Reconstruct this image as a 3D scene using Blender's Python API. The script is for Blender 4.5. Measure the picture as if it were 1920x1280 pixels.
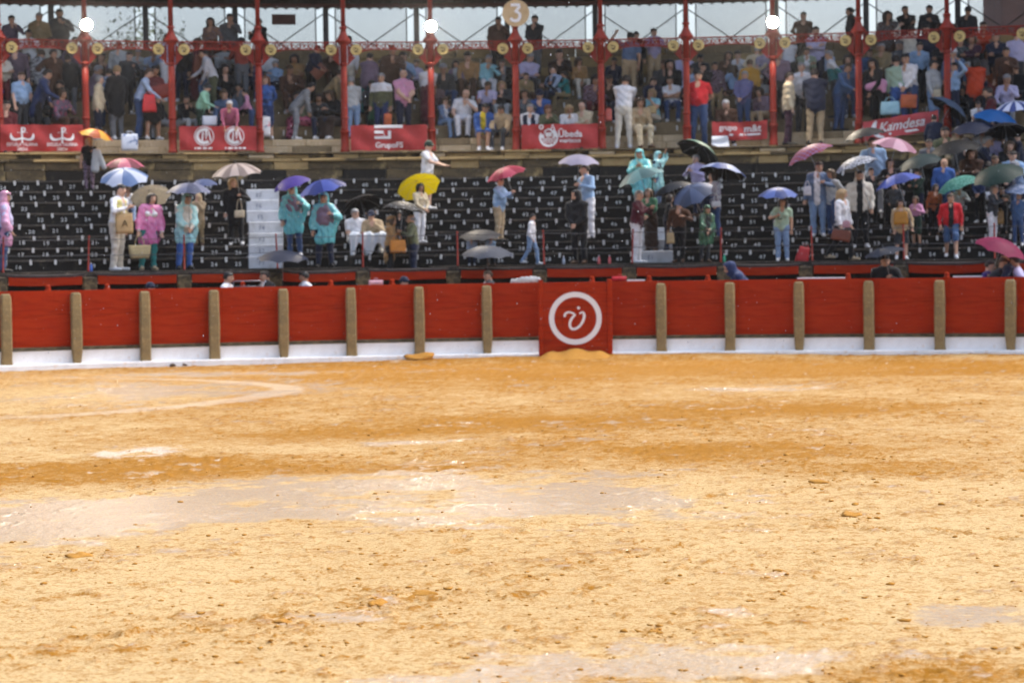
import bpy, math, random
import numpy as np
from mathutils import Matrix, Vector, Euler

for _o in list(bpy.data.objects):
    bpy.data.objects.remove(_o)
scene = bpy.context.scene
COL = scene.collection
R_ = math.radians

# ---------------------------------------------------------------- camera, sky, sun, exposure
CAM_H, FPX = 2.41, 4400.0
PITCH, ROLL = R_(2.15), R_(-0.81)
cam_data = bpy.data.cameras.new('camera')
cam = bpy.data.objects.new('camera', cam_data)
COL.objects.link(cam)
cam_data.sensor_width = 36.0
cam_data.lens = 36.0 * FPX / 1920.0
cam_data.clip_start, cam_data.clip_end = 0.5, 3000.0
CAM_M = Matrix.Translation((0, 0, CAM_H)) @ Matrix.Rotation(math.pi / 2 - PITCH, 4, 'X') @ Matrix.Rotation(ROLL, 4, 'Z')
cam.matrix_world = CAM_M
cam_data.dof.use_dof = True
cam_data.dof.focus_distance = 21.0
cam_data.dof.aperture_fstop = 2.5
scene.camera = cam

SUN_EL, SUN_AZ = R_(60), R_(78)      # azimuth clockwise from +Y: bright cloud behind the far stand
world = bpy.data.worlds.new('World')
scene.world = world
world.use_nodes = True
wn = world.node_tree
wn.nodes.clear()
w_out = wn.nodes.new('ShaderNodeOutputWorld')
w_bg = wn.nodes.new('ShaderNodeBackground')
w_sky = wn.nodes.new('ShaderNodeTexSky')
w_hs = wn.nodes.new('ShaderNodeHueSaturation')
w_sky.sky_type = 'NISHITA'
w_sky.sun_disc = False
w_sky.sun_elevation = SUN_EL
w_sky.sun_rotation = SUN_AZ
w_sky.air_density = 1.0
w_sky.dust_density = 4.0
w_sky.ozone_density = 3.0
w_hs.inputs['Saturation'].default_value = 0.75      # thin rain cloud: the sky keeps little of its blue
w_bg.inputs['Strength'].default_value = 0.15
wn.links.new(w_sky.outputs['Color'], w_hs.inputs['Color'])
wn.links.new(w_hs.outputs['Color'], w_bg.inputs['Color'])
wn.links.new(w_bg.outputs['Background'], w_out.inputs['Surface'])

sun_data = bpy.data.lights.new('sun', 'SUN')
sun_data.energy = 0.6
sun_data.angle = R_(24)
sun_data.color = (1.0, 0.95, 0.88)
sun = bpy.data.objects.new('sun', sun_data)
COL.objects.link(sun)
_sd = Vector((math.sin(SUN_AZ) * math.cos(SUN_EL), math.cos(SUN_AZ) * math.cos(SUN_EL), math.sin(SUN_EL)))
sun.rotation_euler = _sd.to_track_quat('Z', 'Y').to_euler()

scene.render.engine = 'CYCLES'
scene.cycles.use_denoising = True
scene.cycles.max_bounces = 5
scene.cycles.volume_bounces = 0
scene.cycles.use_adaptive_sampling = True
scene.cycles.adaptive_threshold = 0.025
scene.cycles.transparent_max_bounces = 10
scene.cycles.sample_clamp_indirect = 6.0
scene.view_settings.view_transform = 'Standard'
scene.view_settings.look = 'None'
scene.view_settings.exposure = 1.1
scene.view_settings.gamma = 1.0
scene.view_settings.use_curve_mapping = False

# ---------------------------------------------------------------- place geometry: the ring
RING = 28.0
CX, CY = 0.5, 25.5
CAM_INV = CAM_M.inverted()

def proj(p):
    q = CAM_INV @ Vector(p)
    return 960 + FPX * q.x / -q.z, 640 - FPX * q.y / -q.z, -q.z

def P(r, a, z=0.0):
    return Vector((CX + r * math.sin(a), CY + r * math.cos(a), z))

def ang(xpx, r, z):
    lo, hi = -1.2, 1.2
    for _ in range(40):
        m = (lo + hi) / 2
        if proj(P(r, m, z))[0] < xpx: lo = m
        else: hi = m
    return (lo + hi) / 2

def zat(ypx, r, a):
    lo, hi = -3.0, 30.0
    for _ in range(40):
        m = (lo + hi) / 2
        if proj(P(r, a, m))[1] > ypx: lo = m
        else: hi = m
    return (lo + hi) / 2

def at(xpx, ypx, r):
    a = ang(xpx, r, 4.0)
    z = zat(ypx, r, a)
    a = ang(xpx, r, z)
    return a, zat(ypx, r, a)

def pxm(r):
    return FPX / (53.5 + r - RING)

def frame(r, a, z=0.0, turn=0.0):
    return Matrix.Translation(P(r, a, z)) @ Matrix.Rotation(-a + turn, 4, 'Z')

def srgb(h):
    h = h.lstrip('#')
    out = []
    for i in (0, 2, 4):
        c = int(h[i:i + 2], 16) / 255
        out.append(c / 12.92 if c <= 0.04045 else ((c + 0.055) / 1.055) ** 2.4)
    return (*out, 1.0)

# ---------------------------------------------------------------- mesh helpers
class MB:
    """collects verts and faces (with a material index each) of ONE mesh"""
    def __init__(s):
        s.v, s.f, s.m = [], [], []
    def add(s, v, f, m=0, mat=None):
        o = len(s.v)
        if mat is not None:
            v = [mat @ Vector(p) for p in v]
        s.v.extend([tuple(p) for p in v])
        s.f.extend([tuple(i + o for i in q) for q in f])
        s.m.extend([m] * len(f))
        return s
    def box(s, lo, hi, c=0.0, m=0, mat=None):
        s.add(*chbox(lo, hi, c), m, mat)
        return s
    def tube(s, pts, rad, n=8, m=0, caps=True):
        s.add(*tube(pts, rad, n, caps), m)
        return s
    def lathe(s, prof, n=16, m=0, mat=None):
        s.add(*lathe(prof, n), m, mat)
        return s
    def build(s, name, mats, parent=None, smooth=False, mw=None):
        me = bpy.data.meshes.new(name)
        me.from_pydata(s.v, [], s.f)
        if not isinstance(mats, (list, tuple)): mats = [mats]
        for k in mats: me.materials.append(k)
        if len(mats) > 1:
            me.polygons.foreach_set('material_index', s.m)
        if smooth:
            me.polygons.foreach_set('use_smooth', [True] * len(s.f))
        me.update()
        return link(name, me, parent, mw)

def link(name, data, parent=None, mw=None):
    o = bpy.data.objects.new(name, data)
    COL.objects.link(o)
    if parent is not None: o.parent = parent
    if mw is not None: o.matrix_basis = mw
    return o

def empty(name, mw=None):
    o = link(name, None, None, mw)
    o.empty_display_size = 0.2
    return o

def tag(o, label=None, cat=None, group=None, kind=None):
    if label: o['label'] = label
    if cat: o['category'] = cat
    if group: o['group'] = group
    if kind: o['kind'] = kind
    return o

def chbox(lo, hi, c=0.0):
    x0, y0, z0 = lo; x1, y1, z1 = hi
    if c <= 0:
        v = [(x0, y0, z0), (x1, y0, z0), (x1, y1, z0), (x0, y1, z0), (x0, y0, z1), (x1, y0, z1), (x1, y1, z1), (x0, y1, z1)]
        return v, [(0, 3, 2, 1), (4, 5, 6, 7), (0, 1, 5, 4), (1, 2, 6, 5), (2, 3, 7, 6), (3, 0, 4, 7)]
    v, idx = [], {}
    for i, X in ((0, x0), (1, x1)):
        for j, Y in ((0, y0), (1, y1)):
            for k, Z in ((0, z0), (1, z1)):
                sx, sy, sz = (1 if i == 0 else -1), (1 if j == 0 else -1), (1 if k == 0 else -1)
                for a, off in enumerate(((0, sy * c, sz * c), (sx * c, 0, sz * c), (sx * c, sy * c, 0))):
                    idx[(i, j, k, a)] = len(v)
                    v.append((X + off[0], Y + off[1], Z + off[2]))
    f = []
    for i in (0, 1):
        q = [idx[(i, 0, 0, 0)], idx[(i, 1, 0, 0)], idx[(i, 1, 1, 0)], idx[(i, 0, 1, 0)]]
        f.append(q if i else q[::-1])
        q = [idx[(0, i, 0, 1)], idx[(1, i, 0, 1)], idx[(1, i, 1, 1)], idx[(0, i, 1, 1)]]
        f.append(q[::-1] if i else q)
        q = [idx[(0, 0, i, 2)], idx[(1, 0, i, 2)], idx[(1, 1, i, 2)], idx[(0, 1, i, 2)]]
        f.append(q if i else q[::-1])
    for j in (0, 1):
        for k in (0, 1):
            f.append([idx[(0, j, k, 1)], idx[(1, j, k, 1)], idx[(1, j, k, 2)], idx[(0, j, k, 2)]])
            f.append([idx[(j, 0, k, 0)], idx[(j, 1, k, 0)], idx[(j, 1, k, 2)], idx[(j, 0, k, 2)]])
            f.append([idx[(j, k, 0, 0)], idx[(j, k, 1, 0)], idx[(j, k, 1, 1)], idx[(j, k, 0, 1)]])
            for i in (0, 1):
                f.append([idx[(i, j, k, a)] for a in (0, 1, 2)])
    # fix windings outward
    cx, cy, cz = (x0 + x1) / 2, (y0 + y1) / 2, (z0 + z1) / 2
    g = []
    for q in f:
        a, b, d = Vector(v[q[0]]), Vector(v[q[1]]), Vector(v[q[2]])
        n = (b - a).cross(d - a)
        ctr = sum((Vector(v[i]) for i in q), Vector()) / len(q)
        w = Vector(((ctr.x - cx) / max(x1 - x0, 1e-6), (ctr.y - cy) / max(y1 - y0, 1e-6), (ctr.z - cz) / max(z1 - z0, 1e-6)))
        g.append(tuple(q) if n.dot(w) > 0 else tuple(q[::-1]))
    return v, g

def tube(pts, rad, n=8, caps=True):
    pts = [Vector(p) for p in pts]
    if not isinstance(rad, (list, tuple)): rad = [rad] * len(pts)
    v, f = [], []
    up = Vector((0, 0, 1))
    d0 = (pts[1] - pts[0]).normalized()
    if abs(d0.dot(up)) > 0.95: up = Vector((1, 0, 0))
    s = d0.cross(up).normalized()
    for i, p in enumerate(pts):
        d = (pts[min(i + 1, len(pts) - 1)] - pts[max(i - 1, 0)])
        d = d.normalized() if d.length > 1e-9 else d0
        s = (s - d * s.dot(d))
        s = s.normalized() if s.length > 1e-6 else d.orthogonal().normalized()
        t = d.cross(s)
        for k in range(n):
            a = 2 * math.pi * k / n
            v.append(p + (s * math.cos(a) + t * math.sin(a)) * rad[i])
    for i in range(len(pts) - 1):
        for k in range(n):
            a, b = i * n + k, i * n + (k + 1) % n
            f.append((a, b, b + n, a + n))
    if caps:
        f.append(tuple(range(n))[::-1])
        f.append(tuple((len(pts) - 1) * n + k for k in range(n)))
    return v, f

def lathe(prof, n=16):
    v, f = [], []
    for r, z in prof:
        for k in range(n):
            a = 2 * math.pi * k / n
            v.append((r * math.cos(a), r * math.sin(a), z))
    for i in range(len(prof) - 1):
        for k in range(n):
            a, b = i * n + k, i * n + (k + 1) % n
            f.append((a, b, b + n, a + n))
    f.append(tuple(range(n))[::-1])
    f.append(tuple((len(prof) - 1) * n + k for k in range(n)))
    return v, f

def ribbon(pts, w):
    """flat 2-D stroke in the xz plane, y=0, facing -y"""
    pts = [Vector((p[0], p[1])) for p in pts]
    if not isinstance(w, (list, tuple)): w = [w] * len(pts)
    v, f = [], []
    for i, p in enumerate(pts):
        d = (pts[min(i + 1, len(pts) - 1)] - pts[max(i - 1, 0)]).normalized()
        n = Vector((-d.y, d.x))
        a, b = p + n * w[i] / 2, p - n * w[i] / 2
        v += [(a.x, 0, a.y), (b.x, 0, b.y)]
    for i in range(len(pts) - 1):
        f.append((2 * i, 2 * i + 1, 2 * i + 3, 2 * i + 2))
    return v, f

def bez(p, n=10):
    out = []
    for i in range(n + 1):
        t = i / n
        out.append(tuple((1 - t) ** 3 * p[0][k] + 3 * (1 - t) ** 2 * t * p[1][k] + 3 * (1 - t) * t * t * p[2][k] + t ** 3 * p[3][k] for k in (0, 1)))
    return out

def ring2d(cx, cz, r0, r1, n=40, a0=0.0, a1=2 * math.pi):
    v, f = [], []
    for i in range(n + 1):
        a = a0 + (a1 - a0) * i / n
        v += [(cx + r0 * math.cos(a), 0, cz + r0 * math.sin(a)), (cx + r1 * math.cos(a), 0, cz + r1 * math.sin(a))]
    for i in range(n):
        f.append((2 * i, 2 * i + 1, 2 * i + 3, 2 * i + 2))
    return v, f

_text_cache = {}
def text2d(s, size=1.0, bold=0.0, shear=0.0, squeeze=1.0):
    """built-in font as a flat mesh in the xz plane, centred on x, baseline at 0"""
    key = (s, bold, shear)
    if key not in _text_cache:
        cu = bpy.data.curves.new('tmp', 'FONT')
        cu.body = s; cu.size = 1.0; cu.offset = bold; cu.shear = shear
        cu.align_x = 'CENTER'; cu.resolution_u = 3
        o = bpy.data.objects.new('tmp', cu)
        COL.objects.link(o)
        bpy.context.view_layer.update()
        me = bpy.data.meshes.new_from_object(o.evaluated_get(bpy.context.evaluated_depsgraph_get()))
        _text_cache[key] = ([tuple(q.co) for q in me.vertices], [tuple(q.vertices) for q in me.polygons])
        bpy.data.objects.remove(o); bpy.data.curves.remove(cu); bpy.data.meshes.remove(me)
    v, f = _text_cache[key]
    return [(p[0] * size * squeeze, 0, p[1] * size) for p in v], f

def sh(vf, dx=0, dy=0, dz=0, s=1.0):
    return [(p[0] * s + dx, p[1] * s + dy, p[2] * s + dz) for p in vf[0]], vf[1]

# ---------------------------------------------------------------- materials
MATS = {}
def mat(name, base, rough=0.7, spec=0.4, metal=0.0, noise=None, bump=None, alpha=1.0, sheen=0.0, sss=0.0, trans=0.0):
    """noise = list of (scale, colour2, lo, hi, detail, distort) mixed over base; bump = (scale, strength, dist)"""
    if name in MATS: return MATS[name]
    m = bpy.data.materials.new(name)
    m.use_nodes = True
    nt = m.node_tree
    b = nt.nodes['Principled BSDF']
    col = srgb(base) if isinstance(base, str) else (*base, 1.0)
    b.inputs['Base Color'].default_value = col
    b.inputs['Roughness'].default_value = rough
    b.inputs['Specular IOR Level'].default_value = spec
    b.inputs['Metallic'].default_value = metal
    b.inputs['Alpha'].default_value = alpha
    if trans: b.inputs['Transmission Weight'].default_value = trans
    if sheen: b.inputs['Sheen Weight'].default_value = sheen
    tc = None
    if noise or bump:
        tc = nt.nodes.new('ShaderNodeTexCoord')
    prev = None
    for i, nz in enumerate(noise or []):
        sc, c2, lo, hi = nz[:4]
        det = nz[4] if len(nz) > 4 else 5
        strch = nz[5] if len(nz) > 5 else None
        n = nt.nodes.new('ShaderNodeTexNoise')
        n.inputs['Scale'].default_value = sc
        n.inputs['Detail'].default_value = det
        n.inputs['Roughness'].default_value = 0.6
        if strch:
            mp = nt.nodes.new('ShaderNodeMapping')
            mp.inputs['Scale'].default_value = strch
            mp.inputs['Location'].default_value = (i * 3.1, i * 1.7, 0)
            nt.links.new(tc.outputs['Object'], mp.inputs['Vector'])
            nt.links.new(mp.outputs['Vector'], n.inputs['Vector'])
        else:
            nt.links.new(tc.outputs['Object'], n.inputs['Vector'])
        r = nt.nodes.new('ShaderNodeMapRange')
        r.inputs['From Min'].default_value = lo
        r.inputs['From Max'].default_value = hi
        nt.links.new(n.outputs['Fac'], r.inputs['Value'])
        mx = nt.nodes.new('ShaderNodeMix')
        mx.data_type = 'RGBA'
        nt.links.new(r.outputs['Result'], mx.inputs[0])
        if prev is None: mx.inputs[6].default_value = col
        else: nt.links.new(prev, mx.inputs[6])
        mx.inputs[7].default_value = srgb(c2) if isinstance(c2, str) else (*c2, 1.0)
        prev = mx.outputs[2]
    if prev is not None: nt.links.new(prev, b.inputs['Base Color'])
    if bump:
        n = nt.nodes.new('ShaderNodeTexNoise')
        n.inputs['Scale'].default_value = bump[0]
        n.inputs['Detail'].default_value = 6
        nt.links.new(tc.outputs['Object'], n.inputs['Vector'])
        bp = nt.nodes.new('ShaderNodeBump')
        bp.inputs['Strength'].default_value = bump[1]
        bp.inputs['Distance'].default_value = bump[2]
        nt.links.new(n.outputs['Fac'], bp.inputs['Height'])
        nt.links.new(bp.outputs['Normal'], b.inputs['Normal'])
    MATS[name] = m
    return m

M_red = mat('barrier_red_paint', '#9c2a0e', 0.7, 0.08, noise=[(1.2, '#a63614', .35, .7, 6, (1, 1, 6)), (9, '#7c1e08', .5, .75, 7, (.2, .2, 2)), (2.5, '#ab4a22', .64, .85), (14, '#5c1a0c', .62, .8, 7, (1, 1, .12)), (45, '#b86a48', .68, .8)], bump=(30, .25, .01))
M_iron = mat('red_ironwork', '#86200f', 0.55, 0.3, noise=[(7, '#701a0e', .4, .7), (22, '#a0381f', .62, .8)], bump=(40, .2, .005))
M_postst = mat('post_stone', '#947f58', 0.85, 0.3, noise=[(5, '#7f6f50', .4, .65), (2.2, '#5c5340', .56, .75, 7, (1, 1, .35)), (16, '#b3a27e', .58, .8)], bump=(35, .5, .015))
M_ledge = mat('mossy_ledge_stone', '#6b5f48', 0.9, 0.3, noise=[(6, '#453d2e', .42, .62), (18, '#8a7c60', .6, .8)], bump=(30, .5, .015))
M_white = mat('whitewash', '#f0efee', 0.75, 0.3, noise=[(3, '#e2dfdc', .45, .7), (7, '#cfae86', .62, .85, 7, (1, 1, .5)), (30, '#e6e6e8', .5, .8)], bump=(20, .35, .012))
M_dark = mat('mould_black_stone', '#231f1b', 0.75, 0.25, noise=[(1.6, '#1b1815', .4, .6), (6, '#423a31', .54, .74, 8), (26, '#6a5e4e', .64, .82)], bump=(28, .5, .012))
M_tread = mat('worn_tread_stone', '#40382f', 0.6, 0.35, noise=[(1.8, '#241f1b', .42, .6), (9, '#75695a', .56, .76, 7)], bump=(28, .4, .01))
M_wall = mat('stained_wall_stone', '#66573f', 0.88, 0.3, noise=[(1.1, '#2e2923', .40, .58, 8, (1, 1, 1.4)), (3.2, '#97825a', .53, .68, 8), (16, '#403a31', .6, .8)], bump=(20, .6, .02))
M_sandst = mat('golden_sandstone', '#ab9164', 0.88, 0.3, noise=[(1.7, '#86704a', .42, .62), (2.6, '#4a4031', .54, .70, 8), (15, '#c2ab80', .58, .8)], bump=(20, .5, .02))
M_pale = mat('pale_seat_stone', '#c0ab8b', 0.85, 0.3, noise=[(2, '#a8916d', .42, .65), (9, '#d2c1a4', .5, .75), (5, '#87765a', .64, .82, 7)], bump=(25, .4, .012))
M_upper = mat('gallery_step_stone', '#86755a', 0.88, 0.3, noise=[(2, '#685a44', .42, .65), (9, '#9c8a6a', .55, .75)], bump=(25, .4, .012))
M_aisle = mat('grey_white_step_paint', '#b9bcc2', 0.7, 0.3, noise=[(4, '#a2a4a8', .45, .7), (9, '#8a8680', .62, .8, 7)], bump=(20, .35, .012))
M_paint = mat('white_marking_paint', '#d6d6d4', 0.7, 0.3, noise=[(40, '#a9a7a2', .5, .75)])
M_print = mat('white_banner_print', '#e4e2e4', 0.6, 0.3)
M_banner = mat('red_banner_vinyl', '#a93434', 0.5, 0.35, noise=[(3, '#9c2c2b', .4, .65), (7, '#b84547', .55, .8)], bump=(6, .3, .03))
M_bannerpk = mat('faded_red_banner_vinyl', '#b8474c', 0.5, 0.35, noise=[(3, '#a63a3e', .4, .65)], bump=(6, .3, .03))
M_roof = mat('dark_roof_sheet', '#3a302c', 0.85, 0.2, noise=[(2, '#2a2422', .4, .65), (9, '#4c3d36', .55, .8)])
M_steel = mat('dark_steel', '#2b2d31', 0.5, 0.4, noise=[(12, '#3d3a38', .5, .75)])
M_wire = mat('grey_wire', '#5d6472', 0.6, 0.3)
M_gold = mat('gilded_medallion', '#c4b072', 0.5, 0.4, noise=[(14, '#a3854a', .45, .7), (30, '#d8c080', .55, .8)], bump=(40, .3, .01))
M_umber = mat('dark_umber_paint', '#4a3b28', 0.6, 0.3)
M_cream = mat('cream_sign_paint', '#c4ab84', 0.6, 0.3, noise=[(6, '#b89c74', .4, .65)])
M_brown = mat('brown_board', '#4a2a26', 0.6, 0.3, noise=[(10, '#5c332c', .4, .65)])
M_cable = mat('steel_cable', '#4b4a4c', 0.5, 0.4)
M_rubber = mat('black_rubber', '#1c1c1e', 0.6, 0.3)
# ================================================================ SETTING
rng = np.random.default_rng(7)
random.seed(7)

class VNoise:
    def __init__(s, seed, n=256):
        g = np.random.default_rng(seed)
        s.t = g.random((n, n)).astype(np.float32); s.n = n
    def __call__(s, x, y):
        xi, yi = np.floor(x).astype(np.int64), np.floor(y).astype(np.int64)
        fx, fy = (x - xi).astype(np.float32), (y - yi).astype(np.float32)
        fx = fx * fx * (3 - 2 * fx); fy = fy * fy * (3 - 2 * fy)
        n = s.n
        a, b = s.t[xi % n, yi % n], s.t[(xi + 1) % n, yi % n]
        c, d = s.t[xi % n, (yi + 1) % n], s.t[(xi + 1) % n, (yi + 1) % n]
        return (a * (1 - fx) + b * fx) * (1 - fy) + (c * (1 - fx) + d * fx) * fy
VN = [VNoise(100 + i) for i in range(8)]
def fbm(x, y, f, octv=4, k=0):
    t, amp, tot = 0, 1.0, 0
    for i in range(octv):
        t = t + amp * VN[(i + k) % 8](x * f + 13.7 * i, y * f + 5.1 * i); tot += amp
        amp *= 0.5; f *= 2.03
    return t / tot

def ground_px(xpx, ypx):
    d = CAM_M.to_3x3() @ Vector(((xpx - 960) / FPX, (640 - ypx) / FPX, -1))
    t = -CAM_H / d.z
    return d.x * t, d.y * t

def zone(X, Y, x, y, wx, wy):
    """soft patch given by a spot in the photograph, turned into metres on the sand"""
    a, b = ground_px(x, y)
    sx = abs(ground_px(x + wx, y)[0] - a)
    s1 = abs(ground_px(x, y - wy)[1] - b); s2 = abs(ground_px(x, y + wy)[1] - b)
    dy = Y - b
    sy = np.where(dy > 0, s1, s2)
    q = ((X - a) / sx) ** 2 + (dy / sy) ** 2
    return np.exp(-q * 1.1)

WET = [(180, 965, 300, 40), (60, 990, 170, 40), (560, 925, 260, 45), (880, 930, 300, 50), (1130, 950, 250, 35), (300, 735, 330, 22),
       (1400, 729, 150, 7), (1250, 1240, 300, 38), (1840, 1150, 160, 26), (790, 828, 130, 8), (820, 1275, 160, 15), (260, 846, 90, 9), (420, 700, 300, 5)]
DARK = [(120, 890, 340, 28), (330, 870, 250, 20), (900, 695, 900, 26), (1300, 845, 430, 22), (1650, 880, 220, 14), (1750, 1262, 300, 32), (1120, 1258, 160, 25), (720, 878, 330, 12),
        (480, 745, 60, 14), (1700, 690, 350, 16), (100, 680, 400, 12), (560, 815, 300, 14), (1050, 790, 300, 14), (1500, 770, 260, 12)]

def sstep(x, lo, hi):
    t = np.clip((x - lo) / (hi - lo), 0, 1); return t * t * (3 - 2 * t)

def sand_fields(X, Y):
    na = fbm(X, Y, 0.33, 3, 1); nb = fbm(X, Y, 1.1, 3, 2); nc_ = fbm(X, Y, 4.2, 3, 3); nd = fbm(X, Y, 15.0, 3, 5)
    wet = np.clip(sum(zone(X, Y, *z) for z in WET), 0, 1.15)
    wet = wet * (0.6 + 0.6 * nb) + (nc_ - .5) * 1.3 + (nb - .5) * 1.25 + (nd - .5) * .6 + (na - .5) * .3 - .36
    wet = sstep(wet, 0.0, 0.55)
    dk = np.clip(sum(zone(X, Y, *z) for z in DARK), 0, 1.0)
    m = .25 * (na - .5) + .40 * (nb - .5) + .55 * (nc_ - .5) + .85 * (nd - .5)
    clod = sstep(m + dk * .12, .16, .36)                       # raised crumbly patches
    trod = zone(X, Y, 1150, 760, 1500, 115)                     # more trampled, wetter sand on the far half
    dark = .40 * clod + .62 * np.clip(1.0 * dk + .42 * trod + .95 * (nb - .5) + .9 * (nc_ - .5) + .8 * (nd - .5), 0, 1.1) + .16 * trod + .12 * sstep(na, .4, .65)
    dark = np.clip(dark, 0, 1) * (1 - .72 * wet)
    cx, cy, cr = -10.35, 41.8, 6.2
    rr = np.hypot(X - cx, Y - cy)
    th = np.arctan2(Y - cy, X - cx)
    wd = 0.27 + 0.14 * np.cos(th) + .2 * (nb - .5)
    chalk = np.clip((wd - np.abs(rr - cr - 0.14 * np.sin(th * 5))) * 6, 0, 1)
    chalk *= np.clip((1.75 - np.abs(th)) * 1.2, 0, 1) * sstep(1.25 - .7 * nc_ - .5 * nb, .2, .7)
    lime = sstep(zone(X, Y, 275, 847, 70, 10) + .6 * zone(X, Y, 190, 852, 34, 6) + 1.1 * (nd - .5) + 1.0 * (nc_ - .5), .42, .8)
    return wet, dark, np.clip(chalk * 0.5 + lime * .9, 0, 1), (clod, nd, nc_)

def sand_height(X, Y, wet, dark, ex):
    clod, nd, nc_ = ex
    h = (fbm(X, Y, 0.25, 3, 4) - 0.5) * 0.07
    h = h + (clod * .012 + (nd - .5) * .014 * (.5 + clod) + (nc_ - .5) * .018) * (1 - .75 * wet)
    h = h + (fbm(X, Y, 22.0, 2, 6) - .5) * .010 * (1 - .7 * wet)
    rad = np.hypot(X - CX, Y - CY)
    h = h * np.clip((RING + 0.2 - rad) * 2.0, 0.3, 1)
    # sand pushed up against the kerb, higher beside the gate
    edge = np.exp(-((RING - 0.25 - rad) / 0.8) ** 2) * (rad < RING + 3)
    ga = np.arctan2(X - CX, Y - CY)
    h = h + edge * (0.025 + 0.06 * np.exp(-((ga - GATE_A) / 0.14) ** 2) + 0.035 * np.clip((ga - GATE_A + .05) * 6, 0, 1) + 0.05 * (fbm(X, Y, 0.9, 3, 2) - 0.5))
    h = h + 0.05 * zone(X, Y, 285, 846, 55, 8) + 0.035 * zone(X, Y, 188, 852, 28, 5)
    return h
GATE_A = ang(1080, RING, 0.8)

# --- arena sand: one sheet, tessellated finer towards the near side
nr, nc = 620, 560
inv = np.linspace(1 / 10.4, 1 / 58.0, nr)
dist = 1 / inv
tan = np.linspace(-0.262, 0.262, nc)
DD, TT = np.meshgrid(dist, tan, indexing='ij')
jx = (rng.random(DD.shape) - .5) * 0.3 * (tan[1] - tan[0]) * DD
X = DD * TT + jx
Y = DD + 0.0
wet, dark, chalk, n3 = sand_fields(X, Y)
Z = sand_height(X, Y, wet, dark, n3)
# foot and hoof prints pressed into the damp surface, in wandering trails
pg = np.random.default_rng(31)
for t_ in range(26):
    px_, py_ = (pg.random() - .5) * 9, 12.5 + 22 * pg.random() ** 1.6
    hd_ = pg.random() * 6.28; hoof = pg.random() < .4
    for k_ in range(int(8 + 8 * pg.random())):
        hd_ += pg.normal(0, .25); st_ = .62 if hoof else .68
        px_ += math.cos(hd_) * st_; py_ += math.sin(hd_) * st_
        sd_ = .12 if k_ % 2 else -.12
        qx, qy = px_ - math.sin(hd_) * sd_, py_ + math.cos(hd_) * sd_
        r0_, r1_ = np.searchsorted(-inv, -1 / max(qy - .4, 10.5)), np.searchsorted(-inv, -1 / (qy + .4))
        if r1_ <= r0_ or qy < 11: continue
        sx_, sy_ = X[r0_:r1_] - qx, Y[r0_:r1_] - qy
        u_ = (sx_ * math.cos(hd_) + sy_ * math.sin(hd_)) / (.075 if hoof else .14); v_ = (-sx_ * math.sin(hd_) + sy_ * math.cos(hd_)) / (.065 if hoof else .06)
        q_ = u_ * u_ + v_ * v_
        Z[r0_:r1_] += (-.022 * np.exp(-q_ ** 2) + .016 * np.exp(-((np.sqrt(q_) - 1.45) / .38) ** 2)) * (1 - .5 * wet[r0_:r1_])
        dark[r0_:r1_] = np.clip(dark[r0_:r1_] + .4 * np.exp(-q_ * .6) * (1 - wet[r0_:r1_]), 0, 1)
idx = np.arange(nr * nc).reshape(nr, nc)
quads = np.stack([idx[:-1, :-1], idx[:-1, 1:], idx[1:, 1:], idx[1:, :-1]], -1).reshape(-1, 4)
def np_mesh(name, V, F, mats, smooth=True, midx=None):
    me = bpy.data.meshes.new(name)
    V = np.asarray(V, np.float32).reshape(-1, 3); F = np.asarray(F, np.int32)
    me.vertices.add(len(V)); me.vertices.foreach_set('co', V.ravel())
    k = F.shape[1]
    me.loops.add(F.size); me.loops.foreach_set('vertex_index', F.ravel())
    me.polygons.add(len(F))
    me.polygons.foreach_set('loop_start', np.arange(0, F.size, k, dtype=np.int32))
    for m in mats: me.materials.append(m)
    if midx is not None: me.polygons.foreach_set('material_index', np.asarray(midx, np.int32))
    if smooth: me.polygons.foreach_set('use_smooth', np.ones(len(F), bool))
    me.update(calc_edges=True)
    return me

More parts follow.
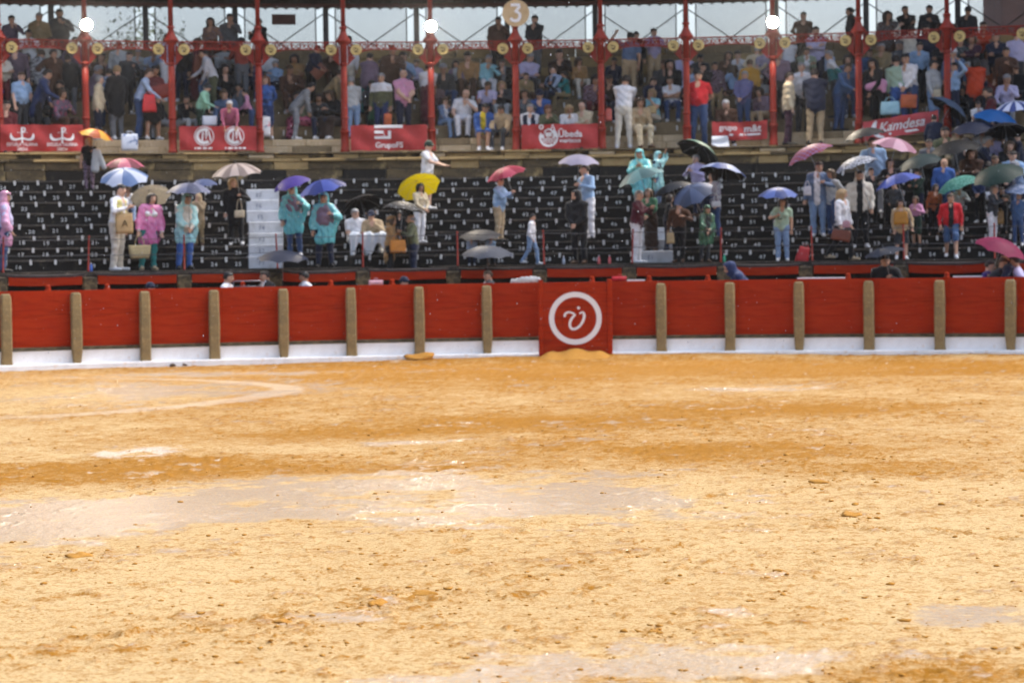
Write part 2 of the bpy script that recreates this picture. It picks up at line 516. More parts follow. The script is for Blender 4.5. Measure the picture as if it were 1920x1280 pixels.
def sand_material():
    m = bpy.data.materials.new('wet_arena_sand'); m.use_nodes = True
    nt = m.node_tree; N = nt.nodes; L = nt.links
    b = N['Principled BSDF']
    at_ = N.new('ShaderNodeAttribute'); at_.attribute_name = 'sandmap'
    sp = N.new('ShaderNodeSeparateColor'); L.new(at_.outputs['Color'], sp.inputs['Color'])
    tc = N.new('ShaderNodeTexCoord')
    def noise(scale, det=4, rough=.6, stretch=None):
        n = N.new('ShaderNodeTexNoise'); n.inputs['Scale'].default_value = scale; n.inputs['Detail'].default_value = det; n.inputs['Roughness'].default_value = rough
        if stretch:
            mp = N.new('ShaderNodeMapping'); mp.inputs['Scale'].default_value = stretch
            L.new(tc.outputs['Object'], mp.inputs['Vector']); L.new(mp.outputs['Vector'], n.inputs['Vector'])
        else: L.new(tc.outputs['Object'], n.inputs['Vector'])
        return n.outputs['Fac']
    def rmp(v, lo, hi, a=0., c=1.):
        r = N.new('ShaderNodeMapRange'); r.inputs['From Min'].default_value = lo; r.inputs['From Max'].default_value = hi
        r.inputs['To Min'].default_value = a; r.inputs['To Max'].default_value = c
        L.new(v, r.inputs['Value']); return r.outputs['Result']
    def mix(f, a, c):
        x = N.new('ShaderNodeMix'); x.data_type = 'RGBA'; L.new(f, x.inputs[0])
        for s, v in ((6, a), (7, c)):
            if isinstance(v, tuple): x.inputs[s].default_value = v
            else: L.new(v, x.inputs[s])
        return x.outputs[2]
    def math_(op, a, c):
        x = N.new('ShaderNodeMath'); x.operation = op; x.use_clamp = True
        for s, v in ((0, a), (1, c)):
            if isinstance(v, (int, float)): x.inputs[s].default_value = v
            else: L.new(v, x.inputs[s])
        return x.outputs[0]
    grain = noise(34, 6, .72); fine = noise(140, 3, .7); med = noise(6.5, 6, .68)
    d = math_('ADD', sp.outputs['Green'], rmp(grain, .49, .60, 0, .62))
    d = math_('ADD', d, rmp(med, .50, .62, 0, .40))
    c = mix(d, SAND_PALE, SAND_DEEP)
    c = mix(rmp(fine, .55, .63), c, SAND_SPECK)
    wetr = math_('MULTIPLY', sp.outputs['Red'], rmp(grain, .66, .44))
    c = mix(wetr, c, SAND_WET)
    c = mix(math_('MULTIPLY', sp.outputs['Blue'], rmp(grain, .3, .5)), c, SAND_CHALK)
    L.new(c, b.inputs['Base Color'])
    b.inputs['Roughness'].default_value = .9
    b.inputs['Specular IOR Level'].default_value = .06
    b.inputs['Coat Roughness'].default_value = .15
    b.inputs['Coat IOR'].default_value = 1.6
    L.new(rmp(wetr, 0, 1, .0, .85), b.inputs['Coat Weight'])
    bp = N.new('ShaderNodeBump'); bp.inputs['Distance'].default_value = 0.02
    L.new(rmp(wetr, 0, 1, .6, .35), bp.inputs['Strength'])
    hh = N.new('ShaderNodeMath'); hh.operation = 'MULTIPLY_ADD'; L.new(fine, hh.inputs[0]); hh.inputs[1].default_value = .35; L.new(grain, hh.inputs[2])
    L.new(hh.outputs[0], bp.inputs['Height']); L.new(bp.outputs['Normal'], b.inputs['Normal'])
    rip = noise(22, 3, .6)
    b2 = N.new('ShaderNodeBump'); b2.inputs['Distance'].default_value = .02; b2.inputs['Strength'].default_value = .8
    L.new(rip, b2.inputs['Height']); L.new(b2.outputs['Normal'], b.inputs['Coat Normal'])
    return m
SAND_PALE = (.66, .485, .25, 1); SAND_DEEP = (.35, .15, .016, 1); SAND_SPECK = (.34, .17, .035, 1); SAND_WET = (.47, .345, .22, 1); SAND_CHALK = (.64, .53, .40, 1)
M_sand = sand_material()
me = np_mesh('arena_sand', np.stack([X, Y, Z], -1), quads, [M_sand])
ca = me.color_attributes.new('sandmap', 'FLOAT_COLOR', 'POINT')
ca.data.foreach_set('color', np.stack([wet, dark, chalk, np.ones_like(wet)], -1).astype(np.float32).ravel())
tag(link('arena_sand', me), kind='structure')

M_earth = mat('dull_earth', '#8a7048', 0.95, 0.2, noise=[(.2, '#6d5a3c', .4, .6)])
g = MB().add([(-260, -160, -.35), (260, -160, -.35), (260, 360, -.35), (-260, 360, -.35)], [(0, 1, 2, 3)])
tag(g.build('ground', M_earth), kind='structure')

# --- loose crumbs of sand (nobody could count them) and the few large clods
def lump_proto(seed, sub=2):
    import bmesh
    bm = bmesh.new(); bmesh.ops.create_icosphere(bm, subdivisions=sub, radius=1.0)
    g = np.random.default_rng(seed); ph = g.random((6, 3)) * 6.28; fr = g.normal(0, 2.1, (6, 3))
    for v in bm.verts:
        k = 1 + sum(0.11 * math.sin(fr[i] @ np.array(v.co) * 1.3 + ph[i, 0]) for i in range(6))
        if sub > 2: k += sum(.085 * abs(math.sin(fr[(i + 1) % 6] @ np.array(v.co) * 4.3 + ph[i, 1])) for i in range(4)) - .2
        v.co = v.co * k
        v.co.z = v.co.z * .62 if v.co.z > 0 else v.co.z * .25
    V = np.array([v.co[:] for v in bm.verts]); F = np.array([[v.index for v in f.verts] for f in bm.faces]); bm.free()
    return V, F
protos = [lump_proto(s, 1) for s in range(5)]
VV, FF, off = [], [], 0
CL_PX = [(795, 1112, 56), (706, 1130, 42), (150, 1040, 56), (530, 1165, 40), (1535, 907, 40), (1595, 967, 46), (1222, 1182, 28)]
ncl = 3600
dd = 1 / (rng.random(ncl) * (1 / 11.5 - 1 / 40) + 1 / 40)
xx = (rng.random(ncl) - .5) * 0.47 * dd
for x_, y_, w__ in CL_PX:
    gx_, gy_ = ground_px(x_, y_); sp_ = w__ * gy_ / FPX
    xx = np.append(xx, gx_ + rng.normal(0, sp_ * .9, 26)); dd = np.append(dd, gy_ + rng.normal(0, sp_ * 1.3, 26))
dd = np.maximum(dd, 10.6)
w_, d_, c_, n_ = sand_fields(xx, dd)
zz = sand_height(xx, dd, w_, d_, n_)
keep = rng.random(len(xx)) < (0.30 + 0.7 * d_) * (1 - .6 * w_)
keep[ncl:] = True
for i in np.nonzero(keep)[0]:
    V, F = protos[i % 5]
    s = 0.006 + 0.017 * rng.random() ** 2.5 + (0.022 * rng.random() if rng.random() < .06 else 0)
    a = rng.random() * 6.28
    ca_, sa = math.cos(a), math.sin(a)
    Q = V * s * np.array([1.2, 1.0, .9])
    Q = np.stack([Q[:, 0] * ca_ - Q[:, 1] * sa + xx[i], Q[:, 0] * sa + Q[:, 1] * ca_ + dd[i], Q[:, 2] + zz[i] + s * .1], -1)
    VV.append(Q); FF.append(F + off); off += len(V)
M_clod = mat('damp_sand_clod', (.47, .23, .045), 0.9, 0.1, noise=[(30, (.38, .17, .03), .45, .7), (70, (.62, .38, .13), .55, .75)], bump=(60, .4, .008))
tag(link('sand_crumbs', np_mesh('sand_crumbs', np.concatenate(VV), np.concatenate(FF), [M_clod])), 'loose crumbs of damp orange sand strewn over the arena', 'sand', kind='stuff')
CLODS = [(795, 1112, 56, 'widest cracked clod of damp sand in the lower middle'), (706, 1130, 42, 'broken clod of sand just below left of the widest clod'),
         (665, 1092, 18, 'small round clod of sand left above the broken clod'), (150, 1040, 56, 'clod of damp sand at far left below the shiny puddle'),
         (530, 1165, 40, 'flat clod of sand left of the broken clod, nearer the camera'), (1535, 907, 40, 'dark clod of sand at upper right of the sand'),
         (1595, 967, 46, 'pale clod of sand right, below the dark clod'), (1325, 792, 16, 'small dark lump alone on bare sand below the barrier posts'),
         (1222, 1182, 28, 'small clod of sand beside the lower puddle'), (138, 1176, 20, 'small clod at lower left corner region of the sand')]
for i, (x, y, w, lab) in enumerate(CLODS):
    gx, gy = ground_px(x, y)
    s = w / 2 * gy / FPX
    V, F = lump_proto(40 + i, 3)
    gw, gd, gc, gn = sand_fields(np.array([gx]), np.array([gy])); gz = float(sand_height(np.array([gx]), np.array([gy]), gw, gd, gn)[0])
    tag(link('sand_clod', np_mesh('sand_clod', V * s * np.array([1, .8, .5]), F, [M_clod]), None, Matrix.Translation((gx, gy, gz - s * .06)) @ Matrix.Rotation(i * 1.3, 4, 'Z')), lab, 'sand clod')

# ================================================================ BARRIER (red boards, stone posts, white plinth)
bar = empty('ring_barrier', frame(RING, 0))
tag(bar, 'red board barrier with stone posts on a white plinth round the sand', 'barrier')
barI = bar.matrix_basis.inverted()
def arc_slab(mb, r0, r1, a0, a1, z0, z1, n, m=0):
    """solid curved slab between radii and angles"""
    v, f = [], []
    for i in range(n + 1):
        a = a0 + (a1 - a0) * i / n
        v += [P(r0, a, z0), P(r0, a, z1), P(r1, a, z1), P(r1, a, z0)]
    for i in range(n):
        for k in range(4):
            a, b = 4 * i + k, 4 * i + (k + 1) % 4
            f.append((a, a + 4, b + 4, b))
    f += [(0, 1, 2, 3), (4 * n + 3, 4 * n + 2, 4 * n + 1, 4 * n)]
    mb.add(v, f, m)
post_px = [-252, -121, 10, 142, 271, 401, 531, 658, 786, 913, 1240, 1369, 1499, 1630, 1763, 1896, 2030, 2163]
post_a = [ang(x, RING, .9) for x in post_px]
gA0, gA1 = ang(1012, RING, .9), ang(1146, RING, .9)
bays = []
for i in range(len(post_a) - 1):
    if post_px[i] == 913: bays += [(post_a[i], gA0), (gA1, post_a[i + 1])]
    else: bays.append((post_a[i], post_a[i + 1]))
PT, PB = 1.735, 0.50
for (a0, a1) in bays:
    am = (a0 + a1) / 2; fm = frame(RING, am); L_ = 2 * RING * math.sin((a1 - a0) / 2)
    mb = MB().box((-L_ / 2, .07, PB + .01), (L_ / 2, .10, PT - .02))
    pan = mb.build('panel', M_red, bar, False, barI @ fm)
    nb = 6; hgt = (PT - PB) / nb
    for k in range(nb):
        ins = random.uniform(0, .0015)
        MB().box((-L_ / 2 + .002, .03 + ins, PB + k * hgt + .0006), (L_ / 2 - .002, .0685, PB + (k + 1) * hgt - .0006), .002).build('board', M_red, pan)
    # ledge stone and white plinth under it
    MB().box((-L_ / 2, -.035, .425), (L_ / 2, .16, .498), .012).build('ledge_stone', M_ledge, bar, False, barI @ fm)
    v = []
    N = 8
    for i in range(N + 1):
        x = -L_ / 2 + L_ * i / N
        w = random.uniform(-.006, .006)
        v += [(x, -.02 + w, .13), (x, -.01 + w, .424 + random.uniform(-.004, 0)), (x, .15, .424), (x, .15, -.1)]
    f = [(4 * i + k, 4 * i + 4 + k, 4 * i + 4 + (k + 1) % 4, 4 * i + (k + 1) % 4) for i in range(N) for k in range(3)]
    MB().add(v, f).build('plinth', M_white, bar, False, barI @ fm)
    v = []
    for i in range(N + 1):
        x = -L_ / 2 + L_ * i / N
        v += [(x, -.27 + random.uniform(-.012, .012), -.2), (x, -.25 + random.uniform(-.012, .012), .115), (x, -.22, .14 + random.uniform(-.006, .006)), (x, 0, .142), (x, 0.02, -.2)]
    f = [(5 * i + k, 5 * i + 5 + k, 5 * i + 6 + k, 5 * i + 1 + k) for i in range(N) for k in range(4)]
    MB().add(v, f).build('kerb_step', M_white, bar, False, barI @ fm)
# stone posts: tapered foot, rounded head, uneven faces
def post_mesh(seed):
    g = random.Random(seed)
    rows = [(.125, .085, .13), (.115, .09, .22), (.112, .1, .45), (.116, .105, .9), (.112, .105, 1.3), (.108, .1, 1.58), (.098, .09, 1.655), (.07, .06, 1.685)]
    if seed % 3 == 0: rows[0] = (.085, .07, .13); rows[1] = (.095, .08, .25)
    v, f = [], []
    for (hx, hy, z) in rows:
        c = .03
        j = lambda: g.uniform(-.006, .006)
        for (x, y) in ((-hx + c, -hy), (hx - c, -hy), (hx, -hy + c), (hx, hy - c), (hx - c, hy), (-hx + c, hy), (-hx, hy - c), (-hx, -hy + c)):
            v.append((x + j(), y + j(), z))
    n = 8
    for i in range(len(rows) - 1):
        for k in range(n):
            a, b = i * n + k, i * n + (k + 1) % n
            f.append((a, b, b + n, a + n))
    f.append(tuple(range(n))[::-1]); f.append(tuple((len(rows) - 1) * n + k for k in range(n)))
    return v, f
for i, a in enumerate(post_a):
    o = MB().add(*post_mesh(i)).build('post', M_postst, bar, False, barI @ frame(RING - .075, a))

# --- gate shield with painted emblem
gate = empty('gate_shield', frame(RING - .34, (gA0 + gA1) / 2))
tag(gate, 'red plank gate shield with a white ring emblem and looped letter', 'gate')
W = 1.66
for s in (-1, 1):
    MB().box((s * (W / 2 - .05) - .055, -.05, -.1), (s * (W / 2 - .05) + .055, .06, 1.80), .012).build('gate_post', M_red, gate)
nb = 9
for k in range(nb):
    z0 = .06 + k * (1.70 - .06) / nb
    MB().box((-W / 2 + .105, -.012 + random.uniform(-.002, .002), z0 + .002), (W / 2 - .105, .035, z0 + (1.70 - .06) / nb - .002), .004).build('plank', M_red, gate)
MB().box((-W / 2 + .105, -.018, 1.702), (W / 2 - .105, .042, 1.735), .006).build('top_rail', M_red, gate)
em = MB()
EC = .92
em.add(*sh(ring2d(0, EC, .478, .598, 64), dy=-.0205))
em.build('emblem_ring', M_print, gate)
px = lambda x, y: ((x - 638) / 640 * .98, EC + (652 - y) / 640 * .98)
st = [px(*q) for q in ((485, 630), (482, 605), (492, 582), (515, 566), (545, 560), (580, 566), (612, 583), (635, 600), (610, 622), (585, 655), (565, 690), (555, 730), (556, 765), (572, 795), (600, 812), (640, 808), (680, 785), (715, 750), (745, 705), (765, 655), (772, 610), (762, 575), (740, 562), (715, 572), (700, 588))]
wd = [.055, .06, .05, .045, .042, .04, .042, .05, .055, .058, .058, .058, .06, .06, .06, .055, .055, .055, .06, .062, .06, .05, .045, .04, .03]
em = MB().add(*sh(ribbon(st, wd), dy=-.021))
dx, dz = px(687, 500)
em.add(*[([(dx - .042, -.021, dz), (dx, -.021, dz - .042), (dx + .042, -.021, dz), (dx, -.021, dz + .042)], [(0, 1, 2, 3)])][0])
em.build('emblem_letter', M_print, gate)
# damp sand heaped at its foot
V = []; F = []
nx, ny = 46, 16
for j in range(ny + 1):
    for i in range(nx + 1):
        u, w = i / nx, j / ny
        x = (u - .5) * 2.7
        prof = .20 * math.exp(-((x + .02) / .35) ** 2) + .13 * math.exp(-((x - .55) / .22) ** 2) + .12 * math.exp(-((x + .58) / .2) ** 2) + .06
        env = max(0, 1 - (abs(x) / 1.35) ** 4) * (math.sin(min(1, w * 1.25) * math.pi / 2) ** 1.3)
        nz_ = float(fbm(np.array([x + 9]), np.array([w * 2.]), 6, 3, 2)[0]) - .5
        V.append((x, -.95 + w * .95, -.02 + (prof + nz_ * .07) * env))
for j in range(ny):
    for i in range(nx):
        a = j * (nx + 1) + i
        F.append((a, a + 1, a + nx + 2, a + nx + 1))
tag(MB().add(V, F).build('sand_heap', M_clod, None, True, frame(RING - .39, (gA0 + gA1) / 2)), 'heap of damp sand banked against the foot of the gate shield', 'sand heap')
for (x, y, w) in ((785, 667, 34),):
    a, z = at(x, y, RING - .3)
    V_, F_ = lump_proto(77, 3)
    tag(link('sand_heap', np_mesh('sand_heap', V_ * np.array([.34, .24, .26]), F_, [M_clod]), None, frame(RING - .42, a, .02)), 'small heap of sand at the foot of a barrier post left of the gate', 'sand heap')

# ================================================================ ALLEY AND LOWER TERRACE
A0, A1 = ang(-330, 31, 2), ang(2250, 31, 2)
al = MB(); arc_slab(al, RING + .12, RING + 1.80, A0, A1, -.12, .30, 60)
tag(al.build('alley_floor', M_earth), kind='structure')
# wall in front of the first row: stone piers, red boards between them
cw = empty('alley_wall', frame(RING + 1.8, 0)); cwI = cw.matrix_basis.inverted()
tag(cw, 'dark stone wall with red boards between piers behind the barrier', 'wall')
mb = MB(); arc_slab(mb, RING + 1.85, RING + 2.0, A0, A1, -.1, 1.86, 60)
b = mb.build('wall_core', M_dark, cw, False, cwI)
pier_px = [-350, -175, 0, 168, 345, 515, 680, 850, 1012, 1180, 1358, 1512, 1690, 1865, 2040, 2215]
pa = [ang(x, RING + 1.75, 1.95) for x in pier_px]
for i, a in enumerate(pa):
    MB().box((-.16, -.12, -.1), (.16, .14, 2.02 + random.uniform(-.02, .02)), .03).build('pier', M_wall, cw, False, cwI @ frame(RING + 1.78, a))
for i in range(len(pa) - 1):
    a0, a1 = pa[i], pa[i + 1]; am = (a0 + a1) / 2
    L_ = 2 * (RING + 1.7) * math.sin((a1 - a0) / 2) - .36
    v = []
    N = 10; sag = random.uniform(.005, .035)
    for k in range(N + 1):
        x = -L_ / 2 + L_ * k / N; s = -sag * (1 - (2 * k / N - 1) ** 2)
        v += [(x, 0, 1.84 + s), (x, 0, 2.055 + s), (x, .05, 2.055 + s), (x, .05, 1.84 + s)]
    f = [(4 * k + j, 4 * k + 4 + j, 4 * k + 4 + (j + 1) % 4, 4 * k + (j + 1) % 4) for k in range(N) for j in range(4)] + [(3, 2, 1, 0), (4 * N, 4 * N + 1, 4 * N + 2, 4 * N + 3)]
    MB().add(v, f).build('board', M_red, cw, False, cwI @ frame(RING + 1.66, am))
    # sagging dark cloth over the board's top edge
    v = []
    for k in range(N + 1):
        x = -L_ / 2 - .06 + (L_ + .12) * k / N; s = -sag * 1.3 * (1 - (2 * k / N - 1) ** 2) + random.uniform(-.006, .006)
        v += [(x, -.008, 2.035 + s), (x, -.006, 2.085 + s), (x, .30, 2.095 + s * .3)]
    f = [(3 * k + j, 3 * k + 3 + j, 3 * k + 4 + j, 3 * k + 1 + j) for k in range(N) for j in range(2)]
    MB().add(v, f).build('cover_cloth', mat('dark_cloth_cover', '#332b2a', .8, .3, noise=[(9, '#4a3d39', .45, .7)]), cw, False, cwI @ frame(RING + 1.66, am))
# red knob posts of the inner shelters
for x, wd_ in ((90, 'at far left'), (201, 'below the kraft paper bag'), (455, 'left of the midnight blue umbrella'), (620, 'left of the pink cushion'), (735, 'right of the pink cushion'), (1110, 'above the gate shield'), (1217, 'below the wine sweater'), (1327, 'below the green poncho'), (1590, 'below the chestnut bag'), (1775, 'left of the magenta umbrella')):
    a = ang(x, RING + 1.15, 1.8)
    o = MB().lathe([(.06, .28), (.06, 1.70), (.075, 1.705), (.075, 1.74), (.055, 1.76), (.06, 1.80), (.045, 1.835), (.02, 1.85)], 12).build('alley_post', M_red, None, True, frame(RING + 1.15, a))
    tag(o, 'round red knob topped post in the alley, ' + wd_, 'post', 'knob topped posts in the alley')
for (x0, x1, wd_) in ((-120, 90, 'at the left frame edge'), (100, 205, 'between the two leftmost knob posts'), (1100, 1225, 'above the gate shield'), (1580, 1780, 'below the periwinkle umbrella')):
    a0, a1 = ang(x0, RING + 1.15, 1.8), ang(x1, RING + 1.15, 1.8)
    mb = MB(); arc_slab(mb, RING + 1.12, RING + 1.16, a0 + .003, a1 - .003, 1.2, 1.66, 6)
    o = mb.build('shelter_board', M_red)
    tag(o, 'low red shelter board in the alley, ' + wd_, 'board', 'shelter boards in the alley')

FL = 2.13
lt = empty('lower_terrace', frame(RING + 2, 0)); ltI = lt.matrix_basis.inverted()
tag(lt, 'black mould stained stone terrace with painted seat numbers', 'terrace')
sA0, sA1 = ang(700, RING + 2.3, FL), ang(806, RING + 2.3, FL)      # sunk landing of a stair between railing posts
mb = MB(); arc_slab(mb, RING + 1.84, RING + 2.9, A0, sA0, FL - .25, FL, 45)
mb.build('front_floor', M_tread, lt, False, ltI)
mb = MB(); arc_slab(mb, RING + 1.84, RING + 2.9, sA1, A1, FL - .25, FL, 45)
mb.build('front_floor', M_tread, lt, False, ltI)
mb = MB(); arc_slab(mb, RING + 2.02, RING + 3.0, sA0, sA1, FL - .60, FL - .40, 8)
mb.build('sunk_landing', M_tread, lt, False, ltI)
mb = MB(); arc_slab(mb, RING + 2.88, RING + 2.93, sA0, sA1, FL - .5, FL - .01, 8)
mb.build('landing_riser', M_dark, lt, False, ltI)
RISE, TREAD, NR = .281, .60, 8
AIS = [(462, 531), (1190, 1262)]
digits = {str(d): text2d(str(d), .125, .022) for d in range(10)}
def row_r(k): return RING + 2.9 + TREAD * (k - 1)
for k in range(1, NR + 1):
    r0, z0, z1 = row_r(k), FL + RISE * (k - 1), FL + RISE * k
    v, f = [], []
    N = 150
    for i in range(N + 1):
        a = A0 + (A1 - A0) * i / N
        j = random.uniform(-.008, .008)
        v += [P(r0 + .02, a, z0 - .02), P(r0 + .012 + j, a, z1 - .05), P(r0 - .02 + j, a, z1 - .045), P(r0 - .012 + j, a, z1 + random.uniform(-.006, .002)), P(r0 + TREAD + .03, a, z1)]
    for i in range(N):
        for q in range(4):
            f.append((5 * i + q, 5 * i + 5 + q, 5 * i + 6 + q, 5 * i + 1 + q))
    mb = MB().add(v, f); mb.m = [1 if (q % 4) >= 2 else 0 for q in range(len(f))]
    row = mb.build('seat_row', [M_dark, M_tread], lt, False, ltI)
    # painted seat numbers and dashes
    nm, dm = MB(), MB()
    pitch = .57 / r0
    shift = random.uniform(0, pitch)
    n = int((A1 - A0) / pitch)
    for j in range(n):
        a = A0 + shift + j * pitch
        xp = proj(P(r0, a, z1))[0]
        if any(l - 6 < xp < h + 6 for l, h in AIS): continue
        num = 8 + (j + k) % 62
        fr = frame(r0 - .0115, a, z1 - .05)
        if random.random() > .05:
            h_ = random.uniform(.085, .12)
            dm.box((-.026, -.012, -.065), (.026, .0, .058 - random.uniform(0, .02)), 0, 0, fr @ Matrix.Rotation(random.uniform(-.12, .12), 4, 'Y'))
        fr2 = frame(r0 + .0155 - .006, a + pitch / 2, z0 + .075 + random.uniform(-.012, .012)) @ Matrix.Rotation(random.uniform(-.08, .08), 4, 'Y')
        if random.random() > .06:
            for q, ch in enumerate(str(num)):
                nm.add(*sh(digits[ch], dx=(q - (len(str(num)) - 1) / 2) * .085), mat=fr2)
    tag(nm.build('seat_numbers', M_paint, row), kind='stuff')
    tag(dm.build('seat_marks', M_paint, row), kind='stuff')
# white painted aisle steps
for (l, h), pre in zip(AIS, 'FE'):
    for k in range(0, 7 if pre == 'F' else 3):
        r0 = row_r(k + 1) - .05; z0, z1 = FL + RISE * k, FL + RISE * (k + 1) + .012
        a0, a1 = ang(l + (0 if k > 3 else 4), r0, z1), ang(h + (0 if k < 5 else -8), r0, z1)
        am = (a0 + a1) / 2; L_ = (a1 - a0) * r0
        o = MB().box((-L_ / 2, 0, z0), (L_ / 2, .66, z1), .015).build('aisle_step', M_aisle, lt, False, ltI @ frame(r0, am))
        MB().add(*sh(text2d('%s%d' % (pre, k + 1), .15, .012), dx=-L_ * .12, dy=-.003, dz=z0 + .09)).build('step_label', mat('aisle_label_paint', '#6a6f80', .7), o)

# front railing: thin red posts, two cables
rl = empty('front_railing', frame(RING + 1.98, 0)); rlI = rl.matrix_basis.inverted()
tag(rl, 'thin red railing posts with two steel cables before the first row', 'railing')
rpx = [-170, 0 + 5, 165, 345, 520, 680, 858, 1020, 1185, 1351, 1523, 1695, 1865, 2040]
ra = [ang(x, RING + 1.98, 2.5) for x in rpx]
for a in ra:
    MB().lathe([(.03, 0), (.03, .03), (.02, .035), (.02, .80), (.014, .82)], 8).build('railing_post', M_iron, rl, True, rlI @ frame(RING + 1.98, a, FL) @ Matrix.Rotation(random.uniform(-.04, .04), 4, 'Y'))
for z in (.74, .38):
    pts = []
    for i in range(len(ra) - 1):
        for q in range(4):
            t = q / 4
            pts.append(P(RING + 1.955, ra[i] * (1 - t) + ra[i + 1] * t, FL + z - .02 * math.sin(t * math.pi)))
    MB().tube([rlI @ p for p in pts], .008, 5).build('cable', M_cable, rl)

# ================================================================ PARAPET BETWEEN TERRACE AND GALLERY
UF = 5.05
RW = row_r(NR) + TREAD           # foot of the parapet
pw = empty('parapet_wall', frame(RW, 0)); pwI = pw.matrix_basis.inverted()
tag(pw, 'weathered sandstone parapet wall with black stains above the terrace', 'wall')
ZT = FL + RISE * NR
mb = MB(); arc_slab(mb, RW + .16, RW + .9, A0, A1, ZT - .3, UF - .03, 60)
mb.build('wall_core', M_dark, pw, False, pwI)
def stone(lx, ly, lz, seed, c=.02):
    g = random.Random(seed)
    v, f = chbox((-lx / 2, 0, 0), (lx / 2, ly, lz), c)
    return [(x + g.uniform(-.006, .006), y + g.uniform(-.008, .008), z + g.uniform(-.005, .005)) for x, y, z in v], f
def course(parent, inv, name, r, z0, z1, depth, lens, mats, jit=.012, gap=.004):
    a = A0; i = 0
    while a < A1:
        L_ = random.uniform(*lens); da = L_ / r
        o = MB().add(*stone(L_ - gap, depth, z1 - z0 - gap * .6, random.random(), .014)).build(name, random.choice(mats), parent, False, inv @ frame(r + random.uniform(-jit, jit), a + da / 2, z0))
        a += da; i += 1
course(pw, pwI, 'wall_stone', RW + .02, ZT - .02, ZT + .26, .2, (.9, 1.5), [M_dark, M_wall], .02)
course(pw, pwI, 'wall_stone', RW + .05, ZT + .262, ZT + .47, .2, (.7, 1.3), [M_wall, M_wall, M_sandst], .025)
course(pw, pwI, 'ledge_stone', RW - .02, ZT + .475, ZT + .555, .25, (.5, 1.3), [M_sandst, M_sandst, M_wall], .035)
col_px = [-164, -2, 160, 322, 485, 645, 808, 967, 1127, 1287, 1449, 1610, 1776, 1942, 2110]
RC = RW + .42                     # radius of the iron columns
col_a = [ang(x, RC, 6.9) for x in col_px]
for i, a in enumerate(col_a):
    MB().add(*stone(.66, .3, UF - ZT - .57, i, .02)).build('pier_stone', [M_pale, M_sandst][i % 2], pw, False, pwI @ frame(RW + .04, a, ZT + .56))
    if i < len(col_a) - 1:
        a1 = col_a[i + 1]; L_ = (a1 - a) * RW - .68
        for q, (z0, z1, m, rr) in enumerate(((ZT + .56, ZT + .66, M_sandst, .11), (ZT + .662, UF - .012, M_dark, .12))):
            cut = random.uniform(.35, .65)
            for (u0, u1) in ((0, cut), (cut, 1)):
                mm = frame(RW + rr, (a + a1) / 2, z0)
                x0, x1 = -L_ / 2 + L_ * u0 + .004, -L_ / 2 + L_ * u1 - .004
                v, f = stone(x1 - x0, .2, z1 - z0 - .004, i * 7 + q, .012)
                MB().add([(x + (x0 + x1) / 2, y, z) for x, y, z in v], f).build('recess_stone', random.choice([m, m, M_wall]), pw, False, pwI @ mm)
course(pw, pwI, 'coping_stone', RW - .01, UF - .01, UF + .045, .75, (.9, 1.4), [M_wall, M_sandst, M_wall], .004)

# ================================================================ UPPER GALLERY
ug = empty('upper_gallery', frame(RC, 0)); ugI = ug.matrix_basis.inverted()
tag(ug, 'covered stone gallery steps rising to a back wall under the roof', 'gallery')
UFZ = UF + .045
UR0, URISE, UT, UN = RW + .82, .366, .60, 6
def urow_r(k): return UR0 + UT * (k - 1)
mb = MB(); arc_slab(mb, RW + .74, UR0 + .1, A0, A1, UF - .2, UFZ - .004, 60)
mb.build('gallery_floor', M_upper, ug, False, ugI)
for c in range(2):
    course(ug, ugI, 'riser_stone', UR0, UFZ + c * .18, UFZ + c * .18 + .182, .3, (.75, 1.35), [M_pale, M_pale, M_pale, M_upper], .006, .007)
for k in range(1, UN + 1):
    r0, z0, z1 = urow_r(k), UFZ + URISE * (k - 1), UFZ + URISE * k
    v, f = [], []
    N = 90
    for i in range(N + 1):
        a = A0 + (A1 - A0) * i / N
        e = .05 if k == 1 else 0
        v += [P(r0 + e + .01, a, z0 - .02), P(r0 + e, a, z1), P(r0 + UT + .04, a, z1 + .001)]
    for i in range(N):
        for q in range(2): f.append((3 * i + q, 3 * i + 3 + q, 3 * i + 4 + q, 3 * i + 1 + q))
    row = MB().add(v, f).build('gallery_row', M_upper, ug, False, ugI)
    if k > 1:
        dm = MB(); a = A0
        while a < A1:
            dm.box((-.02, -.006, 0), (.02, .004, .13), 0, 0, frame(r0, a, z0 + .14)); a += .58 / r0
        tag(dm.build('seat_marks', M_paint, row), kind='stuff')
RB = urow_r(UN) + UT + .05
ZB = UFZ + URISE * UN
a = A0
for c in range(3):
    course(ug, ugI, 'back_wall_stone', RB, ZB - .01 + c * .285, ZB - .01 + (c + 1) * .285, .3, (.9, 1.6), [M_upper, M_sandst, M_upper], .004, .006)
ZW = ZB + .845
